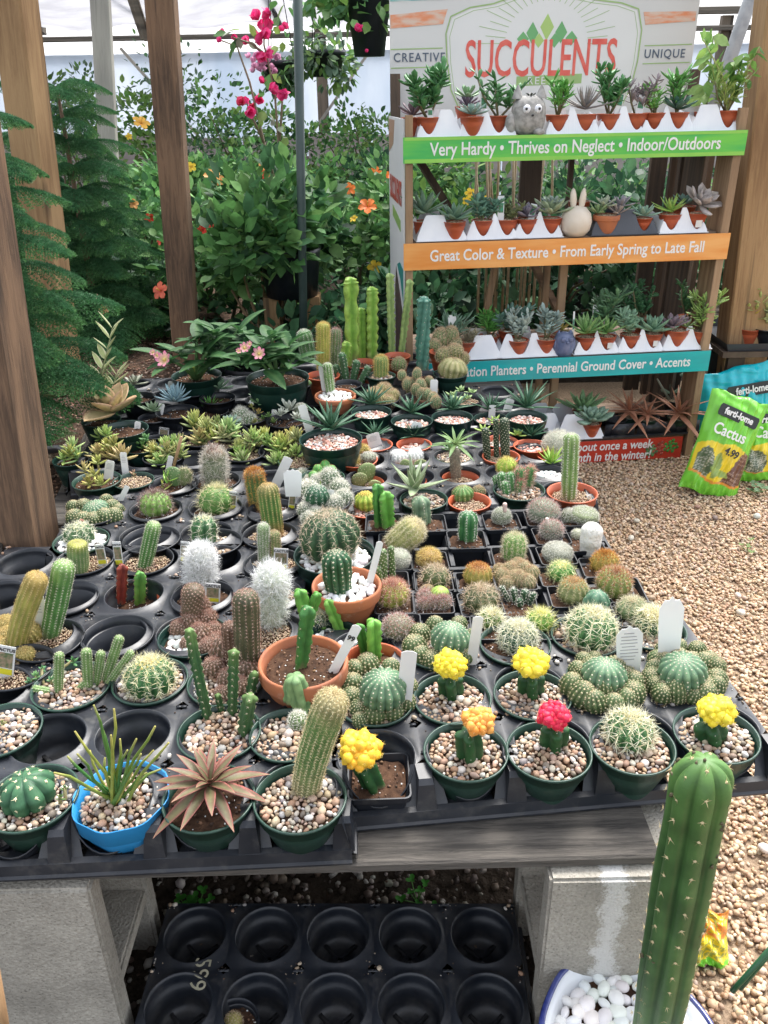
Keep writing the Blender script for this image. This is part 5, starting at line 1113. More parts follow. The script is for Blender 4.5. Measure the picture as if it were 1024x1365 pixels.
# second row left tray
cac('pot of pebbles at the left edge behind the dark barrel cactus', 0, 972, .112)
sprig([(3,962,.01)], L=.008, col=(.1,.2,.06), foot=(0,970))
cac('three thin knobbly dark green stems rising from a pot of pebbles', 292, 975, .114)
def knob(bx,by,tx,ty,w,yoff=0,bend=1.1): stem(bx,by,tx,ty,w,ribs=4,style=dict(k=4,L=.004,el=.6,w=.0008,c=(.52,.46,.34),dr=.0016,dc=(.55,.50,.34)),dep=.28,sharp=1.2,c1=(.035,.095,.035),c2=(.05,.12,.04),ctop=(.12,.20,.06),wave=.22,sp=.011,bend=bend,yoff=yoff,taper=.9)
knob(278,960,252,838,17,bend=.8); knob(310,955,312,866,16); knob(296,952,290,925,10); knob(325,982,334,925,22); knob(332,935,340,895,15)
cac('pale green monstrose stump cactus in a pot of pebbles in front of the terracotta pot', 384, 978, .106); stem(405,952,392,900,34,ribs=5,style='none',dep=.3,sharp=.6,c1=(.15,.26,.11),c2=(.20,.32,.14),wave=.10,sp=.022,taper=.95,dome=.5); stem(386,935,388,905,22,ribs=4,style='none',dep=.3,sharp=.6,c1=(.15,.26,.11),c2=(.20,.32,.14),wave=.10,sp=.018,zb=K.zf+.02)
# third row left tray
cac('finger-like trailing cactus with a green weed in a shallow pot at the left', 95, 913, .115)
PEA = dict(ribs=9, dep=.14, c1=(.13,.23,.07), c2=(.18,.28,.10), sp=.0045)
for a in ((78,925,79,870,15),(82,925,42,918,13),(118,920,115,865,16),(128,915,135,868,14),(140,910,160,848,15),(142,915,176,868,12),(100,922,118,908,11)): stem(a[0],a[1],a[2],a[3],a[4],style=dict(k=5,L=.0026,el=.6,w=.0005,c=(.62,.6,.45),dr=.0008,dc=(.66,.64,.5)),**PEA)
sprig([(48,900,.012),(56,890,.016),(97,880,.02),(68,905,.012),(40,908,.008)], L=.012, col=(.10,.20,.07), tip=(.15,.28,.10), foot=(60,912), n=8, wr=.5)
cac('dense yellow-white star cactus in the middle of the left trays, behind the empty holes', 200, 906, .112, group=GS); globe(198, 903, 68, ribs=13, style=dict(k=9,L=.012,el=.5,w=.0010,c=(.72,.64,.36),c2=(.8,.78,.6),kc=1,Lc=.012,dr=.0016,dc=(.7,.66,.4),wool=(.7,.6,.2)), asp=.85, dep=.2, c1=(.035,.12,.04), c2=(.06,.16,.05), sp=.0075)
cac('rusty brown knobbly column with offsets, left of the clay pot', 300, 908, .112)
offsets([(300,872,40,1.6),(322,868,36,1.4),(285,890,30),(330,895,34,1.2),(305,905,30),(318,915,28),(296,925,22)], style='dark', c1=(.12,.085,.05), c2=(.17,.12,.075)); stem(332,900,327,788,40,ribs=13,style='dark',dep=.12,c1=(.085,.085,.045),sp=.0060,taper=.92); stem(312,895,306,830,26,ribs=11,style='dark',dep=.12,c1=(.12,.07,.045),sp=.0060)
# ---- middle left tray
cac('bent golden cactus with lumpy offsets and a photo label at the left edge', 22, 888, .116, 'black', 'grit', group=GC_); GO = dict(k=7,L=.0035,el=.5,w=.0007,c=(.52,.36,.12),c2=(.62,.50,.24),dr=.0011,dc=(.60,.48,.22))
stem(22,868,52,765,34,ribs=13,style=GO,dep=.08,c1=(.27,.27,.06),c2=(.32,.28,.08),ctop=(.38,.26,.08),sp=.0042,bend=1.25); offsets([(12,850,34),(2,862,28),(28,838,32),(40,845,34),(18,835,30),(48,838,26),(34,874,26),(8,832,28)], style=GO, c1=(.26,.22,.06), c2=(.32,.26,.08)); card(4,905, 8,861, 26, 'photo')
cac('tall green column cactus dotted white, left of the largest empty hole', 62, 852, .118, 'black', 'grit', group=GC_); stem(66,850,87,748,34,ribs=12,style=dict(k=6,L=.0035,el=.5,w=.0006,c=(.66,.64,.5),dr=.0013,dc=(.68,.66,.52)),dep=.14,c1=(.07,.19,.05),c2=(.12,.25,.07),ctop=(.20,.33,.10),sp=.0055); card(52,848, 48,792, 20, 'plain', 'lines')
cac('cluster of rusty brown knobbly cacti in a dark green pot with white pebbles', 258, 848, .114, 'dgreen', 'white'); offsets([(240,838,26),(258,832,30,1.5),(276,828,30,1.3),(284,840,24),(268,850,32,1.3),(288,856,26),(250,858,20),(278,862,26),(266,812,30,1.3,.015)], style='dark', c1=(.12,.08,.05), c2=(.17,.115,.07)); stem(256,838,258,780,34,ribs=0,style='dark',c1=(.11,.085,.05),sp=.005)
cac('white woolly column cactus in a black pot behind the clay pot', 362, 842, .112, 'black', 'grit'); o_,b_,t_,r_ = stem(362,835,362,762,38,ribs=18,style='none',c1=(.44,.50,.37),c2=(.55,.58,.47),dep=.06,sp=.005); hairs(b_,t_+V3(0,0,.004),r_*1.02,2600,.017,(.86,.86,.85),(.68,.72,.62),w=.0008); hairs(b_+(t_-b_)*.6,t_+V3(0,0,.006),r_*1.02,900,.026,(.88,.88,.88),(.8,.8,.8),w=.0007,dmp=.8)
# clay pots
cac('single dark segmented stem in a terracotta pot of brown soil with a white label', 404, 880, .132, 'clay', 'soil', z=TZ+.045, sink=.012); stem(400,893,410,808,26,ribs=3,style=dict(k=2,L=.003,el=.7,w=.0009,c=(.5,.42,.25),dr=.0015,dc=(.6,.55,.35)),dep=.45,sharp=1.0,c1=(.035,.13,.03),c2=(.05,.17,.04),wave=.12,sp=.016,taper=.8); stem(408,822,398,786,24,ribs=3,style=dict(k=2,L=.003,el=.7,w=.0009,c=(.5,.42,.25)),dep=.5,sharp=1.0,c1=(.08,.25,.04),c2=(.13,.33,.06),wave=.12,sp=.014,zb=K.zf+.035); stem(412,822,424,790,18,ribs=3,style='none',dep=.5,c1=(.08,.24,.04),wave=.12,sp=.014,zb=K.zf+.035)
card(443,898, 477,834, 13, 'stick', '99')
cac('dark ribbed column cactus in a terracotta pot with white pebbles', 462, 778, .118, 'clay', 'white', z=TZ+.045, sink=.012); stem(452,790,447,735,46,ribs=11,style=dict(k=5,L=.004,el=.6,w=.0007,c=(.6,.5,.35),dr=.0018,dc=(.66,.62,.48)),dep=.22,c1=(.022,.075,.03),c2=(.035,.11,.045),sp=.008); card(492,780, 507,722, 9, 'stick')
suc('flat wavy bright green lobed succulent leaning between the two clay pots', 445, 848, .09, 'dgreen', 'white', dz=.0); g = G()
for (bx,by,tx,ty,wd) in ((430,842,402,812,24),(432,850,480,850,26),(455,845,436,800,20)): stem(bx,by,tx,ty,wd,ribs=3,style='none',dep=.6,sharp=.8,c1=(.13,.34,.05),c2=(.2,.42,.08),wave=.14,sp=.016,taper=.8)
globe(424,822,26,ribs=10,style='starw',asp=.9,c1=(.05,.12,.05),dep=.15,sp=.006,lift=.01)
suc('single jagged bright green stem in a red pot behind the clustering cactus', 498, 882, .10, 'red', 'soil', group=GR); stem(498,885,497,826,26,ribs=3,style='none',dep=.6,sharp=.9,c1=(.12,.33,.05),c2=(.18,.42,.07),wave=.12,sp=.014,taper=.9,dome=.5); stem(488,878,478,832,18,ribs=3,style='none',dep=.6,c1=(.07,.22,.04),wave=.12,sp=.014)
# second row of middle left tray
suc('reddish brown angular euphorbia with a short green stem in a sunken red pot', 178, 802, .092, 'red', 'soil', dz=-.022, group=GR); E3 = dict(ribs=3,dep=.58,sharp=1.5,wave=.14,sp=.010)
stem(160,808,163,752,18,style='euph',c1=(.16,.03,.025),c2=(.24,.05,.03),**E3); stem(186,808,186,762,20,style='euph',c1=(.07,.23,.04),c2=(.12,.30,.06),**E3); stem(150,800,152,775,14,style='euph',c1=(.14,.05,.03),c2=(.12,.12,.05),**E3)
cac('white fluffy-headed cactus over brown pebbles with a photo label, left of its taller twin', 270, 795, .110, 'black', 'soil'); o_,b_,t_,r_ = stem(268,786,268,735,32,ribs=16,style='none',c1=(.5,.52,.46),dep=.06); hairs(b_,t_+V3(0,0,.008),r_*1.05,3400,.022,(.88,.88,.88),(.76,.76,.74),w=.0008,dmp=.7); card(283,806, 284,778, 20, 'photo')
cac('pale banded column pair in a black pot behind the white woolly cactus', 362, 793, .110, 'black', 'grit'); 
cac('short fat green column with a flat yellowish top and two labels', 112, 746, .110, 'black', 'grit', group=GC_); stem(106,766,103,722,31,ribs=18,style=dict(k=5,L=.003,el=.6,w=.0005,c=(.55,.5,.3),dr=.0008,dc=(.6,.58,.4)),dep=.10,c1=(.14,.24,.08),c2=(.19,.27,.11),ctop=(.33,.33,.06),sp=.004,dome=.35); card(138,756, 132,726, 12, 'photo'); card(160,758, 155,722, 11, 'photo')
cac('slender green dotted column cactus leaning slightly right in a wide black pot', 192, 746, .110, 'black', 'grit', group=GC_); stem(192,758,206,696,23,ribs=12,style=dict(k=6,L=.0035,el=.5,w=.0006,c=(.66,.64,.5),dr=.0012,dc=(.68,.66,.52)),dep=.14,c1=(.07,.19,.05),c2=(.12,.25,.07),ctop=(.22,.36,.12),sp=.005)
cac('five-ribbed dark green bishop-like cactus behind the white fluffy one', 286, 722, .108, 'black', 'peb'); stem(272,728,272,690,38,ribs=7,style='starw',dep=.3,c1=(.04,.13,.05),c2=(.08,.19,.07),sp=.010,taper=.95); card(246,752, 247,722, 12, 'photo')
cac('pair of pale green ribbed columns in a black pot with a photo label', 364, 750, .110, 'black', 'grit', group=GC_); stem(352,752,351,698,18,ribs=12,style='grey',dep=.12,c1=(.16,.27,.10),c2=(.22,.32,.14),sp=.005); stem(366,748,365,708,20,ribs=13,style='brown',dep=.12,c1=(.17,.22,.08),c2=(.2,.24,.1),sp=.005); card(374,762, 375,731, 19, 'photo')
# empty-looking black pots: rims in holes
def empty(label, px, py, D=.112, **k): return start('nursery_pot', label, 'plant pot', px, py, D, 'black', 'soil', group='empty black pots sunk in the trays', nofill=True, **k)
empty('largest-looking empty black pot in the left middle, right of the tall green column', 157, 846, .116)
empty('empty black pot behind the tall dotted column, by the left post', 88, 796, .112)
empty('empty black pot directly behind the slender green dotted column', 202, 718, .112)
# ---- third left tray rows (T5)
cac('spiky starred small cactus over white pebbles at the left, behind the flat-topped column', 108, 720, .108, 'green', 'white'); globe(105, 712, 42, style='starw', asp=.8, ribs=9, dep=.2, c1=(.06,.13,.05), sp=.009); stem(112,706,108,692,7,ribs=0,style='none',c1=(.25,.08,.05),zb=K.zf+.015)
cac('low cluster of round mossy cacti beside the left timber post', 126, 684, .105, 'black', 'peb', group=GL); offsets([(100,690,24),(112,694,24),(125,694,24),(140,690,26),(152,688,24),(98,676,20),(112,675,22),(150,676,22),(142,668,20),(158,680,18)]); globe(128,678,38,style='felt',asp=.6,lift=.01,**REB)
cac('light green domed cactus with long dark bristles in a wide black pot', 208, 678, .112, 'black', 'soil'); globe(207, 672, 44, style=dict(k=7,L=.013,el=.6,w=.0008,c=(.32,.22,.2),c2=(.6,.55,.45),ct=(.25,.13,.13),st=.5), asp=.85, ribs=13, dep=.16, c1=(.16,.30,.06), c2=(.22,.36,.09), sp=.010)
cac('round cactus bristling with long straw-yellow spines in a black pot with a photo label', 288, 676, .112, 'black', 'soil'); globe(286, 667, 48, style=dict(k=8,L=.017,el=.65,w=.0009,c=(.66,.58,.30),c2=(.72,.68,.45)), asp=.9, ribs=11, dep=.14, c1=(.10,.22,.05), sp=.009); card(309,682, 311,655, 11, 'photo')
cac('pair of red-tipped bristly columns in a black pot with a white label', 364, 680, .110, 'black', 'soil'); stem(345,678,338,625,28,ribs=13,style='gold',dep=.10,c1=(.08,.17,.05),ctop=(.25,.13,.06),cbase=(.3,.16,.08),sp=.006); card(388,682, 391,655, 9, 'photo'); card(366,650, 385,610, 13, 'stick')
cac('green and orange ribbed column cactus in front of the red-tipped pair', 360, 712, .110, 'black', 'grit', group=GC_); stem(366,716,356,645,33,ribs=15,style=dict(k=5,L=.004,el=.6,w=.0007,c=(.62,.42,.18),dr=.0013,dc=(.62,.50,.25)),dep=.14,c1=(.09,.20,.05),c2=(.14,.25,.06),ctop=(.2,.16,.06),cbase=(.48,.22,.09),sp=.005)
lp = P(392,655,TZ+.03); t = thing('plant_label', 'bright blank white plastic label among the red-tipped cacti', 'plant label', lp); K.root = t; K.o = np.array(lp); K.zf = lp[2]; card(391,662, 390,625, 24, 'blank'); K.root.children[0].data.materials.clear(); K.root.children[0].data.materials.append(MATS['bright_white_label'])
cac('woolly grey hairy cylinder cactus standing behind the straw-spined cactus', 288, 640, .108, 'black', 'soil'); o_,b_,t_,r_ = stem(287,650,285,597,34,ribs=14,style='none',c1=(.18,.21,.13),dep=.06,ctop=(.2,.12,.09)); hairs(b_,t_,r_*1.02,1700,.016,(.55,.50,.42),(.66,.62,.56),w=.0008); s_ = G(); spines(s_, np.repeat(loc(t_)[None],40,0)+RNG.normal(0,.006,(40,3)), np.tile(V3(0,0,1),(40,1)), 2, .018, .9, .0008, (.25,.12,.10)); ob('spines',(s_,m_spine(),False),K.root)
suc('folded green cactus pads with one bright leaf edge and a wooden stake', 232, 645, .110, 'black', 'soil'); pad(236,650,228,622,24,(.15,.25,.10),'dotg'); pad(246,650,246,624,20,(.17,.22,.09),'fuzz'); g = G(); a = P(227,640,K.zf); tube(g, [loc(a), loc(PD(242,582,a[1]))], .0035, 6, (.30,.19,.10)); ob('wooden_stake', (g, m_plant()), K.root); card(223,632, 228,608, 7, 'stick')
sprig([(222,636,.03),(217,645,.02)], L=.03, col=(.25,.40,.06), tip=(.45,.5,.1), foot=(226,648), n=4, wr=.22)
suc('yellow-green plump-leaved succulent in a green pot by the left post', 129, 640, .108, 'green', 'soil', group=GSU, z=TZ+.015); sprig([(124,628,.045),(112,622,.05),(135,640,.02),(118,640,.02),(130,612,.06)], L=.026, col=(.30,.37,.12), tip=(.42,.40,.12), foot=(128,642)); card(144,640, 147,614, 12, 'plain', 'lines')
suc('small pot with a curled dry brown leaf and a bent white label', 178, 640, .092, 'green', 'grit', z=TZ+.01); sprig([(178,630,.012)], L=.018, col=(.3,.18,.12), tip=(.35,.22,.14), foot=(178,640), n=5, wr=.5); card(168,634, 164,603, 9, 'plain', 'lines'); card(160,668, 170,648, 7, 'stick')
# ---- square-pot lattice tray (T4)
def sq(label, px, py, fill='soil', D=.068, dz=.006, **k): return cac(label, px, py, D, 'square', fill, GQ, dz=dz, **k)
sq('pink-spined yellow-green round cactus in a square pot beside the clay pot', 525, 803); globe(524, 791, 44, style='redsp', asp=.9, ribs=14, dep=.12, c1=(.28,.32,.05), c2=(.34,.36,.08), sp=.006)
sq('brownish spiny ball cactus at the front left of the lattice tray', 533, 834, D=.07); globe(531, 835, 42, style='pink', asp=.9, ribs=0, c1=(.16,.15,.09), sp=.0055)
sq('two slim dark opuntia stems leaning in a square pot beside the tilted golden cactus', 520, 775); [stem(a,b,c,d,w_,ribs=0,style='felt',c1=(.09,.15,.05),sp=.005) for a,b,c,d,w_ in ((512,785,510,732,13),(524,778,521,728,10),(508,790,503,755,12))]
sq('white fuzzy round cactus behind the dark opuntia stems', 524, 748); globe(531, 745, 34, style='grey', asp=.9, ribs=0, c1=(.3,.32,.24), sp=.0045)
sq('tilted golden-bristled barrel cactus leaning right out of its square pot', 528, 722); stem(524,730,560,697,42,ribs=16,style='fuzz',dep=.1,c1=(.25,.28,.09),c2=(.33,.33,.13),ctop=(.5,.42,.2),sp=.006,zb=K.zf+.01)
sq('three-winged bright green euphorbia in a square pot left of the mottled aloe', 512, 697, D=.075); stem(505,705,502,645,20,style='euph',c1=(.05,.19,.04),c2=(.09,.26,.05),**E3); stem(517,705,512,655,26,style='euph',c1=(.10,.30,.04),c2=(.15,.38,.07),**E3)
sq('bishop cap cactus with white seams behind the tilted golden barrel', 570, 697, D=.075); stem(563,700,560,662,30,ribs=5,style=dict(k=3,L=.007,el=.6,w=.0007,c=(.6,.56,.42),dr=.0014,dc=(.6,.58,.46)),dep=.28,c1=(.12,.20,.12),c2=(.18,.25,.15),sp=.007)
sq('small dark green five-ribbed column cactus alone in the middle of the lattice', 622, 719, D=.074); stem(623,722,624,682,30,ribs=7,style='white',dep=.24,c1=(.03,.13,.045),c2=(.06,.19,.06),sp=.006,taper=.95)
sq('conical grey cactus with a pale flower bud in a square pot', 669, 695, D=.073); globe(670, 688, 27, style='grey', asp=1.0, ribs=0, c1=(.14,.17,.10), sp=.0045); stem(673,682,673,670,7,ribs=0,style='none',c1=(.66,.48,.42),zb=K.zf+.035)
sq('big pink-bristled round cactus at the back of the lattice tray', 724, 690, D=.072); globe(724, 682, 44, style='pink', asp=.85, ribs=0, c1=(.16,.20,.13), sp=.0055)
sq('flat oval white-dotted cactus beside the gravel at the back of the lattice', 770, 690, D=.072); globe(778, 687, 42, style='grey', asp=.6, ribs=0, c1=(.18,.22,.11), sp=.0052); offsets([(758,688,20)], style='grey', c1=(.18,.22,.11))
sq('grey-green cactus with a pinkish bud in the second row from the back', 735, 714); globe(734, 706, 32, style='pink', asp=.95, ribs=0, c1=(.14,.18,.12), sp=.0048); stem(730,698,729,690,6,ribs=0,style='none',c1=(.70,.55,.50),zb=K.zf+.04)
sq('cactus wrapped in a white mesh hood standing by the gravel', 776, 722, D=.075); stem(786,738,790,697,34,ribs=0,style='none',c1=(.72,.71,.67),sp=.01,dome=1.0,name='white_mesh_hood',mtl=mat('mesh_wrap',(.74,.73,.69),rough=.9,ns=60,c2=(.56,.55,.50),bump=1,bs=160,bdist=.004)); globe(770,712,18,style='grey',asp=.9,ribs=0,c1=(.3,.32,.22),sp=.005)
sq('low grey ball cactus in the middle of the right side of the lattice', 742, 740); globe(743, 736, 42, style='grey', asp=.7, ribs=0, c1=(.22,.23,.18), sp=.0048)
sq('straw-yellow starred cactus with a bright green base on the right of the lattice', 744, 768); globe(748, 762, 36, style=dict(k=8,L=.012,el=.5,w=.0010,c=(.74,.72,.32),c2=(.78,.76,.5),wool=(.75,.72,.3)), asp=.8, ribs=11, dep=.18, c1=(.08,.24,.05), sp=.0075)
sq('orange-crowned bristly barrel at the front right of the lattice', 759, 795); globe(765, 788, 42, style=dict(k=9,L=.007,el=.6,w=.0007,c=(.6,.5,.28),c2=(.66,.6,.42),ct=(.55,.2,.06),ct2=(.62,.34,.12),st=.8), asp=.95, ribs=14, dep=.1, c1=(.2,.23,.09), sp=.0055)
sq('bluish green bishop cap cactus in front of the orange-crowned barrel', 795, 812); globe(795, 803, 38, style=dict(k=3,L=.005,el=.6,w=.0007,c=(.62,.58,.45),dr=.0012,dc=(.6,.6,.5)), asp=1.1, ribs=6, dep=.2, c1=(.07,.16,.10), c2=(.10,.20,.12), sp=.008)
sq('golden-spined small barrel at the right edge beside the gravel', 800, 756); globe(808, 750, 38, style='gold', asp=.9, ribs=13, dep=.12, c1=(.26,.2,.04), c2=(.34,.26,.06), sp=.006)
sq('red and green bristly barrel in the square black bowl at the right edge', 822, 788, D=.095); globe(818, 775, 48, style=dict(k=9,L=.009,el=.6,w=.0008,c=(.55,.38,.25),c2=(.6,.5,.35),ct=(.40,.12,.05),ct2=(.5,.2,.08),st=.6), asp=.95, ribs=13, dep=.13, c1=(.20,.26,.07), c2=(.25,.28,.08), sp=.0065)
sq('fuzzy orange-tan cactus at the back of a row of three in the lattice', 573, 748); globe(572, 743, 32, style='yel', asp=.8, ribs=0, c1=(.34,.22,.08), sp=.0045)
sq('tan-spined ball cactus, middle one of a row of three in the lattice', 578, 774); globe(579, 768, 38, style='tan', asp=.8, ribs=9, dep=.18, c1=(.09,.12,.05), sp=.007)
sq('lumpy tan cactus with one bright green lobe, nearest of a row of three', 578, 803); offsets([(568,797,22),(578,803,20),(590,803,22),(566,805,18)], style='pink', c1=(.26,.22,.12)); offsets([(586,794,28)], style='none', c1=(.26,.40,.07), c2=(.32,.46,.10)); offsets([(570,789,20)], style='brown', c1=(.28,.22,.13))
sq('rust-topped orange round cactus in the centre of the lattice', 634, 776); globe(637, 766, 40, style=dict(k=8,L=.005,el=.55,w=.0007,c=(.55,.36,.1),c2=(.62,.45,.2),ct=(.42,.13,.04),ct2=(.5,.2,.07),st=.72), asp=.9, ribs=15, dep=.1, c1=(.30,.26,.06), ctop=(.34,.12,.04), sp=.005)
sq('long-spined tan ball cactus in front of the rust-topped orange one', 641, 805, D=.074); globe(642, 797, 48, style='tan', asp=.8, ribs=11, dep=.2, c1=(.09,.11,.05), sp=.008)
sq('tangle of small dark green cactus stems in a square pot near the soil-filled pot', 690, 808); [stem(a,b,c,d,w_,ribs=5,style='white',dep=.25,c1=(.03,.08,.035),sp=.006) for a,b,c,d,w_ in ((688,806,684,784,11),(698,806,700,786,12),(705,808,712,790,10),(680,804,668,782,7),(694,812,692,798,10))]
sq('cluster of tan furry balls with green sides in a square pot', 686, 772, D=.074); offsets([(670,768,22),(682,760,24),(696,758,24),(708,764,22),(690,772,26),(676,778,20),(703,776,22),(660+6,760,18),(690,750+4,22)], style='brown', c1=(.22,.24,.11), c2=(.30,.27,.15))
sq('upright green cactus with straw bristles behind the tan furry cluster', 683, 742, D=.074); stem(684,748,687,712,34,ribs=13,style='fuzz',dep=.12,c1=(.12,.26,.06),c2=(.17,.30,.09),sp=.007)
sq('yellow-starred small cactus at the front edge of the lattice tray', 655, 836); globe(654, 826, 34, style='star', asp=.8, ribs=11, dep=.18, c1=(.12,.22,.05), sp=.008)
sq('brightest yellow-starred small cactus behind the soil pot, front centre of the lattice', 722, 836); globe(720, 828, 38, style=dict(k=9,L=.015,el=.6,w=.0010,c=(.74,.70,.25),c2=(.78,.76,.5),wool=(.7,.7,.2)), asp=.8, ribs=11, dep=.18, c1=(.14,.28,.05), sp=.008)
# ---- large green pot with dark barrel
cac('large dark green barrel cactus with curved tan spines in a wide green pot', 446, 738, .150, 'dgreen', 'white', z=TZ+.03); globe(443, 712, 84, style='fero', asp=.88, ribs=14, dep=.24, c1=(.02,.065,.03), c2=(.045,.10,.04), sp=.010, lift=.012)
cac('crested ribbed cactus cluster with a dark leaf and white label behind the big barrel', 432, 668, .110, 'black', 'peb', group=GL, z=TZ+.03); offsets([(412,655,30),(420,668,30),(440,640,28,1.2,.01),(452,652,28),(458,665,26),(408,680,22),(425,645,28),(445,672,26),(412,692,20,1,.0),(420,685,20)], style='white', c1=(.09,.15,.08), c2=(.15,.20,.12)); globe(422,660,34,style='white',ribs=12,c1=(.03,.10,.05),dep=.2,sp=.007,lift=.02); card(440,680, 440,653, 11, 'stick'); sprig([(428,650,.03)], L=.045, col=(.10,.22,.12), foot=(428,665), n=1, wr=.3)
cac('small green knobbly branching cactus in a pebble pot', 430, 636, .100, 'green', 'peb', z=TZ+.02); offsets([(424,628,16,1.4),(434,624,16,1.5),(442,630,16,1.4),(418,634,14),(446,638,14),(431,634,16)], style=dict(k=3,L=.003,w=.0006,c=(.45,.2,.12),dr=.0009,dc=(.4,.2,.1)), ribs=5, c1=(.10,.30,.07), c2=(.14,.36,.09))
# ---- T6: small red pots beside gravel
def rp(label, px, py, fill='grit', D=.092, pot='red', dz=-.004, **k): return cac(label, px, py, D, pot, fill, GR, dz=dz, **k)
rp('yellow-green glowing ball cactus in a red pot with pinkish grit', 489, 677, 'red', dz=.0); globe(488, 668, 34, style=dict(k=3,L=.004,el=.6,w=.0006,c=(.6,.5,.2),dr=.0012,dc=(.7,.6,.2),wool=(.7,.55,.15)), asp=.85, ribs=12, dep=.22, c1=(.24,.38,.05), c2=(.40,.48,.07), sp=.005, lift=.006)
suc('speckled grey-green aloe with wide pointed leaves in a green pebble pot', 565, 665, .102, 'green', 'peb', z=TZ+.012); rosette(552, 652, 112, lift=.012, n=13, wr=.24, e0=1.45, e1=.12, s0=.7, T=.3, wf='taper', curl=.15, c1=(.20,.28,.14), c2=(.24,.30,.17), edge=(.40,.42,.28), stripe=(.30,.36,.24), cup=.12)
rp('small round ribbed cactus centred in a red pot near the square pots', 626, 668, dz=.006); globe(618, 658, 32, style=dict(k=5,L=.004,el=.5,w=.0006,c=(.5,.35,.2),dr=.0011,dc=(.5,.45,.25)), asp=.8, ribs=13, dep=.2, c1=(.10,.22,.06), c2=(.14,.26,.08), sp=.005); offsets([(638,656,18)], style='brown', c1=(.2,.24,.09))
cac('green pot crowded with small red and green spiky cacti and a glowing yellow ball behind', 692, 652, .112, 'green', 'peb', z=TZ+.012); [stem(a,b,c,d,w_,ribs=6,style=s_,dep=.22,c1=(.06,.19,.06),c2=(.09,.24,.07),sp=.007) for a,b,c,d,w_,s_ in ((672,655,668,630,14,'white'),(684,658,680,630,13,'white'),(692,656,694,624,15,'redsp'),(702,652,708,622,16,'redsp'),(664,650,661,634,12,'white'),(676,662,673,642,12,'white'),(690,660,694,640,10,'redsp'))]; globe(676, 620, 28, style='yel', asp=.85, ribs=11, dep=.15, c1=(.30,.42,.06), sp=.006, lift=.03)
rp('tall single green column cactus in a red pot at the right edge of the bench', 763, 656, D=.108, dz=.012); stem(758,668,762,578,25,ribs=9,style='white',dep=.2,c1=(.13,.24,.07),c2=(.20,.30,.10),ctop=(.24,.34,.13),sp=.006)
rp('red pot holding small fuzzy cactus pads with reddish tips', 486, 644, dz=-.012); pad(478,652,480,630,22,(.20,.24,.10),'dotg'); pad(490,645,488,617,26,(.20,.26,.10),'dotg'); pad(498,655,502,640,18,(.26,.30,.12),'dotg')
cac('dotted cactus pads in a sunken pot behind the speckled aloe', 545, 640, .085, 'red', 'grit', GR, dz=-.02); pad(540,640,541,612,17,(.24,.30,.12),'dotg'); pad(560,636,562,612,20,(.22,.28,.11),'dotg'); pad(558,640,556,622,18,(.22,.28,.11),'dotg'); 
for q_ in ((531,610,26),(552,609,26)):
    pass
suc('spiny grey trunk with a leafy palm-like top in a red pot', 614, 637, .086, 'red', 'grit', GR, dz=-.008); stem(608,640,606,598,16,ribs=0,style=dict(k=4,L=.008,el=.5,w=.0009,c=(.4,.36,.28)),c1=(.22,.19,.14),sp=.006)
p_ = PD(607,592,P(608,640,K.zf)[1]); rosette_at(loc(p_), .072, n=17, wr=.16, e0=1.0, e1=-.25, s0=.6, c1=(.20,.30,.10), c2=(.16,.28,.12), wf='lance', thin=True, curl=-.3, cup=.2)
rp('fluffy white powder-puff pair of cacti in a hole behind the dotted pads', 544, 615, D=.09, dz=-.02); o_=offsets([(531,610,27,.8,.008),(553,609,27,.8,.008)], style=dict(k=12,L=.003,el=.3,w=.0006,c=(.8,.8,.78),dr=.0012,dc=(.82,.82,.8)), c1=(.6,.62,.58), c2=(.7,.7,.68))
suc('pointed yellow-green leafy rosette beside the tall column, on white pebbles', 731, 630, .094, 'black', 'white', dz=.0); rosette(735, 618, 66, lift=.012, n=18, wr=.2, e0=1.4, e1=.35, s0=.6, T=.35, wf='taper', curl=.1, c1=(.16,.34,.05), c2=(.32,.44,.08), tip=(.55,.42,.08), parts=True)
rp('large white hairy ball cactus behind the tall right-hand column', 740, 606, D=.09, dz=-.0); R_ = wpx(42,K.c)/2; pp_ = P(744,592,K.zf+R_*.8); globe(744, 592, 40, style='grey', asp=1.0, ribs=0, c1=(.35,.38,.28), sp=.004); hairs(pp_-V3(0,0,R_*.8), pp_+V3(0,0,R_*.9), R_, 900, .008, (.78,.77,.70), (.6,.6,.5), w=.0008)
# T6 rear
cac('golden fuzzy ball cacti with a pale one in an orange pot', 476, 612, .098, 'red', 'grit', GR, z=TZ+.012); stem(467,618,466,595,24,ribs=16,style='yel',dep=.08,c1=(.40,.30,.07),sp=.0045); offsets([(468,613,20),(484,602,17)], style='yel', c1=(.42,.34,.08)); offsets([(492,609,22,.6)], style='grey', c1=(.45,.5,.38))
suc('green-white rosette pot with pebbles behind the palm-like trunk', 605, 607, .098, 'green', 'peb', z=TZ+.0); rosette(600,600,40,lift=.008,n=12,wr=.4,wf='spoon',c1=(.16,.30,.12),parts=False)
cac('two slender near-black stems with a bright green succulent behind, in a red pot', 668, 608, .090, 'red', 'grit', GR); [stem(a,b,c,d,w_,ribs=0,style='felt',c1=(.035,.06,.03),sp=.0055,zb=None) for a,b,c,d,w_ in ((650,614,647,570,12),(662,612,661,558,9),(674,612,672,557,15))]
suc('bright green jelly-like rosettes in a red pot behind the black stems', 668, 588, .085, 'red', 'peb', GR); [rosette(x_,y_,30,lift=.02,n=12,wr=.36,wf='lance',c1=(.30,.45,.10),c2=(.38,.5,.14),T=.5,parts=False,e1=.1) for x_,y_ in ((645,575),(660,563),(682,570),(690,580))]
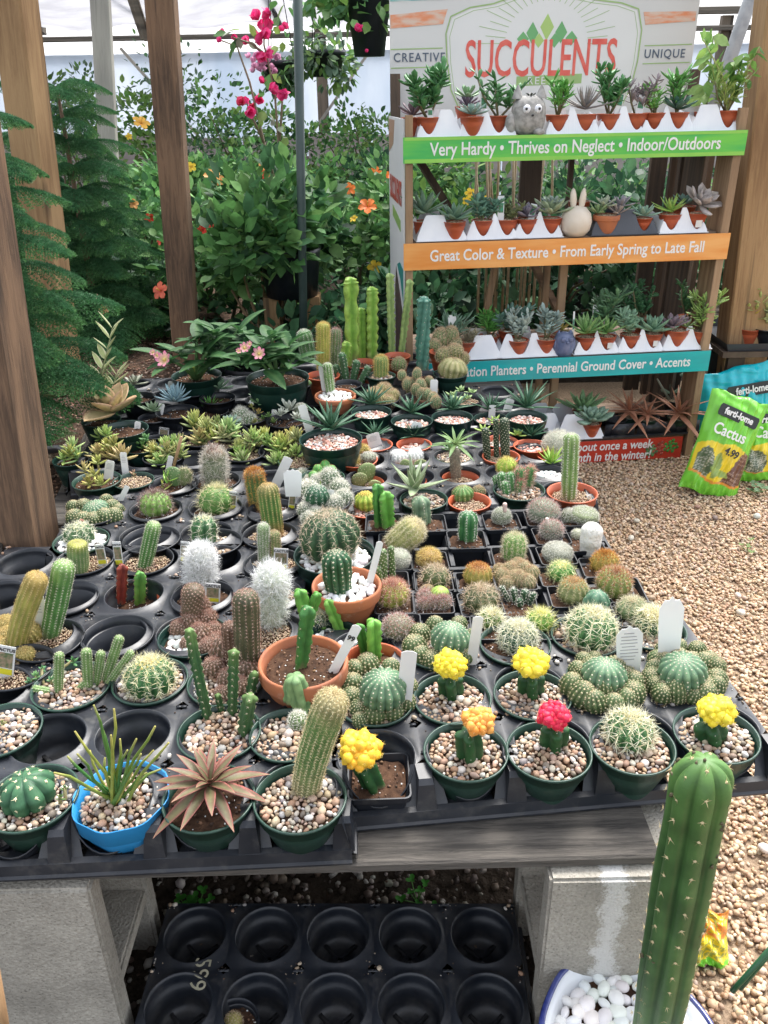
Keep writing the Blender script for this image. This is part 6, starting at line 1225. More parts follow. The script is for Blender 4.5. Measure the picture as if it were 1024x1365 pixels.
DG = dict(n=22, wr=.19, e0=1.35, e1=.30, s0=.55, T=.35, wf='taper', curl=-.12, c1=(.035,.10,.055), c2=(.06,.14,.08))
def hw(label, px, py, D, pot, wid, z, fill='red', up=6, tag=None, **k):
    suc(label, px, py, D, pot, fill, GH, z=z); kk = dict(DG); kk.update(k); rosette(px, py-up-3, wid*1.22, lift=.016, **kk)
    if tag: card(*tag)
hw('small dark rosette in a red pot with a square printed label, by the golden balls', 500, 592, .088, 'red', 50, TZ+.005, up=8, tag=(503,600, 496,578, 18, 'plain', 'lines'))
hw('small dark rosette in a red pot with a tall white label behind its leaves', 552, 592, .088, 'red', 44, TZ+.005, up=8, tag=(553,588, 556,563, 14, 'plain', 'lines'))
hw('dark pointed rosette in a red pot right of the black stems', 708, 594, .086, 'red', 50, TZ+.01, up=10)
hw('big dark green rosette spilling over the largest green pot at centre', 441, 585, .148, 'dgreen', 92, TZ+.06, up=10, n=22, tag=(413,575, 402,540, 11, 'stick'))
hw('dark rosette in a green pot just right of the terracotta bowl', 495, 549, .106, 'dgreen', 64, TZ+.04, up=8)
hw('dark star-shaped rosette in a green pebble pot, left of an identical green pot', 549, 561, .108, 'dgreen', 60, TZ+.03, up=8)
hw('dark star-shaped rosette in a green pebble pot, right of an identical green pot', 603, 556, .108, 'dgreen', 56, TZ+.03, up=8)
hw('large spiky agave in a green pot near the base of the rack', 702, 556, .105, 'dgreen', 88, TZ+.04, up=10, wr=.14, tag=(676,548, 681,532, 11, 'plain', 'lines'))
hw('sprawling small green rosettes between the green pots and the agave', 655, 558, .095, 'dgreen', 60, TZ+.01, up=8, wr=.18, tag=(655,560, 657,540, 9, 'stick'))
cac('pale star-patterned green succulents in a wide black pot with a label', 617, 531, .108, 'black', 'grit', GX, z=TZ+.03); [rosette(x_,y_,22,lift=.01,n=9,wr=.5,wf='ovate',T=.5,c1=(.24,.38,.12),c2=(.32,.42,.2),parts=False) for x_,y_ in ((602,528),(614,521),(628,524),(622,532),(608,535))]; card(613,535, 613,528, 13, 'plain')
cac('tangled chain cactus spilling from a black pot with a label', 562, 530, .108, 'black', 'soil', GX, z=TZ+.035); offsets([(540+5*i+random.uniform(-3,3), 505+3.6*i+random.uniform(-6,6), 13, 1.3, .02) for i in range(9)]+[(560,512,13,1.2,.03),(572,508,12,1.2,.03),(578,520,12),(548,520,13),(536,500,12,1.2,.04),(556,498,12,1.3,.05)], style='brown', c1=(.10,.19,.08), c2=(.16,.24,.12)); card(578,532, 579,506, 10, 'plain')
cac('golden lumpy ball cactus in a dark pot behind the green rosette', 509, 531, .100, 'black', 'peb', GL, z=TZ+.03); offsets([(500,527,22),(512,522,24),(523,528,20),(508,534,20),(518,536,18),(496,534,16)], style='brown', c1=(.28,.28,.10), c2=(.36,.34,.15))
cac('little green column in a terracotta bowl of pebbles with a white stake', 447, 526, .112, 'bowl', 'white', GX, z=TZ+.06, sink=.008); stem(441,527,436,484,15,ribs=10,style='white',dep=.14,c1=(.12,.24,.07),c2=(.16,.28,.09),sp=.005); card(434,524, 428,487, 8, 'stick')
BZ2 = TZ+.05
cac('round golden-ribbed cactus cluster in a dark pot by the end of the teal strip', 600, 498, .100, 'dgreen', 'peb', GL, z=BZ2); globe(602, 492, 42, style='brown', asp=.8, ribs=14, dep=.15, c1=(.22,.22,.08), c2=(.34,.32,.16), sp=.006); offsets([(592,474,22,1,.03),(606,470,24,1,.035),(617,478,18,1,.02)], style='brown', c1=(.3,.28,.12))
cac('plump short green column in a pot in the middle of the back rows', 508, 500, .085, 'green', 'peb', GX, z=BZ2); stem(508,505,508,474,21,ribs=14,style='yel',dep=.1,c1=(.16,.26,.08),sp=.005); offsets([(532,486,20)], style='brown', c1=(.2,.28,.1))
cac('blue-green twisted column cactus, the darkest of the tall ones', 565, 500, .090, 'black', 'soil', GX, z=BZ2); stem(563,500,565,395,22,ribs=5,style=dict(k=3,L=.003,w=.0007,c=(.5,.45,.35),dr=.0014,dc=(.5,.5,.42)),dep=.34,c1=(.045,.15,.11),c2=(.08,.2,.15),wave=.14,sp=.012,twist=1.5); offsets([(556,420,10,2,.13),(573,412,10,2,.15)], style='none', c1=(.05,.16,.12))
cac('pair of pale scalloped euphorbia columns in front of the rack side panel', 529, 474, .085, 'red', 'soil', GR, z=BZ2+.01); [stem(a,b,c,d,w_,ribs=3,style='euph',dep=.55,sharp=1.2,wave=.2,sp=.020,c1=(.20,.30,.10),c2=(.30,.40,.14)) for a,b,c,d,w_ in ((522,474,519,364,14),(534,474,546,372,13))]
cac('group of tall bright green three-sided euphorbias at the back of the bench', 482, 484, .105, 'red', 'soil', GR, z=BZ2); [stem(a,b,c,d,w_,style='euph',c1=(.15,.31,.04),c2=(.28,.42,.08),**E3) for a,b,c,d,w_ in ((468,488,466,369,25),(482,482,480,410,19),(495,482,495,382,21),(454,500,462,455,18))]
cac('yellow-green bristly column with hairy neighbours in a red pot beside the pink-flowered plant', 431, 500, .098, 'red', 'soil', GR, z=BZ2); stem(431,500,431,430,19,ribs=13,style='yel',dep=.12,c1=(.36,.38,.07),c2=(.42,.42,.1),sp=.0055); stem(446,492,448,438,17,ribs=12,style='pink',dep=.1,c1=(.16,.24,.1),sp=.0055); stem(412,478,404,440,24,ribs=12,style='white',dep=.1,c1=(.13,.26,.1),sp=.0055,yoff=-.02)
cac('dark leafy cactus stems trailing between the bowl and the euphorbias', 462, 512, .09, 'black', 'soil', GX, z=TZ+.04); [stem(a,b,c,d,12,ribs=5,style='white',dep=.25,c1=(.06,.14,.06),wave=.12,sp=.01) for a,b,c,d in ((462,510,455,470),(470,510,476,480),(480,512,492,488),(455,508,446,486))]
suc('round flat green pads of a young opuntia left of the bowl', 395, 512, .085, 'black', 'soil', GX, z=TZ+.04); pad(389,522,388,500,22,(.20,.32,.12),'dotg'); pad(407,520,408,506,16,(.20,.32,.12),'dotg')
cac('mixed lumpy cacti at the left end of the teal strip, beside the twisted column', 590, 468, .085, 'red', 'soil', GR, z=BZ2+.02); offsets([(588,452,24,1.2,.01),(600,448,22,1.2,.02),(606,458,20),(578,462,20)], style='brown', c1=(.24,.27,.12)); card(603,452, 600,420, 6, 'stick')
# ---- left rear: golden succulents
GSP = dict(L=.038, col=(.27,.33,.12), tip=(.42,.38,.14), n=17, wr=.34)
def gold(label, px, py, heads, D=.10, pot='black', z=TZ+.012, tag=None, **k):
    suc(label, px, py, D, pot, 'grit', GSU, z=z); heads = heads+[(a+random.uniform(-14,14), b+random.uniform(-6,8), max(.012,c+random.uniform(-.02,.012))) for a,b,c in heads]; kk = dict(GSP); kk.update(k); sprig(heads, **kk)
    if tag: card(*tag)
gold('golden-leaved succulent with a stake, left of the grey hairy cactus', 218, 608, [(205,598,.03),(222,592,.04),(238,600,.03),(213,612,.02),(232,585,.05)], tag=(214,600, 220,583, 6, 'stick'))
gold('tallest golden-leaved succulent just behind the grey hairy cactus', 268, 585, [(258,560,.05),(275,566,.05),(290,560,.06),(266,580,.03),(284,580,.03),(300,572,.04)], L=.044)
gold('golden-leaved succulent right of the grey hairy cactus', 325, 604, [(318,592,.03),(330,586,.04),(322,608,.02),(336,578,.05)], L=.038)
gold('loose golden rosettes in a wide dark pot beside two white labels', 375, 600, [(372,582,.04),(388,590,.03),(365,592,.02),(396,578,.05),(352,578,.04)], D=.112, tag=(397,590, 397,576, 10, 'plain', 'lines'))
gold('single golden rosette in a pebble pot in front of the big green pot', 402, 612, [(412,606,.02),(366,612,.01),(395,600,.02)], D=.112, pot='green', L=.036)
gold('upright golden succulent at the left edge under the big cream-leaved plant', 145, 604, [(142,590,.05),(132,600,.03),(150,602,.03),(140,575,.06)], tag=(181,592, 184,562, 8, 'plain', 'lines'))
gold('golden spire succulent in front of the blue finger succulent', 258, 522, [(259,492,.07),(263,502,.05),(256,506,.04),(262,484,.08)], D=.085, L=.02, z=TZ+.04)
suc('silvery blue finger-leaved succulent in a black pot', 236, 548, .112, 'black', 'soil', GX, z=TZ+.04); rosette(233, 535, 60, lift=.03, n=34, wr=.15, e0=1.5, e1=.3, s0=.7, T=.8, wf='lance', c1=(.20,.31,.36), c2=(.25,.37,.42)); card(232,530, 231,508, 14, 'plain')
empty('empty black pot with a small photo label, left of the tallest golden succulent', 214, 574, .112, z=TZ+.02); K.zf = TZ-.01; card(218,585, 219,570, 13, 'photo')
suc('big cream and pink flap-leaved succulent in a dark green pot at the left', 165, 572, .12, 'dgreen', 'soil', GX, z=TZ+.05); FL = dict(wf='ovate', T=.12, c1=(.42,.40,.20), c2=(.40,.28,.16), edge=(.44,.25,.16), fat=True, cup=.2)
rosette(150, 550, 108, lift=.03, n=10, wr=.62, e0=1.25, e1=.12, s0=.7, turn=1.571, jit=.15, **FL)
LSC = 1.35
suc('tall variegated pale green leaved plant rising at the back left corner', 135, 560, .10, 'dgreen', 'soil', GX, z=TZ+.04); g = G(); ga = G(); b0 = P(135,560,K.zf); Cn=[]; Dn=[]
for path in ([(135,560),(128,520),(140,480),(150,438)], [(130,560),(110,535),(95,528),(68,530)], [(120,560),(90,560),(78,575),(70,592)], [(135,560),(148,530),(155,500)]):
    pts = [PD(x,y,b0[1]+.01*i) for i,(x,y) in enumerate(path)]; tube(g, [loc(p) for p in pts], [.003,.0025,.002,.0015][:len(pts)], 5, (.28,.30,.16))
    pts = np.array([loc(p) for p in pts]); 
    for u in np.linspace(.35,1,7):
        i = min(int(u*(len(pts)-1)), len(pts)-2); f = u*(len(pts)-1)-i; q = pts[i]*(1-f)+pts[i+1]*f
        for s in (-1,1): Cn.append(q); d = pts[i+1]-pts[i]; Dn.append(d/np.linalg.norm(d)*.6+V3(s*.8, random.uniform(-.5,.3), random.uniform(.0,.6)))
ob('stems', (g, m_plant()), K.root); n_ = len(Cn); lm = leaf_geo(.052,.026,.1,'ovate',.2,c1=(.30,.36,.17),c2=(.36,.40,.20),edge=(.62,.60,.44),fat=False,n=6,cup=.25).mesh('leaf', m_leaf())
for c_2, d_ in zip(Cn, Dn):
    v = Vector(d_).normalized(); o = ob('leaf', lm, K.root, tuple(c_2)); o.rotation_euler = (v.to_track_quat('Y','Z').to_euler()); s_ = random.uniform(.7,1.25); o.scale = (s_,s_,s_)
suc('grey-green ghost rosette in a black pot under the pink flower', 183, 530, .10, 'black', 'soil', GX, z=TZ+.05); rosette(179, 512, 42, lift=.035, n=12, wr=.42, e0=1.2, e1=.1, wf='spoon', T=.35, c1=(.26,.32,.22), c2=(.34,.34,.28)); card(188,532, 179,522, 9, 'plain')
suc('wide pale green hen-and-chicks rosette behind the small grassy one', 290, 530, .10, 'black', 'soil', GX, z=TZ+.04); rosette(292, 518, 46, lift=.02, n=22, wr=.42, e0=1.3, e1=.1, wf='spoon', T=.35, c1=(.16,.28,.18), c2=(.22,.33,.22)); 
suc('small fresh green grassy rosette in a black pot among the golden ones', 280, 548, .10, 'black', 'soil', GX, z=TZ+.02); rosette(280, 542, 44, lift=.012, n=16, wr=.2, e0=1.4, e1=.3, wf='taper', T=.3, c1=(.10,.30,.06), c2=(.14,.36,.08))
suc('mixed pot of small cacti and trailing stonecrop with a curled twig', 328, 556, .112, 'black', 'peb', GX, z=TZ+.03); offsets([(322,556,24,1.1),(332,560,20),(316,566,18)], style='white', c1=(.16,.24,.13)); sprig([(340,560,.02),(345,548,.03),(335,540,.03)], L=.014, col=(.2,.3,.1), foot=(335,556)); rosette(345,538,34,lift=.03,n=16,wr=.4,wf='spoon',c1=(.18,.30,.14),parts=False)
suc('silvery powdery rosette cluster left of the big green pot', 382, 560, .105, 'black', 'soil', GX, z=TZ+.03); [rosette(x_,y_,w_,lift=.03,n=14,wr=.38,wf='spoon',T=.35,c1=(.34,.38,.32),c2=(.42,.44,.38),parts=True) for x_,y_,w_ in ((386,547,46),(374,554,32),(396,558,30))]
suc('low pale rosettes on pebbles beside the pink-flowered plant', 352, 532, .105, 'black', 'white', GX, z=TZ+.03); [rosette(x_,y_,26,lift=.02,n=14,wr=.45,wf='spoon',c1=(.2,.3,.18),parts=False) for x_,y_ in ((342,527),(360,524))]
# small ones that crowd the gaps at the back left
suc('pale blue-green rosette squeezed between the golden succulents and the mixed pot', 308, 574, .085, 'black', 'soil', GX, z=TZ+.03); rosette(308,566,40,lift=.02,n=20,wr=.42,wf='spoon',T=.35,c1=(.20,.30,.24),c2=(.26,.36,.28))
suc('small olive stonecrop mound with a stub of label behind the silvery cluster', 356, 562, .080, 'black', 'peb', GX, z=TZ+.02); sprig([(350,556,.02),(358,552,.03),(364,560,.02),(345,562,.015)], L=.016, col=(.18,.27,.09), tip=(.28,.34,.12), foot=(356,562)); card(364,562, 366,546, 7, 'plain')
cac('white-haired little cactus near the left edge of the big green pot', 402, 566, .080, 'black', 'peb', GX, z=TZ+.02); stem(402,566,401,538,20,ribs=12,style='grey',dep=.1,c1=(.2,.26,.16),sp=.005)
suc('grey-green rosette with a leaning label, left of the blue finger succulent', 206, 556, .085, 'black', 'soil', GX, z=TZ+.03); rosette(204,548,42,lift=.02,n=18,wr=.36,wf='lance',T=.35,c1=(.17,.26,.16),c2=(.24,.32,.2)); card(212,558, 216,538, 8, 'plain')
suc('dark leafy seedling pot in front of the cream flap-leaved succulent', 188, 596, .085, 'dgreen', 'soil', GX, z=TZ+.02); sprig([(184,586,.03),(194,582,.04),(190,592,.02)], L=.022, col=(.10,.19,.07), tip=(.18,.26,.10), foot=(188,596), n=10, wr=.5)
suc('pale yellow loose rosette right behind the grey hairy cactus', 300, 590, .085, 'black', 'grit', GSU, z=TZ+.02); sprig([(296,574,.05),(306,580,.03),(312,570,.05)], L=.036, col=(.30,.34,.15), tip=(.44,.42,.2), foot=(300,590))
suc('upright green-and-yellow leaf cluster at the far left, nearest the soil bed', 96, 612, .090, 'dgreen', 'soil', GSU, z=TZ+.01); sprig([(92,600,.04),(84,606,.03),(102,604,.03),(96,590,.05)], L=.034, col=(.22,.30,.10), tip=(.40,.40,.15), foot=(96,612))
cac('tiny cluster of fuzzy balls between the white blank label and the crested cluster', 402, 640, .075, 'black', 'peb', GL, z=TZ+.01); offsets([(396,636,16),(404,632,16),(410,640,15),(400,644,14)], style='white', c1=(.12,.2,.1), c2=(.2,.26,.15))
# pink-flowered broad-leaved plants
def broad(label, px, py, D, heads, flowers, leafL, z, pot='dgreen'):
    start('flowering_plant', label, 'flowering plant', px, py, D, pot, 'soil', z=z, group='broad-leaved plants with pink flowers'); b = np.array([K.c[0],K.c[1],K.zf])
    me = leaf_geo(leafL, leafL*.36, .1, 'ovate', -.5, c1=(.032,.10,.035), c2=(.045,.13,.04), stripe=(.10,.20,.07), fat=False, n=8, cup=.22).mesh('leaf', m_leaf())
    for hx, hy, dy, n in heads:
        e = PD(hx, hy, b[1]+dy); g = G(); m = (b+e)/2+V3(0,0,.01); tube(g, [loc(b), loc(m), loc(e)], [.006,.005,.004], 6, (.10,.20,.07)); o = ob('stem', (g, m_plant()), K.root); az = random.uniform(0,6)
        for k in range(n): 
            t = k/n; q = ob('leaf', me, K.root); q.matrix_local = Matrix.Translation(tuple(loc(e)-V3(0,0,.035*t))) @ place(az+k*2.4, .75-.75*t+random.uniform(-.15,.15), random.uniform(-.2,.2), (0,0,0), random.uniform(.7,1.1))
    for fx, fy, dy, s in flowers: q = PD(fx, fy, b[1]+dy); ob('flower', flower_mesh((.70,.16,.42),'daisy'), K.root, tuple(loc(q)), (.95,0,random.uniform(-.4,.4)), s)
broad('large glossy-leaved plant with pink flowers in the dark green pot by the pole', 370, 503, .17, [(345,458,-.03,10),(362,450,.03,9),(385,462,0,9),(330,470,-.05,8),(352,478,-.07,7),(392,478,-.03,6)], [(346,472,-.12,1.0),(326,464,-.10,.8),(333,459,-.10,.5),(318,468,-.1,.45)], .098, TZ+.10)
broad('broad dark-leaved plant with a single pink flower, left of its larger neighbour', 262, 500, .14, [(285,440,0,10),(262,452,-.03,9),(300,462,-.02,9),(240,470,-.05,6),(275,470,-.07,6),(318,440,.06,8),(225,478,-.06,4)], [(220,480,-.16,1.25),(210,474,-.14,.6),(204,470,-.14,.5)], .10, TZ+.08)
# fallen tag under the tray and red-brown plant tips at the bottom
lp = P(478,1122,.3465); g = G(); v = [(0,0,.0006),(.026,.004,.0006),(.030,.030,.0006),(.022,.040,.0006),(.002,.036,.0006)]; g.add(np.array(v), np.array([[0,1,2,3,4]])); 
for k in range(5): box(g, (.004,.008+.005*k,.0008), (.022,.009+.005*k,.0011), (1,1,1))
tagp(ob('fallen_label', (g, M_TAG, False), None, (lp[0]-.012,lp[1]-.012,lp[2]), (0,0,.15)), 'white printed label fallen on the board between the two front trays', 'plant label')
# ================================================================== SUCCULENTS RACK
RO = np.array([.0855, 2.633, .0]); RYAW = math.atan2(.10, 1.029); RW = 1.034
EX = V3(math.cos(RYAW), math.sin(RYAW), 0); EY = V3(-math.sin(RYAW), math.cos(RYAW), 0)
def RL(x, y, z): return RO+EX*x+EY*y+V3(0,0,z)
def RX(px, z, y=0.0):
    a, b = -.5, 1.8
    for _ in range(30):
        m = (a+b)/2
        if inv(RL(m,y,z))[0] < px: a = m
        else: b = m
    return (a+b)/2
rack = thing('display_rack', 'wooden display rack of succulents with printed green, orange, teal and red strips', 'display rack', RO, rz=RYAW)
M_STRIPW = wood('rack_wood', (.46,.30,.17), (.28,.17,.09), axis=2, dens=30, bump=.2); M_STRIPX = wood('rack_shelf_wood', (.30,.21,.14), (.15,.10,.07), axis=0, dens=30, bump=.2)
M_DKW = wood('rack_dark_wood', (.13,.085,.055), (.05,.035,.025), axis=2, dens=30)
def rb(name, lo, hi, mtl, parent=rack, smooth=False, ch=.0015):
    lo = np.array(lo,float); hi = np.array(hi,float); c = (lo+hi)/2; g = G(); h = hi-lo
    beam(g, (0,0,-h[2]/2), (0,0,h[2]/2), h[0], h[1], up=(0,1,0), ch=min(ch,min(h[0],h[1])*.2)); return ob(name, (g, mtl, smooth), parent, tuple(c))
DEP = .36
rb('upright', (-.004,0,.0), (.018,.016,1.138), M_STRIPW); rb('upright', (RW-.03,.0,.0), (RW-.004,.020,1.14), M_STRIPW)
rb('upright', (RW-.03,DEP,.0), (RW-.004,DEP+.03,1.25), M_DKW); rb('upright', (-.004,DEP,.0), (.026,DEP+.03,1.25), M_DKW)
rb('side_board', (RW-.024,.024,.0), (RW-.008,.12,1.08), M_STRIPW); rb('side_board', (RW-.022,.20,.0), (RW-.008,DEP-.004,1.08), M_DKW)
SZ = [1.076, .785, .404, .098]
for z in SZ: rb('shelf', (.020,.018,z-.014), (RW-.034,DEP-.004,z), M_STRIPX)
M_CARD = mat('white_card', (.62,.62,.62), rough=.5, ns=5, c2=(.55,.56,.57))
def fcol(name, c, c2=None, ns=8, rough=.38, **k): return mat(name, c, rough=rough, ns=ns, c2=c2 or tuple(v*.85 for v in c), **k)
def strip(name, x0, x1, z0, z1, c, c2, txt, size, shear=0.0, xoff=0, tcol=M_TAG, sx=1.0, lines=None, nstr=(.4,1,3), ns=9):
    m = mat(name+'_print', c, rough=.35, ns=ns, c2=c2, stretch=nstr, detail=9)
    o = rb(name, (x0,-.009,z0), (x1,-.005,z1), m, ch=0); cz = 0
    rows = lines or [(txt, 0)]
    for tx, dz in rows:
        al = 'RIGHT' if lines else 'CENTER'; xo = xoff
        tm = text_mesh(tx, size, M_PRINTW, bold=.0007, ext=.0006, shear=shear, sx=sx, align=al); ob('lettering', tm, o, (xo,-.0028,dz), (PI/2,0,0))
    return o
M_PRINTW = mat('white_print', (.80,.80,.78), rough=.4, ns=20, c2=(.76,.76,.74))
s_ = strip('green_strip', -.012, RW, 1.010, 1.080, (.045,.42,.10), (.16,.55,.07), 'Very Hardy \u2022 Thrives on Neglect \u2022 Indoor/Outdoors', .050, xoff=.0, sx=.83)
for z0, z1 in ((1.010,1.024),(1.068,1.080)):
    pass
g = G(); box(g, (-.519,-.0026,-.0345), (.521,-.0021,-.024)); box(g, (-.519,-.0026,.026), (.521,-.0021,.0345)); ob('light_green_band', (g, fcol('lime_print',(.30,.60,.10),(.22,.55,.08)), False), s_)
strip('orange_strip', -.012, RW, .703, .783, (.72,.25,.045), (.80,.40,.13), 'Great Color & Texture \u2022 From Early Spring to Late Fall', .048, sx=.82)
strip('teal_strip', .0, RW, .332, .402, (.01,.42,.42), (.02,.34,.36), 'Combination Planters \u2022 Perennial Ground Cover \u2022 Accents', .047, sx=.80, ns=14)
rs = strip('red_strip', .02, RW-.05, .014, .094, (.52,.045,.022), (.45,.035,.02), '', .045, lines=[('Water about once a week', .019), ('and once a month in the winter!', -.021)], xoff=RX(868,.07)-(RW-.03)/2, sx=.84, shear=.12)
g = G(); 
for xx, zz, r, c in ((.37,-.008,.022,(.12,.25,.10)),(.40,.0,.026,(.40,.09,.06)),(.44,.006,.026,(.06,.28,.05))):
    for k in range(14):
        a = k*2.4; q = r*math.sqrt(k/14); blob(g, (xx+q*math.cos(a), -.0024, zz+q*math.sin(a)), (.007,.0006,.007), np.array(c)*random.uniform(.6,1.3), ICO1)
ob('printed_plants', (g, m_plant()), rs)
rb('base_rail', (.0,.0,-.002), (RW-.03,.02,.013), M_DKW)
# left side panel of printed card
sp_ = rb('side_panel', (-.010,.010,.10), (-.005,DEP+.03,1.128), M_CARD, ch=0)
def side_print(name, mtl, poly): # poly in (y,z) rack coords, drawn just outside the panel
    c = np.array([-.0075,(DEP+.04)/2,(.10+1.128)/2]); g = G(); v = [(-.0032,y-c[1],z-c[2]) for y,z in poly]; v2 = [(-.0026,y-c[1],z-c[2]) for y,z in poly]; n = len(poly)
    g.add(np.array(v+v2), [np.array([list(range(n))]), np.array([[n+i for i in range(n)][::-1]])]+[np.array([[i,(i+1)%n,n+(i+1)%n,n+i]]) for i in range(n)]); ob(name, (g, mtl, False), sp_)
side_print('dark_picture', fcol('dark_photo',(.05,.055,.045),(.12,.04,.06),ns=60), [(.02,.16),(.24,.16),(.24,.60),(.21,.68),(.02,.55)])
side_print('teal_patch', fcol('teal_print',(.03,.25,.24)), [(.02,.60),(.10,.66),(.18,.69),(.10,.71),(.02,.70)]); side_print('red_patch', fcol('red_print',(.45,.05,.04)), [(.30,.16),(.37,.16),(.37,.48),(.32,.50)])
side_print('green_bar', fcol('green_bar_print',(.25,.42,.12)), [(.08,.805),(.29,.83),(.29,.865),(.08,.84)]); side_print('corner_patch', fcol('brown_print',(.42,.22,.14)), [(.26,1.05),(.38,1.02),(.38,1.12),(.22,1.12)])
tm = text_mesh('SUCCULENTS', .10, MATS['red_print'], bold=.0012, ext=.0004, sx=.50); ob('lettering', tm, sp_, (-.004,0,.915-.614), (PI/2,0,-PI/2))
# header sign
HY = DEP+.05; hx0, hx1 = RX(520,1.30,HY), RX(924,1.30,HY)
zbot = 1.09; ztop = PD(720,-42, RL(.5,HY,1.3)[1])[2]
hd = rb('header_sign', (hx0,HY,zbot), (hx1,HY+.006,ztop), mat('header_card',(.66,.655,.63),rough=.5,ns=2.2,c2=(.60,.60,.585),stretch=(.5,1,3),detail=6), ch=0)
hc = np.array([(hx0+hx1)/2, HY+.003, (zbot+ztop)/2]); HW = hx1-hx0
def hz(px, py):   # pixel -> header local
    y0 = RL(.5,HY,1.3)[1]; x = RX(px, 1.3, HY); p = RL(x,HY,0); q = PD(px, py, p[1]); return x-hc[0], q[2]-hc[2]
def hpoly(name, pts, mtl, d=.0042):
    v = [hz(*p) for p in pts]; g = G(); n = len(v); A = np.array([(x,-d,z) for x,z in v]+[(x,-.0031,z) for x,z in v]); g.add(A, [np.array([list(range(n))]), *[np.array([[i,(i+1)%n,n+(i+1)%n,n+i]]) for i in range(n)]]); return ob(name, (g, mtl, False), hd)
M_HOR = mat('header_orange',(.72,.26,.12),rough=.5,ns=60,c2=(.66,.50,.40),stretch=(.4,1,1.5),detail=9); M_HTE = mat('header_teal',(.16,.46,.42),rough=.5,ns=40,c2=(.50,.62,.58),stretch=(.5,1,1),detail=9)
M_HGL = fcol('header_green_line',(.35,.52,.20)); M_HRED = mat('header_red',(.66,.085,.065),rough=.5,ns=25,c2=(.74,.16,.12),detail=8); M_HNV = fcol('header_navy',(.09,.12,.17)); M_HWH = fcol('header_white',(.72,.72,.70),(.70,.70,.68))
hpoly('orange_band', [(521,38),(590,32),(594,18),(596,12),(521,20)][::1], M_HOR); hpoly('orange_band', [(852,16),(921,15),(921,28),(856,33)], M_HOR)
hpoly('teal_band', [(521,2),(640,-2),(690,-40),(521,-40)], M_HTE); hpoly('teal_band', [(770,-2),(921,0),(921,-40),(730,-40)], M_HTE)
def hline(name, pts, w, mtl, d=.0046):
    v = [hz(*p) for p in pts]; g = G()
    for a, b in zip(v[:-1], v[1:]):
        dx, dz = b[0]-a[0], b[1]-a[1]; l = math.hypot(dx,dz); nx, nz = -dz/l*w/2, dx/l*w/2
        g.add(np.array([(a[0]+nx,-d,a[1]+nz),(b[0]+nx,-d,b[1]+nz),(b[0]-nx,-d,b[1]-nz),(a[0]-nx,-d,a[1]-nz)]), np.array([[0,1,2,3]]))
    return ob(name, (g, mtl, False), hd)
oc = [(616,150),(602,120),(596,80),(594,45),(600,22),(625,10),(655,5),(690,-8),(720,-14)]; oc2 = [(720,-14),(750,-8),(790,0),(822,4),(845,12),(852,40),(851,80),(846,115),(834,145)]
hpoly('white_shield', [(618,150),(604,120),(598,80),(596,45),(602,24),(627,12),(657,7),(692,-6),(720,-12),(750,-6),(790,2),(820,6),(843,14),(850,40),(849,80),(844,115),(832,145)], M_HWH, .0038)
hline('shield_outline', oc, .004, M_HGL); hline('shield_outline', oc2, .004, M_HGL); hline('shield_outline', [(x+(5 if x<720 else -5), y+4) for x,y in oc], .0015, M_HGL); hline('shield_outline', [(x-5,y+4) for x,y in oc2], .0015, M_HGL)
for y in (65,90): hline('rule', [(521,y+1),(590,y-1)], .003, M_HGL)
for y in (60,84): hline('rule', [(858,y+1),(921,y-1)], .003, M_HGL)
for k in range(25):
    a = PI*(k/24); r0, r1 = 52, (74 if k%2 else 84); cx, cy = 727, 58
    if 1: hline('sun_ray', [(cx+r0*math.cos(a)*1.05, cy-r0*math.sin(a)*1.1),(cx+r1*math.cos(a)*1.1, cy-r1*math.sin(a)*1.05)], .0016, M_HGL)
for cx, cy, wd, ht in ((727,36,18,36),(708,44,16,30),(746,43,16,30),(696,52,16,20),(760,51,16,20),(717,54,14,20),(738,54,14,20)):
    hpoly('logo_leaf', [(cx,cy+ht*.5),(cx-wd*.5,cy),(cx,cy-ht*.5),(cx+wd*.5,cy)], fcol('logo_lime',(.42,.60,.18)) if (cx%2) else fcol('logo_leaf_green',(.16,.42,.16)), .0044)
def htext(s, px, py, size, mtl, sx=1, bold=.0, d=.0050, sp=1.0, name='lettering'):
    x, z = hz(px,py); ob(name, text_mesh(s, size, mtl, bold=bold, ext=.0004, sx=sx, spacing=sp), hd, (x,-d,z), (PI/2,0,-.0))
htext('SUCCULENTS', 722, 80, .150, M_HRED, sx=.565, bold=.0016, sp=.98)
htext('CREATIVE', 559, 77, .036, M_HNV, sx=.95, sp=1.15, bold=.0003); htext('UNIQUE', 886, 72, .036, M_HNV, sx=.95, sp=1.15, bold=.0003)
hpoly('green_bar', [(690,115),(778,111),(778,98),(690,102)], M_HGL, .0044); htext('REE', 717, 108, .032, M_HWH, sx=1.1, sp=1.2, d=.0055)
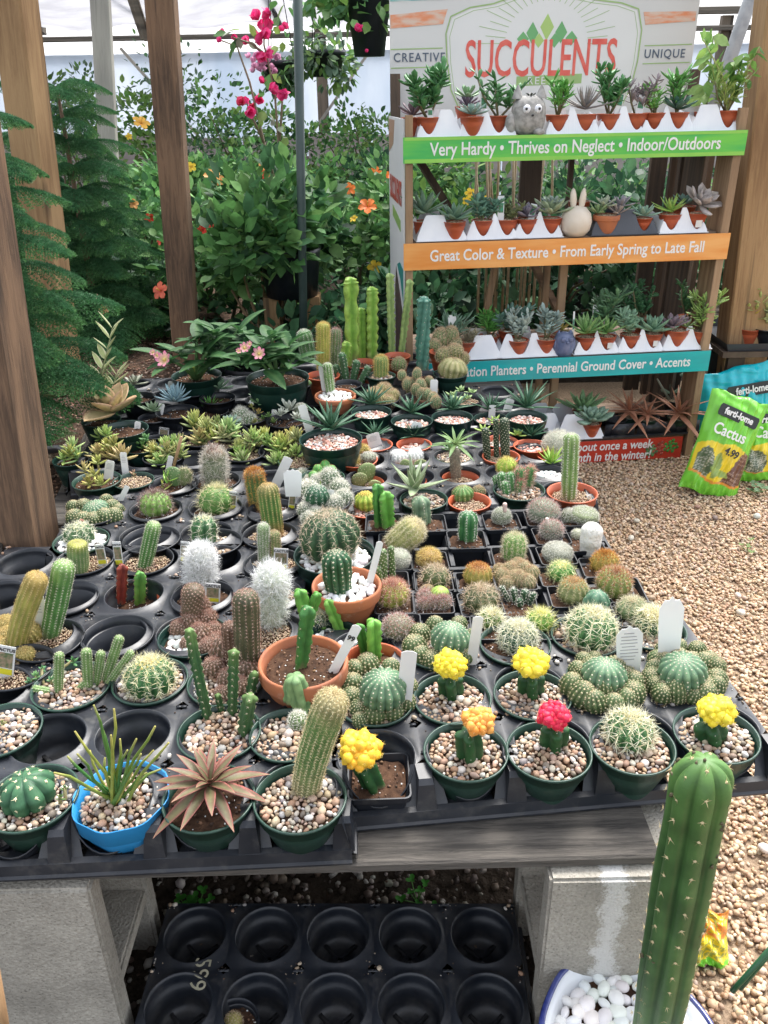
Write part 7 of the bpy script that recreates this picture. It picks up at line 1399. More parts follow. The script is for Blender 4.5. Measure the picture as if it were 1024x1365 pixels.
# back posts and slats seen through the rack
for px, w_, m_, z0, z1, yy, tilt in ((705,.075,M_DKW,.62,1.06,.46,0),(640,.02,M_STRIPW,.0,.7,.30,.16),(722,.022,M_STRIPW,.0,.70,.34,0),(742,.026,M_STRIPW,.0,.70,.20,0),(893,.085,M_PALEW,.1,1.06,.62,0),(860,.06,M_DKW,.1,1.06,.50,0),(915,.05,M_PALEW,.1,1.06,.5,0),(880,.03,M_DKW,.1,1.06,.44,0),(757,.016,M_DKW,.6,1.06,.38,0),(920,.03,M_DKW,.0,1.06,.40,0)):
    x = RX(px,(z0+z1)/2,yy); g = G(); beam(g, (x-tilt*.3,yy,z0), (x+tilt*.3,yy,z1), w_, .02, up=(0,1,0)); ob('back_slat', (g, m_, False), rack)
g = G(); x0 = RX(558,1.0,.42); x1 = RX(640,.70,.42); beam(g, (x0-.02,.42,1.02), (x1,.42,.66), .02, .09, up=(0,1,0)); ob('diagonal_brace', (g, M_DKW, False), rack)
g = G(); x0 = RX(700,.7,.40); x1 = RX(745,.45,.40); beam(g, (x0,.40,.69), (x1,.40,.45), .02, .07, up=(0,1,0)); ob('diagonal_brace', (g, M_STRIPX, False), rack)
# ---- white cardboard trays
def wtray(shelf, p0, p1, valleys, label, mtl=None, h=.074, dep=.13, y0=.012, name='carry_tray', lowh=.010, group='white carry trays for small pots on the rack'):
    z = SZ[shelf]; xa = RX(p0, z+.02, y0); xb = RX(p1, z+.02, y0); W = xb-xa; o = RL(xa, y0, z); t = thing(name, label, 'carry tray', o, group, RYAW)
    vs = [RX(v, z+.03, y0+.02)-xa for v in valleys]; n = max(24, int(W/.006)); pts = []
    for i in range(n+1):
        x = W*i/n; d = min([abs(x-v) for v in vs]+[9]); e = min(x, W-x); hh = lowh+(h-lowh)*min(1,(d/.034))**2.0 if d < .034 else h-.0*d
        hh = min(hh, .010+e*2.2 if e < .04 else hh); pts.append((x, hh))
    g = G(); prof = [(0,0)]+[(W,0)]+[(x,hh) for x,hh in pts[::-1]]
    V = []; 
    for x,hh in pts: V += [(x,-.006,.0005),(x,-.003+hh*.28,hh),(x,hh*.28+.0005,hh),(x,-.0035,.0005)]
    nn = len(pts); q = []
    for i in range(nn-1):
        a = i*4; b = a+4; q += [[a,b,b+1,a+1],[a+1,b+1,b+2,a+2],[a+2,b+2,b+3,a+3]]
    g.add(np.array(V), np.array(q)); ob('wavy_front', (g, mtl or M_WHITE, False), t)
    g = G(); box(g, (-.004,-.008,0), (W+.004,dep,.0022)); 
    for x, s in ((0,1),(W,-1)): g.add(np.array([(x,0,.002),(x,dep,.002),(x+s*.014,dep,h*.8),(x+s*.014,.012,h*.55)]), np.array([[0,1,2,3]]))
    V = [(x,dep-.004-hh*.2,hh) for x,hh in pts]+[(x,dep,.0022) for x,hh in pts]; g.add(np.array(V), np.array([[i,i+1,nn+i+1,nn+i] for i in range(nn-1)])); ob('base', (g, mtl or M_WHITE, False), t); return t
def rpot(shelf, px, label, y=.045, D=.072, pot='red', zoff=.004, name='potted_succulent', cat='succulent', group='small succulents in brick-red pots on the rack', fill='grit'):
    z = SZ[shelf]+zoff; h = pot_h(pot, D); x = RX(px, z+h*.7, y); c = RL(x, y, z+h)
    return start(name, label, cat, 0, 0, D, pot, fill, xyz=c, group=group, sink=.006)
def ros(wid, lift=.012, dx=0, dz=0, **k):
    L = wid/2*depth(K.c)/F*1.42; rosette_at((0+dx*.0024, 0, K.zf-K.o[2]+lift+dz*.0024), L, **k)
EC = dict(n=18, wr=.42, e0=1.3, e1=.12, s0=.4, T=.32, wf='spoon', c1=(.15,.26,.17), c2=(.20,.32,.21))
def ech(w_, c1, c2=None, tip=None, **k): kk = dict(EC); kk.update(c1=c1, c2=c2 or tuple(v*1.25 for v in c1)); kk.update(k); 
def mkech(w_, c1, lift=.012, dx=0, **k): kk = dict(EC); kk.update(c1=c1, c2=tuple(v*1.25 for v in c1)); kk.update(k); ros(w_, lift, dx=dx, **kk)
def jade(top, spread, n, L, c1=(.06,.19,.05), wr=.5, stems=4, c2=None, T=.3):
    """small succulent bush with paired paddle leaves; sizes in metres"""
    n = int(n*1.6); spread *= 1.4; top *= 1.05; g = G(); lg = leaf_geo(L*1.2, L*wr*1.25, T, 'spoon', .15, c1=c1, c2=c2 or tuple(v*1.35 for v in c1), n=6, m=6); J = G(); z0 = K.zf-K.o[2]
    for s in range(stems):
        e = V3(random.uniform(-1,1)*spread*.6, random.uniform(-1,1)*spread*.4, z0+top*random.uniform(.55,.95)); b = V3(0,0,z0-.004); m = (b+e)/2+V3(e[0]*.15,0,0); tube(g, [b,m,e], [.0035,.003,.002], 5, (.16,.15,.08))
        for k in range(n//stems):
            u = random.uniform(.3,1.05); p = b*(1-u)+e*u; J.xf(lg, place(random.uniform(0,6.3), random.uniform(.0,1.1), random.uniform(-.3,.3), tuple(p), random.uniform(.65,1.1)), 1+random.uniform(-.15,.15))
    ob('stems', (g, m_plant()), K.root); ob('leaves', (J, m_plant()), K.root)
def rtag(dx, h, w_=.016, lean=0, kind=1, y=-.012):
    z0 = K.zf-K.o[2]; g = G(); box(g, (-w_/2,-.0004,-.01), (w_/2,.0004,h)); o = ob('label_stick', (g, M_TAG, False), K.root, (dx,y,z0), (-.1,lean,RYAW))
    g = G(); box(g, (-w_*.38,-.0012,h*.35), (w_*.38,-.0005,h*.72)); ob('picture', (g, mat('teal_green_photo',(.04,.30,.18),ns=200,c2=(.10,.16,.06),detail=6), False), o)
# top shelf
wtray(0, 556, 616, [571], 'white wavy tray under the largest jade-like succulent, top shelf left')
wtray(0, 612, 688, [629,664], 'white wavy tray just left of the grey cat figurine')
wtray(0, 728, 800, [743,779], 'white wavy tray right of the grey cat figurine')
wtray(0, 797, 858, [811,847], 'white wavy tray in the right centre of the top shelf')
wtray(0, 856, 926, [870,902], 'white wavy tray fourth from the left on the top shelf')
wtray(0, 922, 984, [968], 'white wavy tray at the right end of the top shelf')
rpot(0,571,'large dark paddle-leaved succulent on the left of the top shelf'); jade(.125,.085,120,.038,(.05,.15,.05)); rtag(.005,.035)
rpot(0,551,'small purplish rosette at the far left of the top shelf',y=.09); mkech(40,(.16,.12,.14),n=14)
rpot(0,629,'blue-grey rosette in a small pot, lower of two left of the paddle-branched one',y=.03); mkech(34,(.22,.31,.27),n=20)
rpot(0,622,'pale green rosette on a purple-leaved stem at the back of the top shelf left',y=.10,zoff=.03); mkech(36,(.20,.32,.18),lift=.03,n=18); mkech(34,(.16,.13,.18),lift=.008,n=12)
rpot(0,664,'branching paddle-leaved succulent with a teal label left of the grey cat figurine',y=.07); jade(.13,.10,44,.034,(.05,.15,.05),stems=5); rtag(-.045,.075,.02)
rpot(0,743,'bright green finger-leaved bush right of the grey cat figurine'); jade(.10,.05,80,.034,(.10,.28,.06),wr=.3)
rpot(0,779,'grey-purple spiky rosette on the top shelf'); ros(56,.022,n=22,wr=.18,e0=1.4,e1=.1,s0=.6,T=.4,wf='taper',c1=(.20,.19,.20),c2=(.26,.24,.22))
rpot(0,811,'stacked-leaf green succulent with a white and green label, centre right of the top shelf'); jade(.13,.055,110,.03,(.05,.16,.05),wr=.5); rtag(.022,.08,.02,.15)
rpot(0,847,'dusky pinkish succulent with a slanted label on the top shelf'); jade(.09,.06,60,.03,(.20,.17,.18),wr=.35); rtag(.005,.055,.022,.15)
rpot(0,872,'fresh green pointed rosette bush beside the dusky one',y=.05); jade(.075,.045,70,.026,(.14,.34,.08),wr=.35)
rpot(0,902,'upright green fan of leaves over a dark blue-green rosette on the top shelf'); jade(.115,.045,60,.045,(.10,.26,.07),wr=.25); mkech(44,(.05,.12,.09),n=20,lift=.014)
rpot(0,968,'tall leggy yellow-green plant at the right end of the top shelf',y=.05,D=.075); jade(.10,.09,90,.045,(.22,.30,.08),wr=.14,T=.2); g = G(); Cn=[]; 
for k in range(9):
    a = random.uniform(-1,1); h_ = random.uniform(.08,.20); pts = [V3(0,0,K.zf-K.o[2]),V3(a*.03,0,.05+h_*.5),V3(a*.09-.02,random.uniform(-.02,.02),.05+h_)]; tube(g, pts, [.003,.0025,.0015], 5, (.32,.34,.12)); Cn += [pts[1]*(1-u)+pts[2]*u for u in (0,.3,.6,.8,1)]
ob('stems', (g, m_plant()), K.root); g = G(); Cn = np.array(Cn*2); n = len(Cn); leafcloud(g, Cn, RNG.normal(0,1,(n,3)), RNG.normal(0,1,(n,3))+V3(0,-.5,.5), RNG.uniform(.03,.05,n), .5, pebcols(n, np.array([(.18,.34,.08),(.25,.4,.1),(.12,.25,.07)]))); ob('leaves', (g, m_leaf()), K.root)
c = RL(RX(951,1.12,.10), .10, SZ[0]+.005); 
rpot(0,940,'leafy upright branch with broad light leaves behind the tall leggy plant',y=.11,D=.07); g = G(); z_ = K.zf-K.o[2]; tube(g, [V3(0,0,z_),V3(-.005,0,z_+.10),V3(-.01,0,z_+.21)], [.004,.003,.002], 5, (.2,.26,.1)); ob('stems', (g, m_plant()), K.root)
g = G(); Cn = np.array([V3(-.01,0,z_+.04+.017*k) for k in range(11)]*2); n = len(Cn); leafcloud(g, Cn, RNG.normal(0,1,(n,3))*V3(1,.6,.6)+V3(0,0,-.1), RNG.normal(0,1,(n,3))+V3(0,-.8,.5), RNG.uniform(.045,.065,n), .6, pebcols(n, np.array([(.20,.36,.10),(.28,.42,.14)]))); ob('leaves', (g, m_leaf()), K.root)
# second shelf
wtray(1, 556, 622, [606], 'white wavy tray at the left end of the middle shelf'); wtray(1, 622, 690, [643,675], 'white wavy tray second from the left on the middle shelf'); wtray(1, 686, 750, [702,734], 'white wavy tray left of the white rabbit figurine')
wtray(1, 880, 943, [893,927], 'white wavy tray at the right end of the middle shelf')
wtray(1, 789, 877, [808,857], 'dark grey wavy tray right of the white rabbit figurine', mat('dark_grey_tray',(.045,.05,.062),rough=.4,ns=12,c2=(.06,.066,.08)), group=None)
rpot(1,565,'wide grey-green long-leaved rosette at the left end of the middle shelf',y=.06); ros(62,.03,n=16,wr=.3,e0=1.2,e1=.1,s0=.5,T=.3,wf='lance',c1=(.14,.24,.16),c2=(.19,.29,.2)); rtag(-.03,.04,.02,-.5)
rpot(1,606,'pointed grey-green rosette in front on the middle shelf left',y=.03); mkech(50,(.13,.22,.15),n=22,wf='lance',wr=.36)
rpot(1,643,'dense blue-green rosette cluster on the middle shelf'); jade(.075,.065,95,.030,(.10,.20,.14),wr=.55)
rpot(1,675,'brown-green creeping succulent mound with a teal label'); jade(.05,.06,150,.016,(.14,.16,.07),wr=.5); rtag(-.02,.075,.02)
rpot(1,702,'dusky violet rosette with a small white label'); mkech(40,(.19,.17,.21),n=20); rtag(.01,.05,.02,.2)
rpot(1,734,'pale sage rosette stacked with flat lower leaves, left of the rabbit figurine'); mkech(50,(.26,.32,.20),n=20,lift=.018); mkech(28,(.28,.34,.30),n=14,lift=.045)
rpot(1,772,'raised red pot of a green rosette behind the white rabbit figurine',y=.09,zoff=.045); mkech(48,(.12,.28,.10),n=20,wf='lance',wr=.3)
rpot(1,808,'orange clay pot of mixed pale rosettes in the dark grey tray',y=.035,D=.085,pot='clay'); [mkech(32,c_,n=14,dx=d_,lift=l_) for c_,d_,l_ in (((.24,.34,.16),-12,.01),((.34,.38,.28),-4,.03),((.30,.26,.24),14,.008),((.26,.25,.28),18,.03))]
rpot(1,857,'small pale blue-green rosette in the dark grey tray',y=.04,D=.06); mkech(36,(.22,.34,.26),n=18,wf='lance')
rpot(1,893,'lime green star rosette on the right of the middle shelf',D=.072); ros(46,.014,n=16,wr=.26,e0=1.3,e1=.1,s0=.5,T=.35,wf='taper',c1=(.24,.42,.08),c2=(.32,.48,.12))
rpot(1,927,'pinkish grey broad-leaved rosette leaning at the right end of the middle shelf',D=.074); mkech(50,(.34,.30,.28),n=20,lift=.03,dx=4,wr=.6,tilt=(.5,.3)); g = G(); box(g, (-.010,-.0005,0), (.010,.0005,.022)); ob('price_sticker', (g, M_TAG, False), K.root, (0,-.0365,.012), (.14,0,.05))
rpot(1,912,'small blue rosette behind the lime green star',y=.10,zoff=.02); mkech(32,(.14,.25,.22),n=16)
# third shelf
wtray(2, 600, 668, [619], 'white wavy tray at the left end of the third shelf, half empty'); wtray(2, 664, 742, [694,728], 'white wavy tray left of the small blue owl figurine')
wtray(2, 766, 825, [780,808], 'white wavy tray just right of the small blue owl figurine'); wtray(2, 824, 884, [840,869], 'white wavy tray in the right centre of the third shelf'); wtray(2, 884, 948, [901,933], 'white wavy tray at the right end of the third shelf')
rpot(2,604,'red-edged finger-leaved cactus-like succulent at the left end of the third shelf'); jade(.09,.04,50,.05,(.13,.22,.15),wr=.22); rtag(.0,.09,.018)
rpot(2,621,'wispy dried-flower succulent spilling over the tray on the third shelf'); jade(.05,.06,80,.018,(.28,.25,.17),wr=.3); s2 = G(); spines(s2, np.tile(V3(0,0,.05),(60,1)), np.tile(V3(.3,-.3,.9),(60,1)), 3, .07, .8, .0010, (.5,.45,.34)); ob('flower_stalks', (s2, m_spine(), False), K.root)
rpot(2,652,'bright green finger bush at the back of the third shelf',y=.10); jade(.08,.055,110,.035,(.08,.24,.05),wr=.3)
rpot(2,690,'white-powdered grey rosette branches in front on the third shelf',y=.035); jade(.10,.07,70,.036,(.30,.36,.32),wr=.45); 
rpot(2,678,'dark blue-green plants behind the powdered grey branches',y=.10,zoff=.02); jade(.085,.07,100,.03,(.10,.19,.15),wr=.45)
rpot(2,727,'second powdered grey rosette plant, left of the blue owl figurine',y=.035); jade(.10,.055,60,.036,(.26,.34,.31),wr=.42)
rpot(2,747,'small orange-yellow pointed rosette just behind the blue owl figurine',y=.08); ros(26,.02,n=12,wr=.3,wf='lance',T=.4,c1=(.36,.36,.08),c2=(.5,.32,.1),parts=False)
rpot(2,780,'light green pointed-leaf rosette right of the blue owl figurine',D=.07); ros(56,.016,n=20,wr=.26,e0=1.35,e1=.15,s0=.5,T=.32,wf='lance',c1=(.17,.34,.10),c2=(.24,.40,.15)); rtag(-.045,.09,.006)
rpot(2,808,'light green pointed-leaf rosette, second to the right of the blue owl figurine',D=.068); ros(50,.016,n=18,wr=.28,e0=1.35,e1=.15,s0=.5,T=.32,wf='lance',c1=(.16,.32,.10),c2=(.22,.38,.14)); g = G(); box(g, (-.008,-.0005,0), (.008,.0005,.02)); ob('price_sticker', (g, M_TAG, False), K.root, (.005,-.0335,.012), (.14,0,.1))
rpot(2,795,'dark succulents with white labels behind the light green rosettes',y=.12,zoff=.02); jade(.11,.09,70,.045,(.09,.18,.09),wr=.4); rtag(-.01,.075,.02); rtag(.03,.10,.018)
rpot(2,840,'sage green rosette cluster on the third shelf, right centre',D=.07); jade(.08,.055,90,.034,(.17,.28,.18),wr=.5)
rpot(2,869,'neat grey-green rosette with a barcode sticker on the third shelf'); mkech(52,(.17,.29,.19),n=22,wf='lance',wr=.4); g = G(); box(g, (-.008,-.0005,0), (.008,.0005,.02)); ob('price_sticker', (g, M_TAG, False), K.root, (.004,-.0325,.012), (.14,0,.1))
rpot(2,901,'dusky purple rosette in a wide red pot on the third shelf',D=.085); mkech(40,(.20,.15,.17),n=20,dx=-6); mkech(26,(.25,.34,.15),n=12,dx=14)
rpot(2,933,'bright yellow-green branching rosettes at the right end of the third shelf',D=.074); jade(.125,.07,90,.034,(.24,.36,.10),wr=.38); rtag(.02,.07,.02)
rpot(2,856,'dark small-leaved bushes behind the right half of the third shelf',y=.14,zoff=.03); jade(.12,.10,160,.024,(.04,.12,.05),wr=.6,stems=7)
rpot(2,915,'dark upright bush with a pink tip behind the dusky purple rosette',y=.14,zoff=.03); jade(.13,.08,130,.026,(.05,.13,.05),wr=.5,stems=6)
# bottom shelf
wtray(3, 742, 805, [787], 'crumpled white tray holding a grey rosette on the lowest shelf', h=.085, dep=.16)
wtray(3, 700, 752, [], 'tipped empty white tray at the left of the lowest shelf', h=.08, y0=.05, dep=.15)
rpot(3,788,'grey-green cupped rosette in the white tray on the lowest shelf',y=.03,D=.07); mkech(46,(.20,.30,.22),n=22,wr=.6); 
rpot(3,776,'green pointed rosette behind the grey cupped one on the lowest shelf',y=.10,zoff=.02); mkech(54,(.17,.30,.14),n=20,wf='lance',wr=.36)
z = SZ[3]; o = RL(RX(803,z,.02), .02, z); bt_ = thing('plant_tray', 'black nursery tray on the lowest rack shelf under dried reddish rosettes', 'plant tray', o, None, RYAW); W_ = RX(932,z,.02)-RX(803,z,.02)
for k in range(3):
    g = G(); x0 = k*W_/3; w1 = W_/3; box(g, (x0+.006,-.004,0), (x0+w1-.004,.0,.045)); box(g, (x0+.03,-.008,.004), (x0+w1-.028,-.0045,.04)); lathe(g, [(.042,.048),(.040,.05),(.037,.048),(.030,.004),(.001,.004)], 24, center=(x0+w1/2,.045,0)); ob('cell', (g, M_TRAY, True), bt_)
g = G(); box(g, (-.004,-.018,-.0005+.001), (W_+.004,-.0085,.006)); box(g, (-.004,.10,.001), (W_+.004,.106,.048)); ob('skirt', (g, M_TRAY, False), bt_)
DR = dict(n=20, wr=.15, e0=1.2, e1=-.25, s0=.55, T=.2, wf='taper', curl=-.35, c1=(.36,.15,.09), c2=(.42,.20,.12), edge=(.45,.25,.16))
for px_, y_, w_, lab in ((838,.08,84,'dried orange-brown spiky rosette at the back left of the lowest shelf tray'),(862,.045,66,'dull red curled rosette in the middle of the lowest shelf tray'),(903,.04,92,'largest dried orange rosette, at the right of the lowest shelf tray')):
    rpot(3,px_,lab,y=y_,D=.075,pot='green',zoff=.006); ros(w_,.02,**DR)
rpot(3,897,'bent-stemmed paddle-leaved plant in a black pot at the back of the lowest shelf',y=.20,D=.085,pot='black',zoff=.01,group=None); g = G(); pb = K.c+V3(0,0,0); Yb = K.c[1]
pts = [loc(PD(x,y,Yb)) for x,y in ((897,532),(915,520),(921,500),(915,480),(905,478))]; tube(g, pts, [.006,.006,.005,.004,.003], 6, (.34,.34,.26)); tube(g, [loc(PD(x,y,Yb)) for x,y in ((892,532),(880,512),(876,505))], [.005,.004,.003], 6, (.34,.34,.26)); ob('stems', (g, m_plant()), K.root)
lm = leaf_geo(.062,.030,.2,'spoon',.1,c1=(.20,.28,.19),c2=(.26,.33,.23)).mesh('leaf', m_plant())
for x,y,a,s in ((905,478,1.5,1),(915,482,-1.3,1.1),(920,500,-1.6,.6),(895,525,.0,.7),(895,525,1.2,.7),(895,525,-1.2,.7),(895,528,2.6,.6),(906,476,.4,.9),(921,508,-2.2,.6)): o = ob('leaf', lm, K.root, tuple(loc(PD(x,y,Yb)))); o.rotation_euler = (PI/2-.3,a,0); o.scale = (s,s,s)
# figurines
def figurine(px, shelf, label, y=.03, name='figurine'): x = RX(px, SZ[shelf]+.04, y); o = RL(x, y, SZ[shelf]); return thing(name, label, 'figurine', o, None, RYAW)
M_STONE = mat('grey_ceramic',(.40,.385,.36),rough=.8,ns=60,c2=(.22,.215,.20),bump=.3,bs=120)
t = figurine(704, 0, 'grey ceramic cat planter with big round white eyes on the top shelf'); g = G()
v,f = ICO3; w = v.copy(); w[:,0] = np.sign(w[:,0])*np.abs(w[:,0])**.7; w[:,2] = np.sign(w[:,2])*np.abs(w[:,2])**.7; g.add(w*V3(.058,.045,.062)+V3(0,0,.060), f)
for s in (-1,1): lathe(g, [(.020,0),(.012,.022),(.002,.042)], 12, center=(s*.040,0,.112))
blob(g, (-.062,-.01,.035), (.020,.018,.038), ico=ICO2); blob(g, (.03,-.035,.012), (.02,.016,.012), ico=ICO2); ob('cat_body', (g, M_STONE), t)
for s in (-1,1):
    g = G(); blob(g, (0,0,0), (.0135,.007,.0135), ico=ICO2); e = ob('eye', (g, M_WHITE), t, (s*.019+.002,-.041,.082)); g = G(); blob(g, (0,0,0), (.005,.004,.005), ico=ICO1); ob('pupil', (g, M_INK), e, (s*.003,-.0075,.001))
g = G(); blob(g, (0,0,0), (.005,.004,.004), ico=ICO1); ob('nose', (g, M_INK), t, (.003,-.045,.063)); K.root = t; g = G()
J = G(); lg = leaf_geo(.022,.012,.3,'spoon',.1,c1=(.05,.06,.05)); [J.xf(lg, place(a,.5,0,(.005,0,.118))) for a in (0,1,2,3,4,5)]; ob('leaves', (J, m_plant()), t); t.scale = (.88,.88,.88)
M_CREAM = mat('cream_ceramic',(.70,.62,.52),rough=.45,ns=30,c2=(.66,.57,.46)); t = figurine(768, 1, 'cream white egg-shaped rabbit figurine with two upright ears on the middle shelf'); g = G()
lathe(g, [(.001,0),(.030,.0),(.044,.018),(.049,.042),(.044,.066),(.028,.084),(.001,.090)], 28); ob('rabbit_body', (g, M_CREAM), t)
for s in (-1,1): g = G(); blob(g, (0,0,0), (.011,.008,.034), ico=ICO2); ob('ear', (g, M_CREAM), t, (s*.015,0,.108), (0,s*.08,0))
M_BGL = mat('blue_glaze',(.10,.13,.24),rough=.25,ns=50,c2=(.16,.19,.30)); t = figurine(752, 2, 'small glazed blue owl figurine on the third shelf', y=.02); g = G()
lathe(g, [(.001,0),(.028,0),(.033,.018),(.034,.045),(.032,.06),(.025,.074),(.001,.078)], 24); 
for s in (-1,1): lathe(g, [(.009,0),(.001,.014)], 8, center=(s*.020,0,.070)); blob(g, (s*.012,-.030,.058), (.010,.005,.010), ico=ICO2); blob(g, (s*.031,0,.035), (.008,.015,.024), ico=ICO2)
ob('owl_body', (g, M_BGL), t); g = G(); blob(g, (0,0,0), (.004,.005,.006)); ob('beak', (g, M_BGL), t, (0,-.036,.050))
# ================================================================== BAGS OF POTTING MIX
M_BAG = mat('bag_print', (1,1,1), rough=.28, noise=.06, ns=20, attr=True, spec=.55, bump=.35, bs=22, bdist=.004)
def bag(label, pb, pt, wpx_, Y, colf, lean=.10, z0=0.012, rz=0, roll=0, thick=.05, texts=(), name='potting_mix_bag', nu=70, nv=90, group='bags of potting mix leaning by the post'):
    b = PD(pb[0], pb[1], Y); b[2] = z0; tp = PD(pt[0], pt[1], Y+lean); Hh = np.linalg.norm(tp-b); Wd = wpx(wpx_, b)
    t = thing(name, label, 'bag', b, group); ax = Vector(tp-b).normalized(); xx = Vector((math.cos(rz),math.sin(rz),0)); xx = (xx-ax*xx.dot(ax)).normalized(); yy = ax.cross(xx)
    m = Matrix(((xx[0],yy[0],ax[0],0),(xx[1],yy[1],ax[1],0),(xx[2],yy[2],ax[2],0),(0,0,0,1)))
    U, Vv = np.meshgrid(np.linspace(-1,1,nu), np.linspace(0,1,nv)); th = thick*(1-np.abs(U)**3.0)*np.clip(np.sin(np.clip(Vv*.97+.03,0,1)*PI),0,1)**.45*(1.15-.35*Vv)
    wr = .0035*np.sin(U*9+Vv*17)+.003*np.sin(U*23-Vv*11)+.0025*np.sin(Vv*60+U*5)*np.clip(Vv*5-3.8,0,1)+.003*np.sin(U*31+Vv*40)*np.clip(1-Vv*6,0,1)
    wsc = 1-.07*np.sin(Vv*PI)+.01*np.sin(Vv*21); X = U*Wd/2*wsc; g = G(); cc = colf(U, Vv)
    for sgn in (-1, 1):
        Yv = sgn*(th+ (wr if sgn<0 else 0)*np.clip(1-np.abs(U)**6,0,1)); V = np.stack([X, Yv, Vv*Hh+.004*np.sin(U*7)],-1).reshape(-1,3); g.add(V, grid_faces(nv,nu) if sgn<0 else grid_faces(nv,nu)[:,::-1], cc.reshape(-1,3))
    o = ob('bag_body', (g, M_BAG), t); o.matrix_local = m
    for s, u, v, size, mtl, rot, sx, dd, bg in texts:
        yb = -thick*(1-abs(u)**3)*math.sin(min(1,v*.97+.03)*PI)**.45*(1.15-.35*v)-dd
        x0 = u*Wd/2
        if bg: gg = G(); aw, ah, bm_ = bg; prism(gg, [(-aw*.94,-ah),(aw*.94,-ah),(aw,-ah*.6),(aw,ah*.6),(aw*.94,ah),(-aw*.94,ah),(-aw,ah*.6),(-aw,-ah*.6)], .002); q = ob('logo_label', (gg, bm_, False), t); q.matrix_local = m @ Matrix.Translation((x0,yb-.001,v*Hh)) @ Matrix.Rotation(rot,4,'Y')
        if s: q = ob('lettering', text_mesh(s, size, mtl, bold=.0009, ext=.0008, sx=sx), t); q.matrix_local = m @ Matrix.Translation((x0,yb-.004,v*Hh)) @ Matrix.Rotation(rot,4,'Y') @ Matrix.Rotation(PI/2,4,'X')
    return t
LG = np.array([.18,.56,.045]); YE = np.array([.78,.60,.03])
def noi(U, V, s): return np.sin(U*s+np.sin(V*s*1.7)*2)*np.sin(V*s*1.3+np.cos(U*s*.9)*2)
def cact_col(U, V):
    c = np.tile(LG, (*U.shape,1)); ym = (V < .50-.06*U**2+.02) & (V > .13+.05*U**2-.02*U); c[ym] = YE
    sm = ym & (U > .0) & (V < .12+.42*np.clip((U-.05)*1.6,0,1)+.03*noi(U,V,14)); n_ = noi(U,V,60); c[sm] = np.array([.13,.055,.035]); c[sm & (n_>.55)] = np.array([.45,.30,.22])
    cm = ym & (((U+.62)/.26)**2+((V-.27)/.17)**2 < 1+.15*noi(U,V,20)); c[cm] = np.array([.10,.14,.07]); c[cm & (noi(U,V,75)>.35)] = np.array([.42,.42,.32])
    cm2 = ym & (((U+.22)/.15)**2+((V-.30)/.13)**2 < 1); c[cm2] = np.array([.24,.33,.08]); cm3 = ym & (((U+.05)/.36)**2+((V-.235+.1*(U+.1))/.035)**2 < 1); c[cm3] = np.array([.30,.42,.10])
    ol = (np.abs(V-(.13+.05*U**2-.02*U)) < .012); c[ol] = np.array([.75,.30,.05]); c[(np.abs(U)>.96)] = LG*.8; return c
def cact2_col(U, V):
    c = cact_col(U, V); ym = (V < .50-.06*U**2+.02) & (V > .13+.05*U**2-.02*U); c[ym] = YE
    cm = ym & (((U+.25)/.42)**2+((V-.26)/.19)**2 < 1+.1*noi(U,V,20)); c[cm] = np.array([.10,.13,.08]); c[cm & (noi(U,V,70)>.25)] = np.array([.55,.55,.45]); return c
def teal_col(U, V):
    c = np.tile(np.array([.005,.42,.50]), (*U.shape,1)); m_ = V < .38+.03*U; c[m_] = np.array([.30,.55,.60]); f_ = m_ & (V < .34); c[f_] = np.array([.22,.03,.14]); c[f_ & (noi(U,V,26)>.2)] = np.array([.62,.45,.30]); c[f_ & (noi(U,V,22)<-.45)] = np.array([.10,.25,.05]); return c
M_LB = mat('logo_black',(.012,.014,.013),rough=.3,ns=20)
bag('teal bag of potting mix standing behind the two green cactus-mix bags', (985,600), (972,492), 112, 2.80, teal_col, lean=.06, texts=[('ferti-lome', .35, .72, .036, M_PRINTW, .06, .8, .004, (.088,.022,M_LB))])
bag('upright lime green and yellow cactus mix bag leaning against the others in front', (943,652), (988,528), 80, 2.42, cact_col, lean=.10, rz=.02, texts=[('ferti-lome', -.02, .80, .030, M_PRINTW, .12, .82, .004, (.068,.019,M_LB)), ('Cactus', -.18, .62, .050, M_PRINTW, .10, .80, .006, None), ('4.99', .08, .44, .034, M_INK, .2, .8, .006, None)])
bag('second lime green cactus mix bag cut off by the right edge of the photo', (1004,652), (1012,545), 86, 2.52, cact2_col, lean=.08, rz=-.1, texts=[('ferti-lome', .3, .84, .033, M_PRINTW, .1, .82, .004, (.076,.021,M_LB)), ('Cactus', .25, .66, .052, M_PRINTW, .1, .80, .006, None)])
bag('yellow and green bag corner on the gravel behind the tall cactus', (927,1302), (930,1212), 84, .80, lambda U,V: np.where((V<.14)[...,None], LG, np.where(((V>.55)&(noi(U,V,9)>0))[...,None], np.array([.70,.25,.05]), np.where((noi(U,V,22)>.1)[...,None], np.array([.35,.36,.08]), YE))), lean=.05, thick=.02, group=None, texts=())
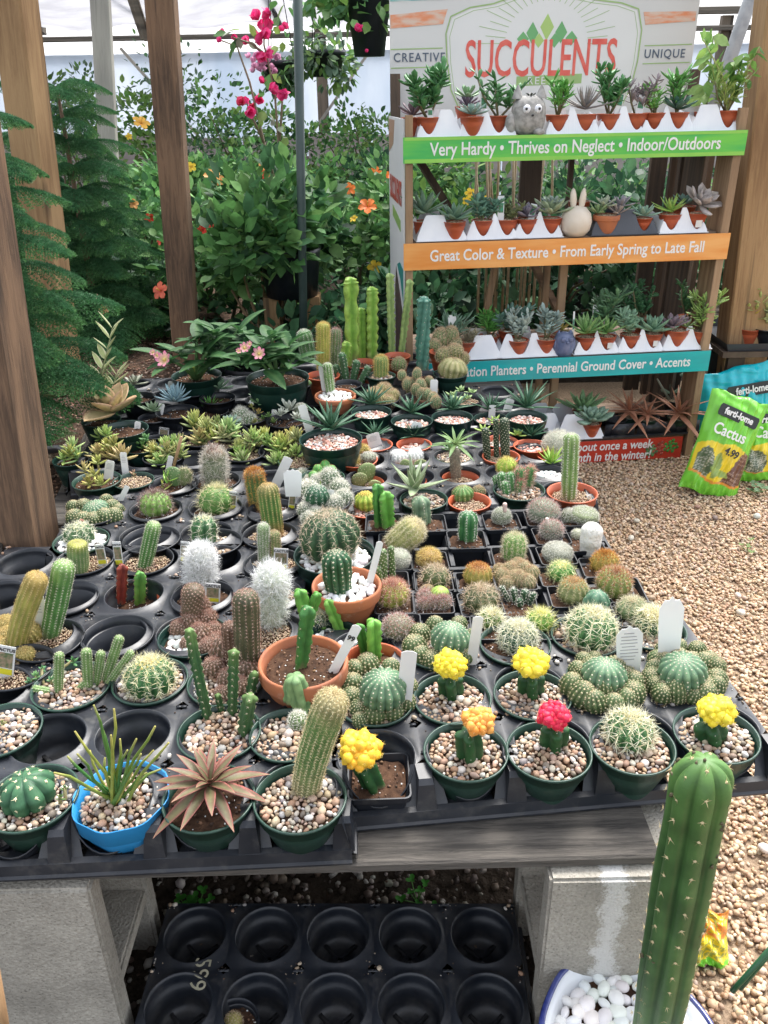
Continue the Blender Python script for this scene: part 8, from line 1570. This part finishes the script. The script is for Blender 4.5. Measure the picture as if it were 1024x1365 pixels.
# ================================================================== RIGHT SHELF
bz_ = PD(985,455,3.0)[2]; o = PD(990,470,3.02); t = thing('side_bench', 'dark low bench at the right edge carrying a few potted plants', 'bench', (o[0],o[1],0))
g = G(); box(g, (-.14,-.16,bz_-.02), (1.2,.5,bz_)); ob('bench_top', (g, M_DKW, False), t)
for x in (-.10,.6): g = G(); box(g, (x,-.12,-.02), (x+.06,-.06,bz_-.021)); ob('leg', (g, M_DKW, False), t)
g = G(); box(g, (-.12,-.02,.0), (1.2,0,bz_-.022)); ob('back_panel', (g, mat('dark_panel',(.02,.022,.02),rough=.9,ns=6), False), t)
lp = V3(o[0],o[1]-.05,bz_+.001); t = thing('plant_tray', 'shallow grey tray on the dark bench at the right edge', 'plant tray', lp); g = G(); V=[(-.12,-.1,0),(.5,-.1,0),(.5,.25,0),(-.12,.25,0),(-.135,-.115,.03),(.51,-.115,.03),(.51,.265,.03),(-.135,.265,.03)]; g.add(np.array(V,float), np.array([[0,1,2,3],[0,4,5,1],[1,5,6,2],[2,6,7,3],[3,7,4,0]])); ob('tray_body', (g, mat('dark_grey_tray',(.045,.05,.062)), False), t)
def rb_pot(px, y, D, pot, label): 
    zz = bz_+.006; h = pot_h(pot,D); Y = o[1]+y; p = PD(px, 440, Y); return start('potted_succulent', label, 'succulent', 0,0,D,pot,'grit',xyz=(p[0],Y,zz+h),group='potted plants on the dark side bench',sink=.008)
rb_pot(998,-.08,.085,'red','leggy pale succulent with yellow strap leaves in a red pot at the right edge'); jade(.16,.04,30,.05,(.34,.38,.14),wr=.25,stems=3); [rosette_at((0,0,K.zf-K.o[2]+.05), .11, n=5, wr=.14, e0=.5,e1=.2, wf='lance', c1=(.66,.55,.06), parts=True, thin=True)]
rb_pot(1022,-.09,.10,'black','succulent in a clear and dark cup cut off by the right edge'); jade(.12,.06,50,.05,(.32,.34,.16),wr=.4)
rb_pot(985,.06,.10,'black','dark pot behind the yellow strap-leaved succulent'); jade(.16,.07,70,.06,(.05,.14,.05),wr=.5)
# ================================================================== FRONT RIGHT: TALL CACTUS IN A BLUE-RIMMED BOWL
bc = P(838,1384,.16); t = thing('tall_potted_cactus', 'very tall dark green column cactus in a blue-rimmed white bowl of white stones, bottom right', 'cactus', (bc[0],bc[1],0)); K.root = t; K.o = np.array([bc[0],bc[1],0]); K.zf = .152
g = G(); R = .104; lathe(g, [(.001,0),(.06,0),(.075,.03),(.092,.10),(R,.155),(R+.004,.160),(R+.003,.164),(R-.004,.165),(R-.012,.155),(.05,.10),(.001,.10)], 48, wob=lambda th: 1+.02*np.cos(6*th)); ob('bowl', (g, mat('white_glaze',(.72,.74,.76),rough=.15,ns=20,c2=(.68,.70,.74),coat=.5)), t)
g = G(); th = np.linspace(0,2*PI,97); wob = 1+.02*np.cos(6*th); tube(g, [((R)*w_*math.cos(a),(R)*w_*math.sin(a),.164) for a,w_ in zip(th,wob)], .0042, 8); ob('blue_rim', (g, mat('cobalt_rim',(.02,.03,.16),rough=.15,ns=50,c2=(.06,.08,.26),coat=.5)), t)
g = G(); pts=[]; sz=[]
for _ in range(6000):
    s = random.uniform(.008,.0135); a = random.uniform(0,6.3); r = (R-.012-s*.6)*math.sqrt(random.random()); x,y = r*math.cos(a), r*math.sin(a)
    if all((x-p[0])**2+(y-p[1])**2 > (.60*(s+q))**2 for p,q in zip(pts,sz)): pts.append((x,y)); sz.append(s)
m = len(pts); rocks(g, np.array([(x,y,.150+random.uniform(-.002,.006)) for x,y in pts]), np.array(sz), pebcols(m, np.array([[.80,.80,.79],[.76,.76,.75],[.83,.83,.82]]), .03), ICO3, (.5,.8), .012)
g2 = G(); lathe(g2, [(.001,.148),(R-.014,.146)], 32); ob('soil', (g2, M_SOIL), t); stuff(ob('white_stones', (g, mat('white_stone',(1,1,1),rough=.5,noise=.06,ns=80,attr=True)), t))
b = P(868,1405,.15); tp = PD(941,1013,b[1]-.02); Rr = wpx(92,tp)/2*.93; g = G()
pns = body(g, b-K.o, tp-K.o, Rr, 7, dep=.26, sharp=.55, c1=(.032,.088,.024), c2=(.062,.135,.040), ctop=(.085,.18,.045), sp=.027, taper=.93, dome=1.15, rings=90, bend=1.05)
ob('stem', (g, mat('tall_cactus_skin',(1,1,1),rough=.5,noise=.38,ns=26,attr=True,spec=.35,bump=.18,bs=260,bdist=.0008,detail=8)), t); s = G(); Pn,N,S = pns; dots(s, Pn, N, .0021, (.62,.52,.30), .8); spines(s, Pn, N, 5, .0055, .5, .0009, (.62,.5,.3), (.5,.38,.2)); ob('spines', (s, m_spine(), False), t)
g = G(); q = PD(945,1125,b[1]-.03)-K.o; blob(g, q, (.007,.002,.004), (.6,.62,.45), ICO2, .2)
for k in RNG.choice(len(Pn), 16, replace=False):
    for _ in range(3): d_ = RNG.normal(0,.005,3); blob(g, Pn[k]+d_-N[k]*(.002+d_@N[k]), (.0022,.0022,.0030), (.20,.17,.10), ICO1, .3); ob('scar', (g, m_plant()), t)
# ================================================================== SMALL EXTRAS
def weed(px, py, z, L, n, label, c1=(.07,.30,.04)):
    p = P(px, py, z); t = thing('weed', label, 'weed', p); g = G(); lg = leaf_geo(L, L*.8, .1, 'round', .2, c1=c1, fat=False, n=6, cup=.25); K.root = t; me = lg.mesh('leaf', m_leaf()); s = G()
    for k in range(n):
        a = k*2.4; r = .004+.030*math.sqrt(k/n); e = V3(r*math.cos(a), r*math.sin(a), .012+random.uniform(0,.02)); tube(s, [V3(0,0,0),e], .0008, 4, (.1,.25,.05))
        for j in range(3): o = ob('leaf', me, t); o.matrix_local = place(a+j*2.1, .15, random.uniform(-.2,.2), tuple(e), random.uniform(.6,1))
    ob('stems', (s, m_plant()), t)
weed(262,1222,.004,.014,14,'bright green clover-like weed on the soil left of centre under the bench'); weed(556,1204,.004,.011,7,'tiny green weed on the soil under the right part of the bench')
weed(995,735,.012,.014,4,'small pale weed low in the gravel near the right edge',(.2,.3,.1)); weed(1010,658,.012,.02,8,'small grey-green seedling in front of the right-hand bag',(.14,.24,.12))
# hoses
a = [P(-40,520,BZ+.16), P(5,548,BZ+.10), P(35,574,BZ+.05), P(66,592,BZ+.02)]; g = G(); tube(g, [x-a[0] for x in a], .0045, 8); tagp(ob('white_tube', (g, mat('off_white_tube',(.62,.60,.52),rough=.5,ns=20)), None, tuple(a[0])), 'thin off-white irrigation tube crossing the left post', 'hose')
a = [P(62,600,BZ+.02), P(80,598,BZ+.04), P(98,606,BZ+.05), P(110,625,BZ+.03), P(118,640,BZ+.0)]; g = G(); tube(g, [x-a[0] for x in a], .011, 10); tagp(ob('black_hose', (g, M_BLACK), None, tuple(a[0])), 'short curve of black hose lying on the soil at the left', 'hose')
M_OB = wood('old_board',(.09,.075,.06),(.035,.03,.025),axis=1,dens=70,bump=1.0)
def obrd(label, pa, pb, z, w_, h_):
    a = P(*pa, z); b = P(*pb, z); L = np.linalg.norm(b-a); g = G(); beam(g, (0,-L/2,0), (0,L/2,0), w_, h_, ch=.004); o = ob('edging_board', (g, M_OB, False), None, tuple((a+b)/2), (0,0,math.atan2(b[1]-a[1],b[0]-a[0])-PI/2)); tagp(o, label, 'board', 'old boards edging the soil bed')
obrd('dark weathered edging board at the left edge beside the brown post', (-30,900), (4,640), .36, .06, .10); obrd('grey old board lying on the soil behind the brown post', (70,720), (125,585), BZ+.0, .05, .04)
a = PD(1030,1262,.55); b = PD(985,1312,.55); g = G(); tube(g, [a-b, V3(0,0,0), (b-a)*.2], .003, 8); tube(g, [a-b+V3(.0,0,-.008), V3(.003,0,-.008)], .0025, 8); b2 = b
tagp(ob('green_stick', (g, mat('green_stake',(.02,.10,.04),rough=.4,ns=20)), None, tuple(b)), 'dark green plastic stake poking in at the bottom right edge', 'stake')
p = P(20,1290,.25); g = G(); tube(g, [PD(-14,1300,.5)-PD(-2,1365,.5), V3(0,0,0), PD(2,1400,.5)-PD(-2,1365,.5)], .010, 8); tagp(ob('wooden_stake', (g, M_TAN), None, tuple(PD(-2,1365,.5))), 'piece of tan wood at the bottom left corner', 'stake')
cac('tiny golden cactus sitting in a hole of the tray under the bench', 312, 1362, .07, 'black', 'soil', None, z=.06); globe(312,1362,26,style='brown',ribs=0,asp=.8,c1=(.35,.32,.1),sp=.004)
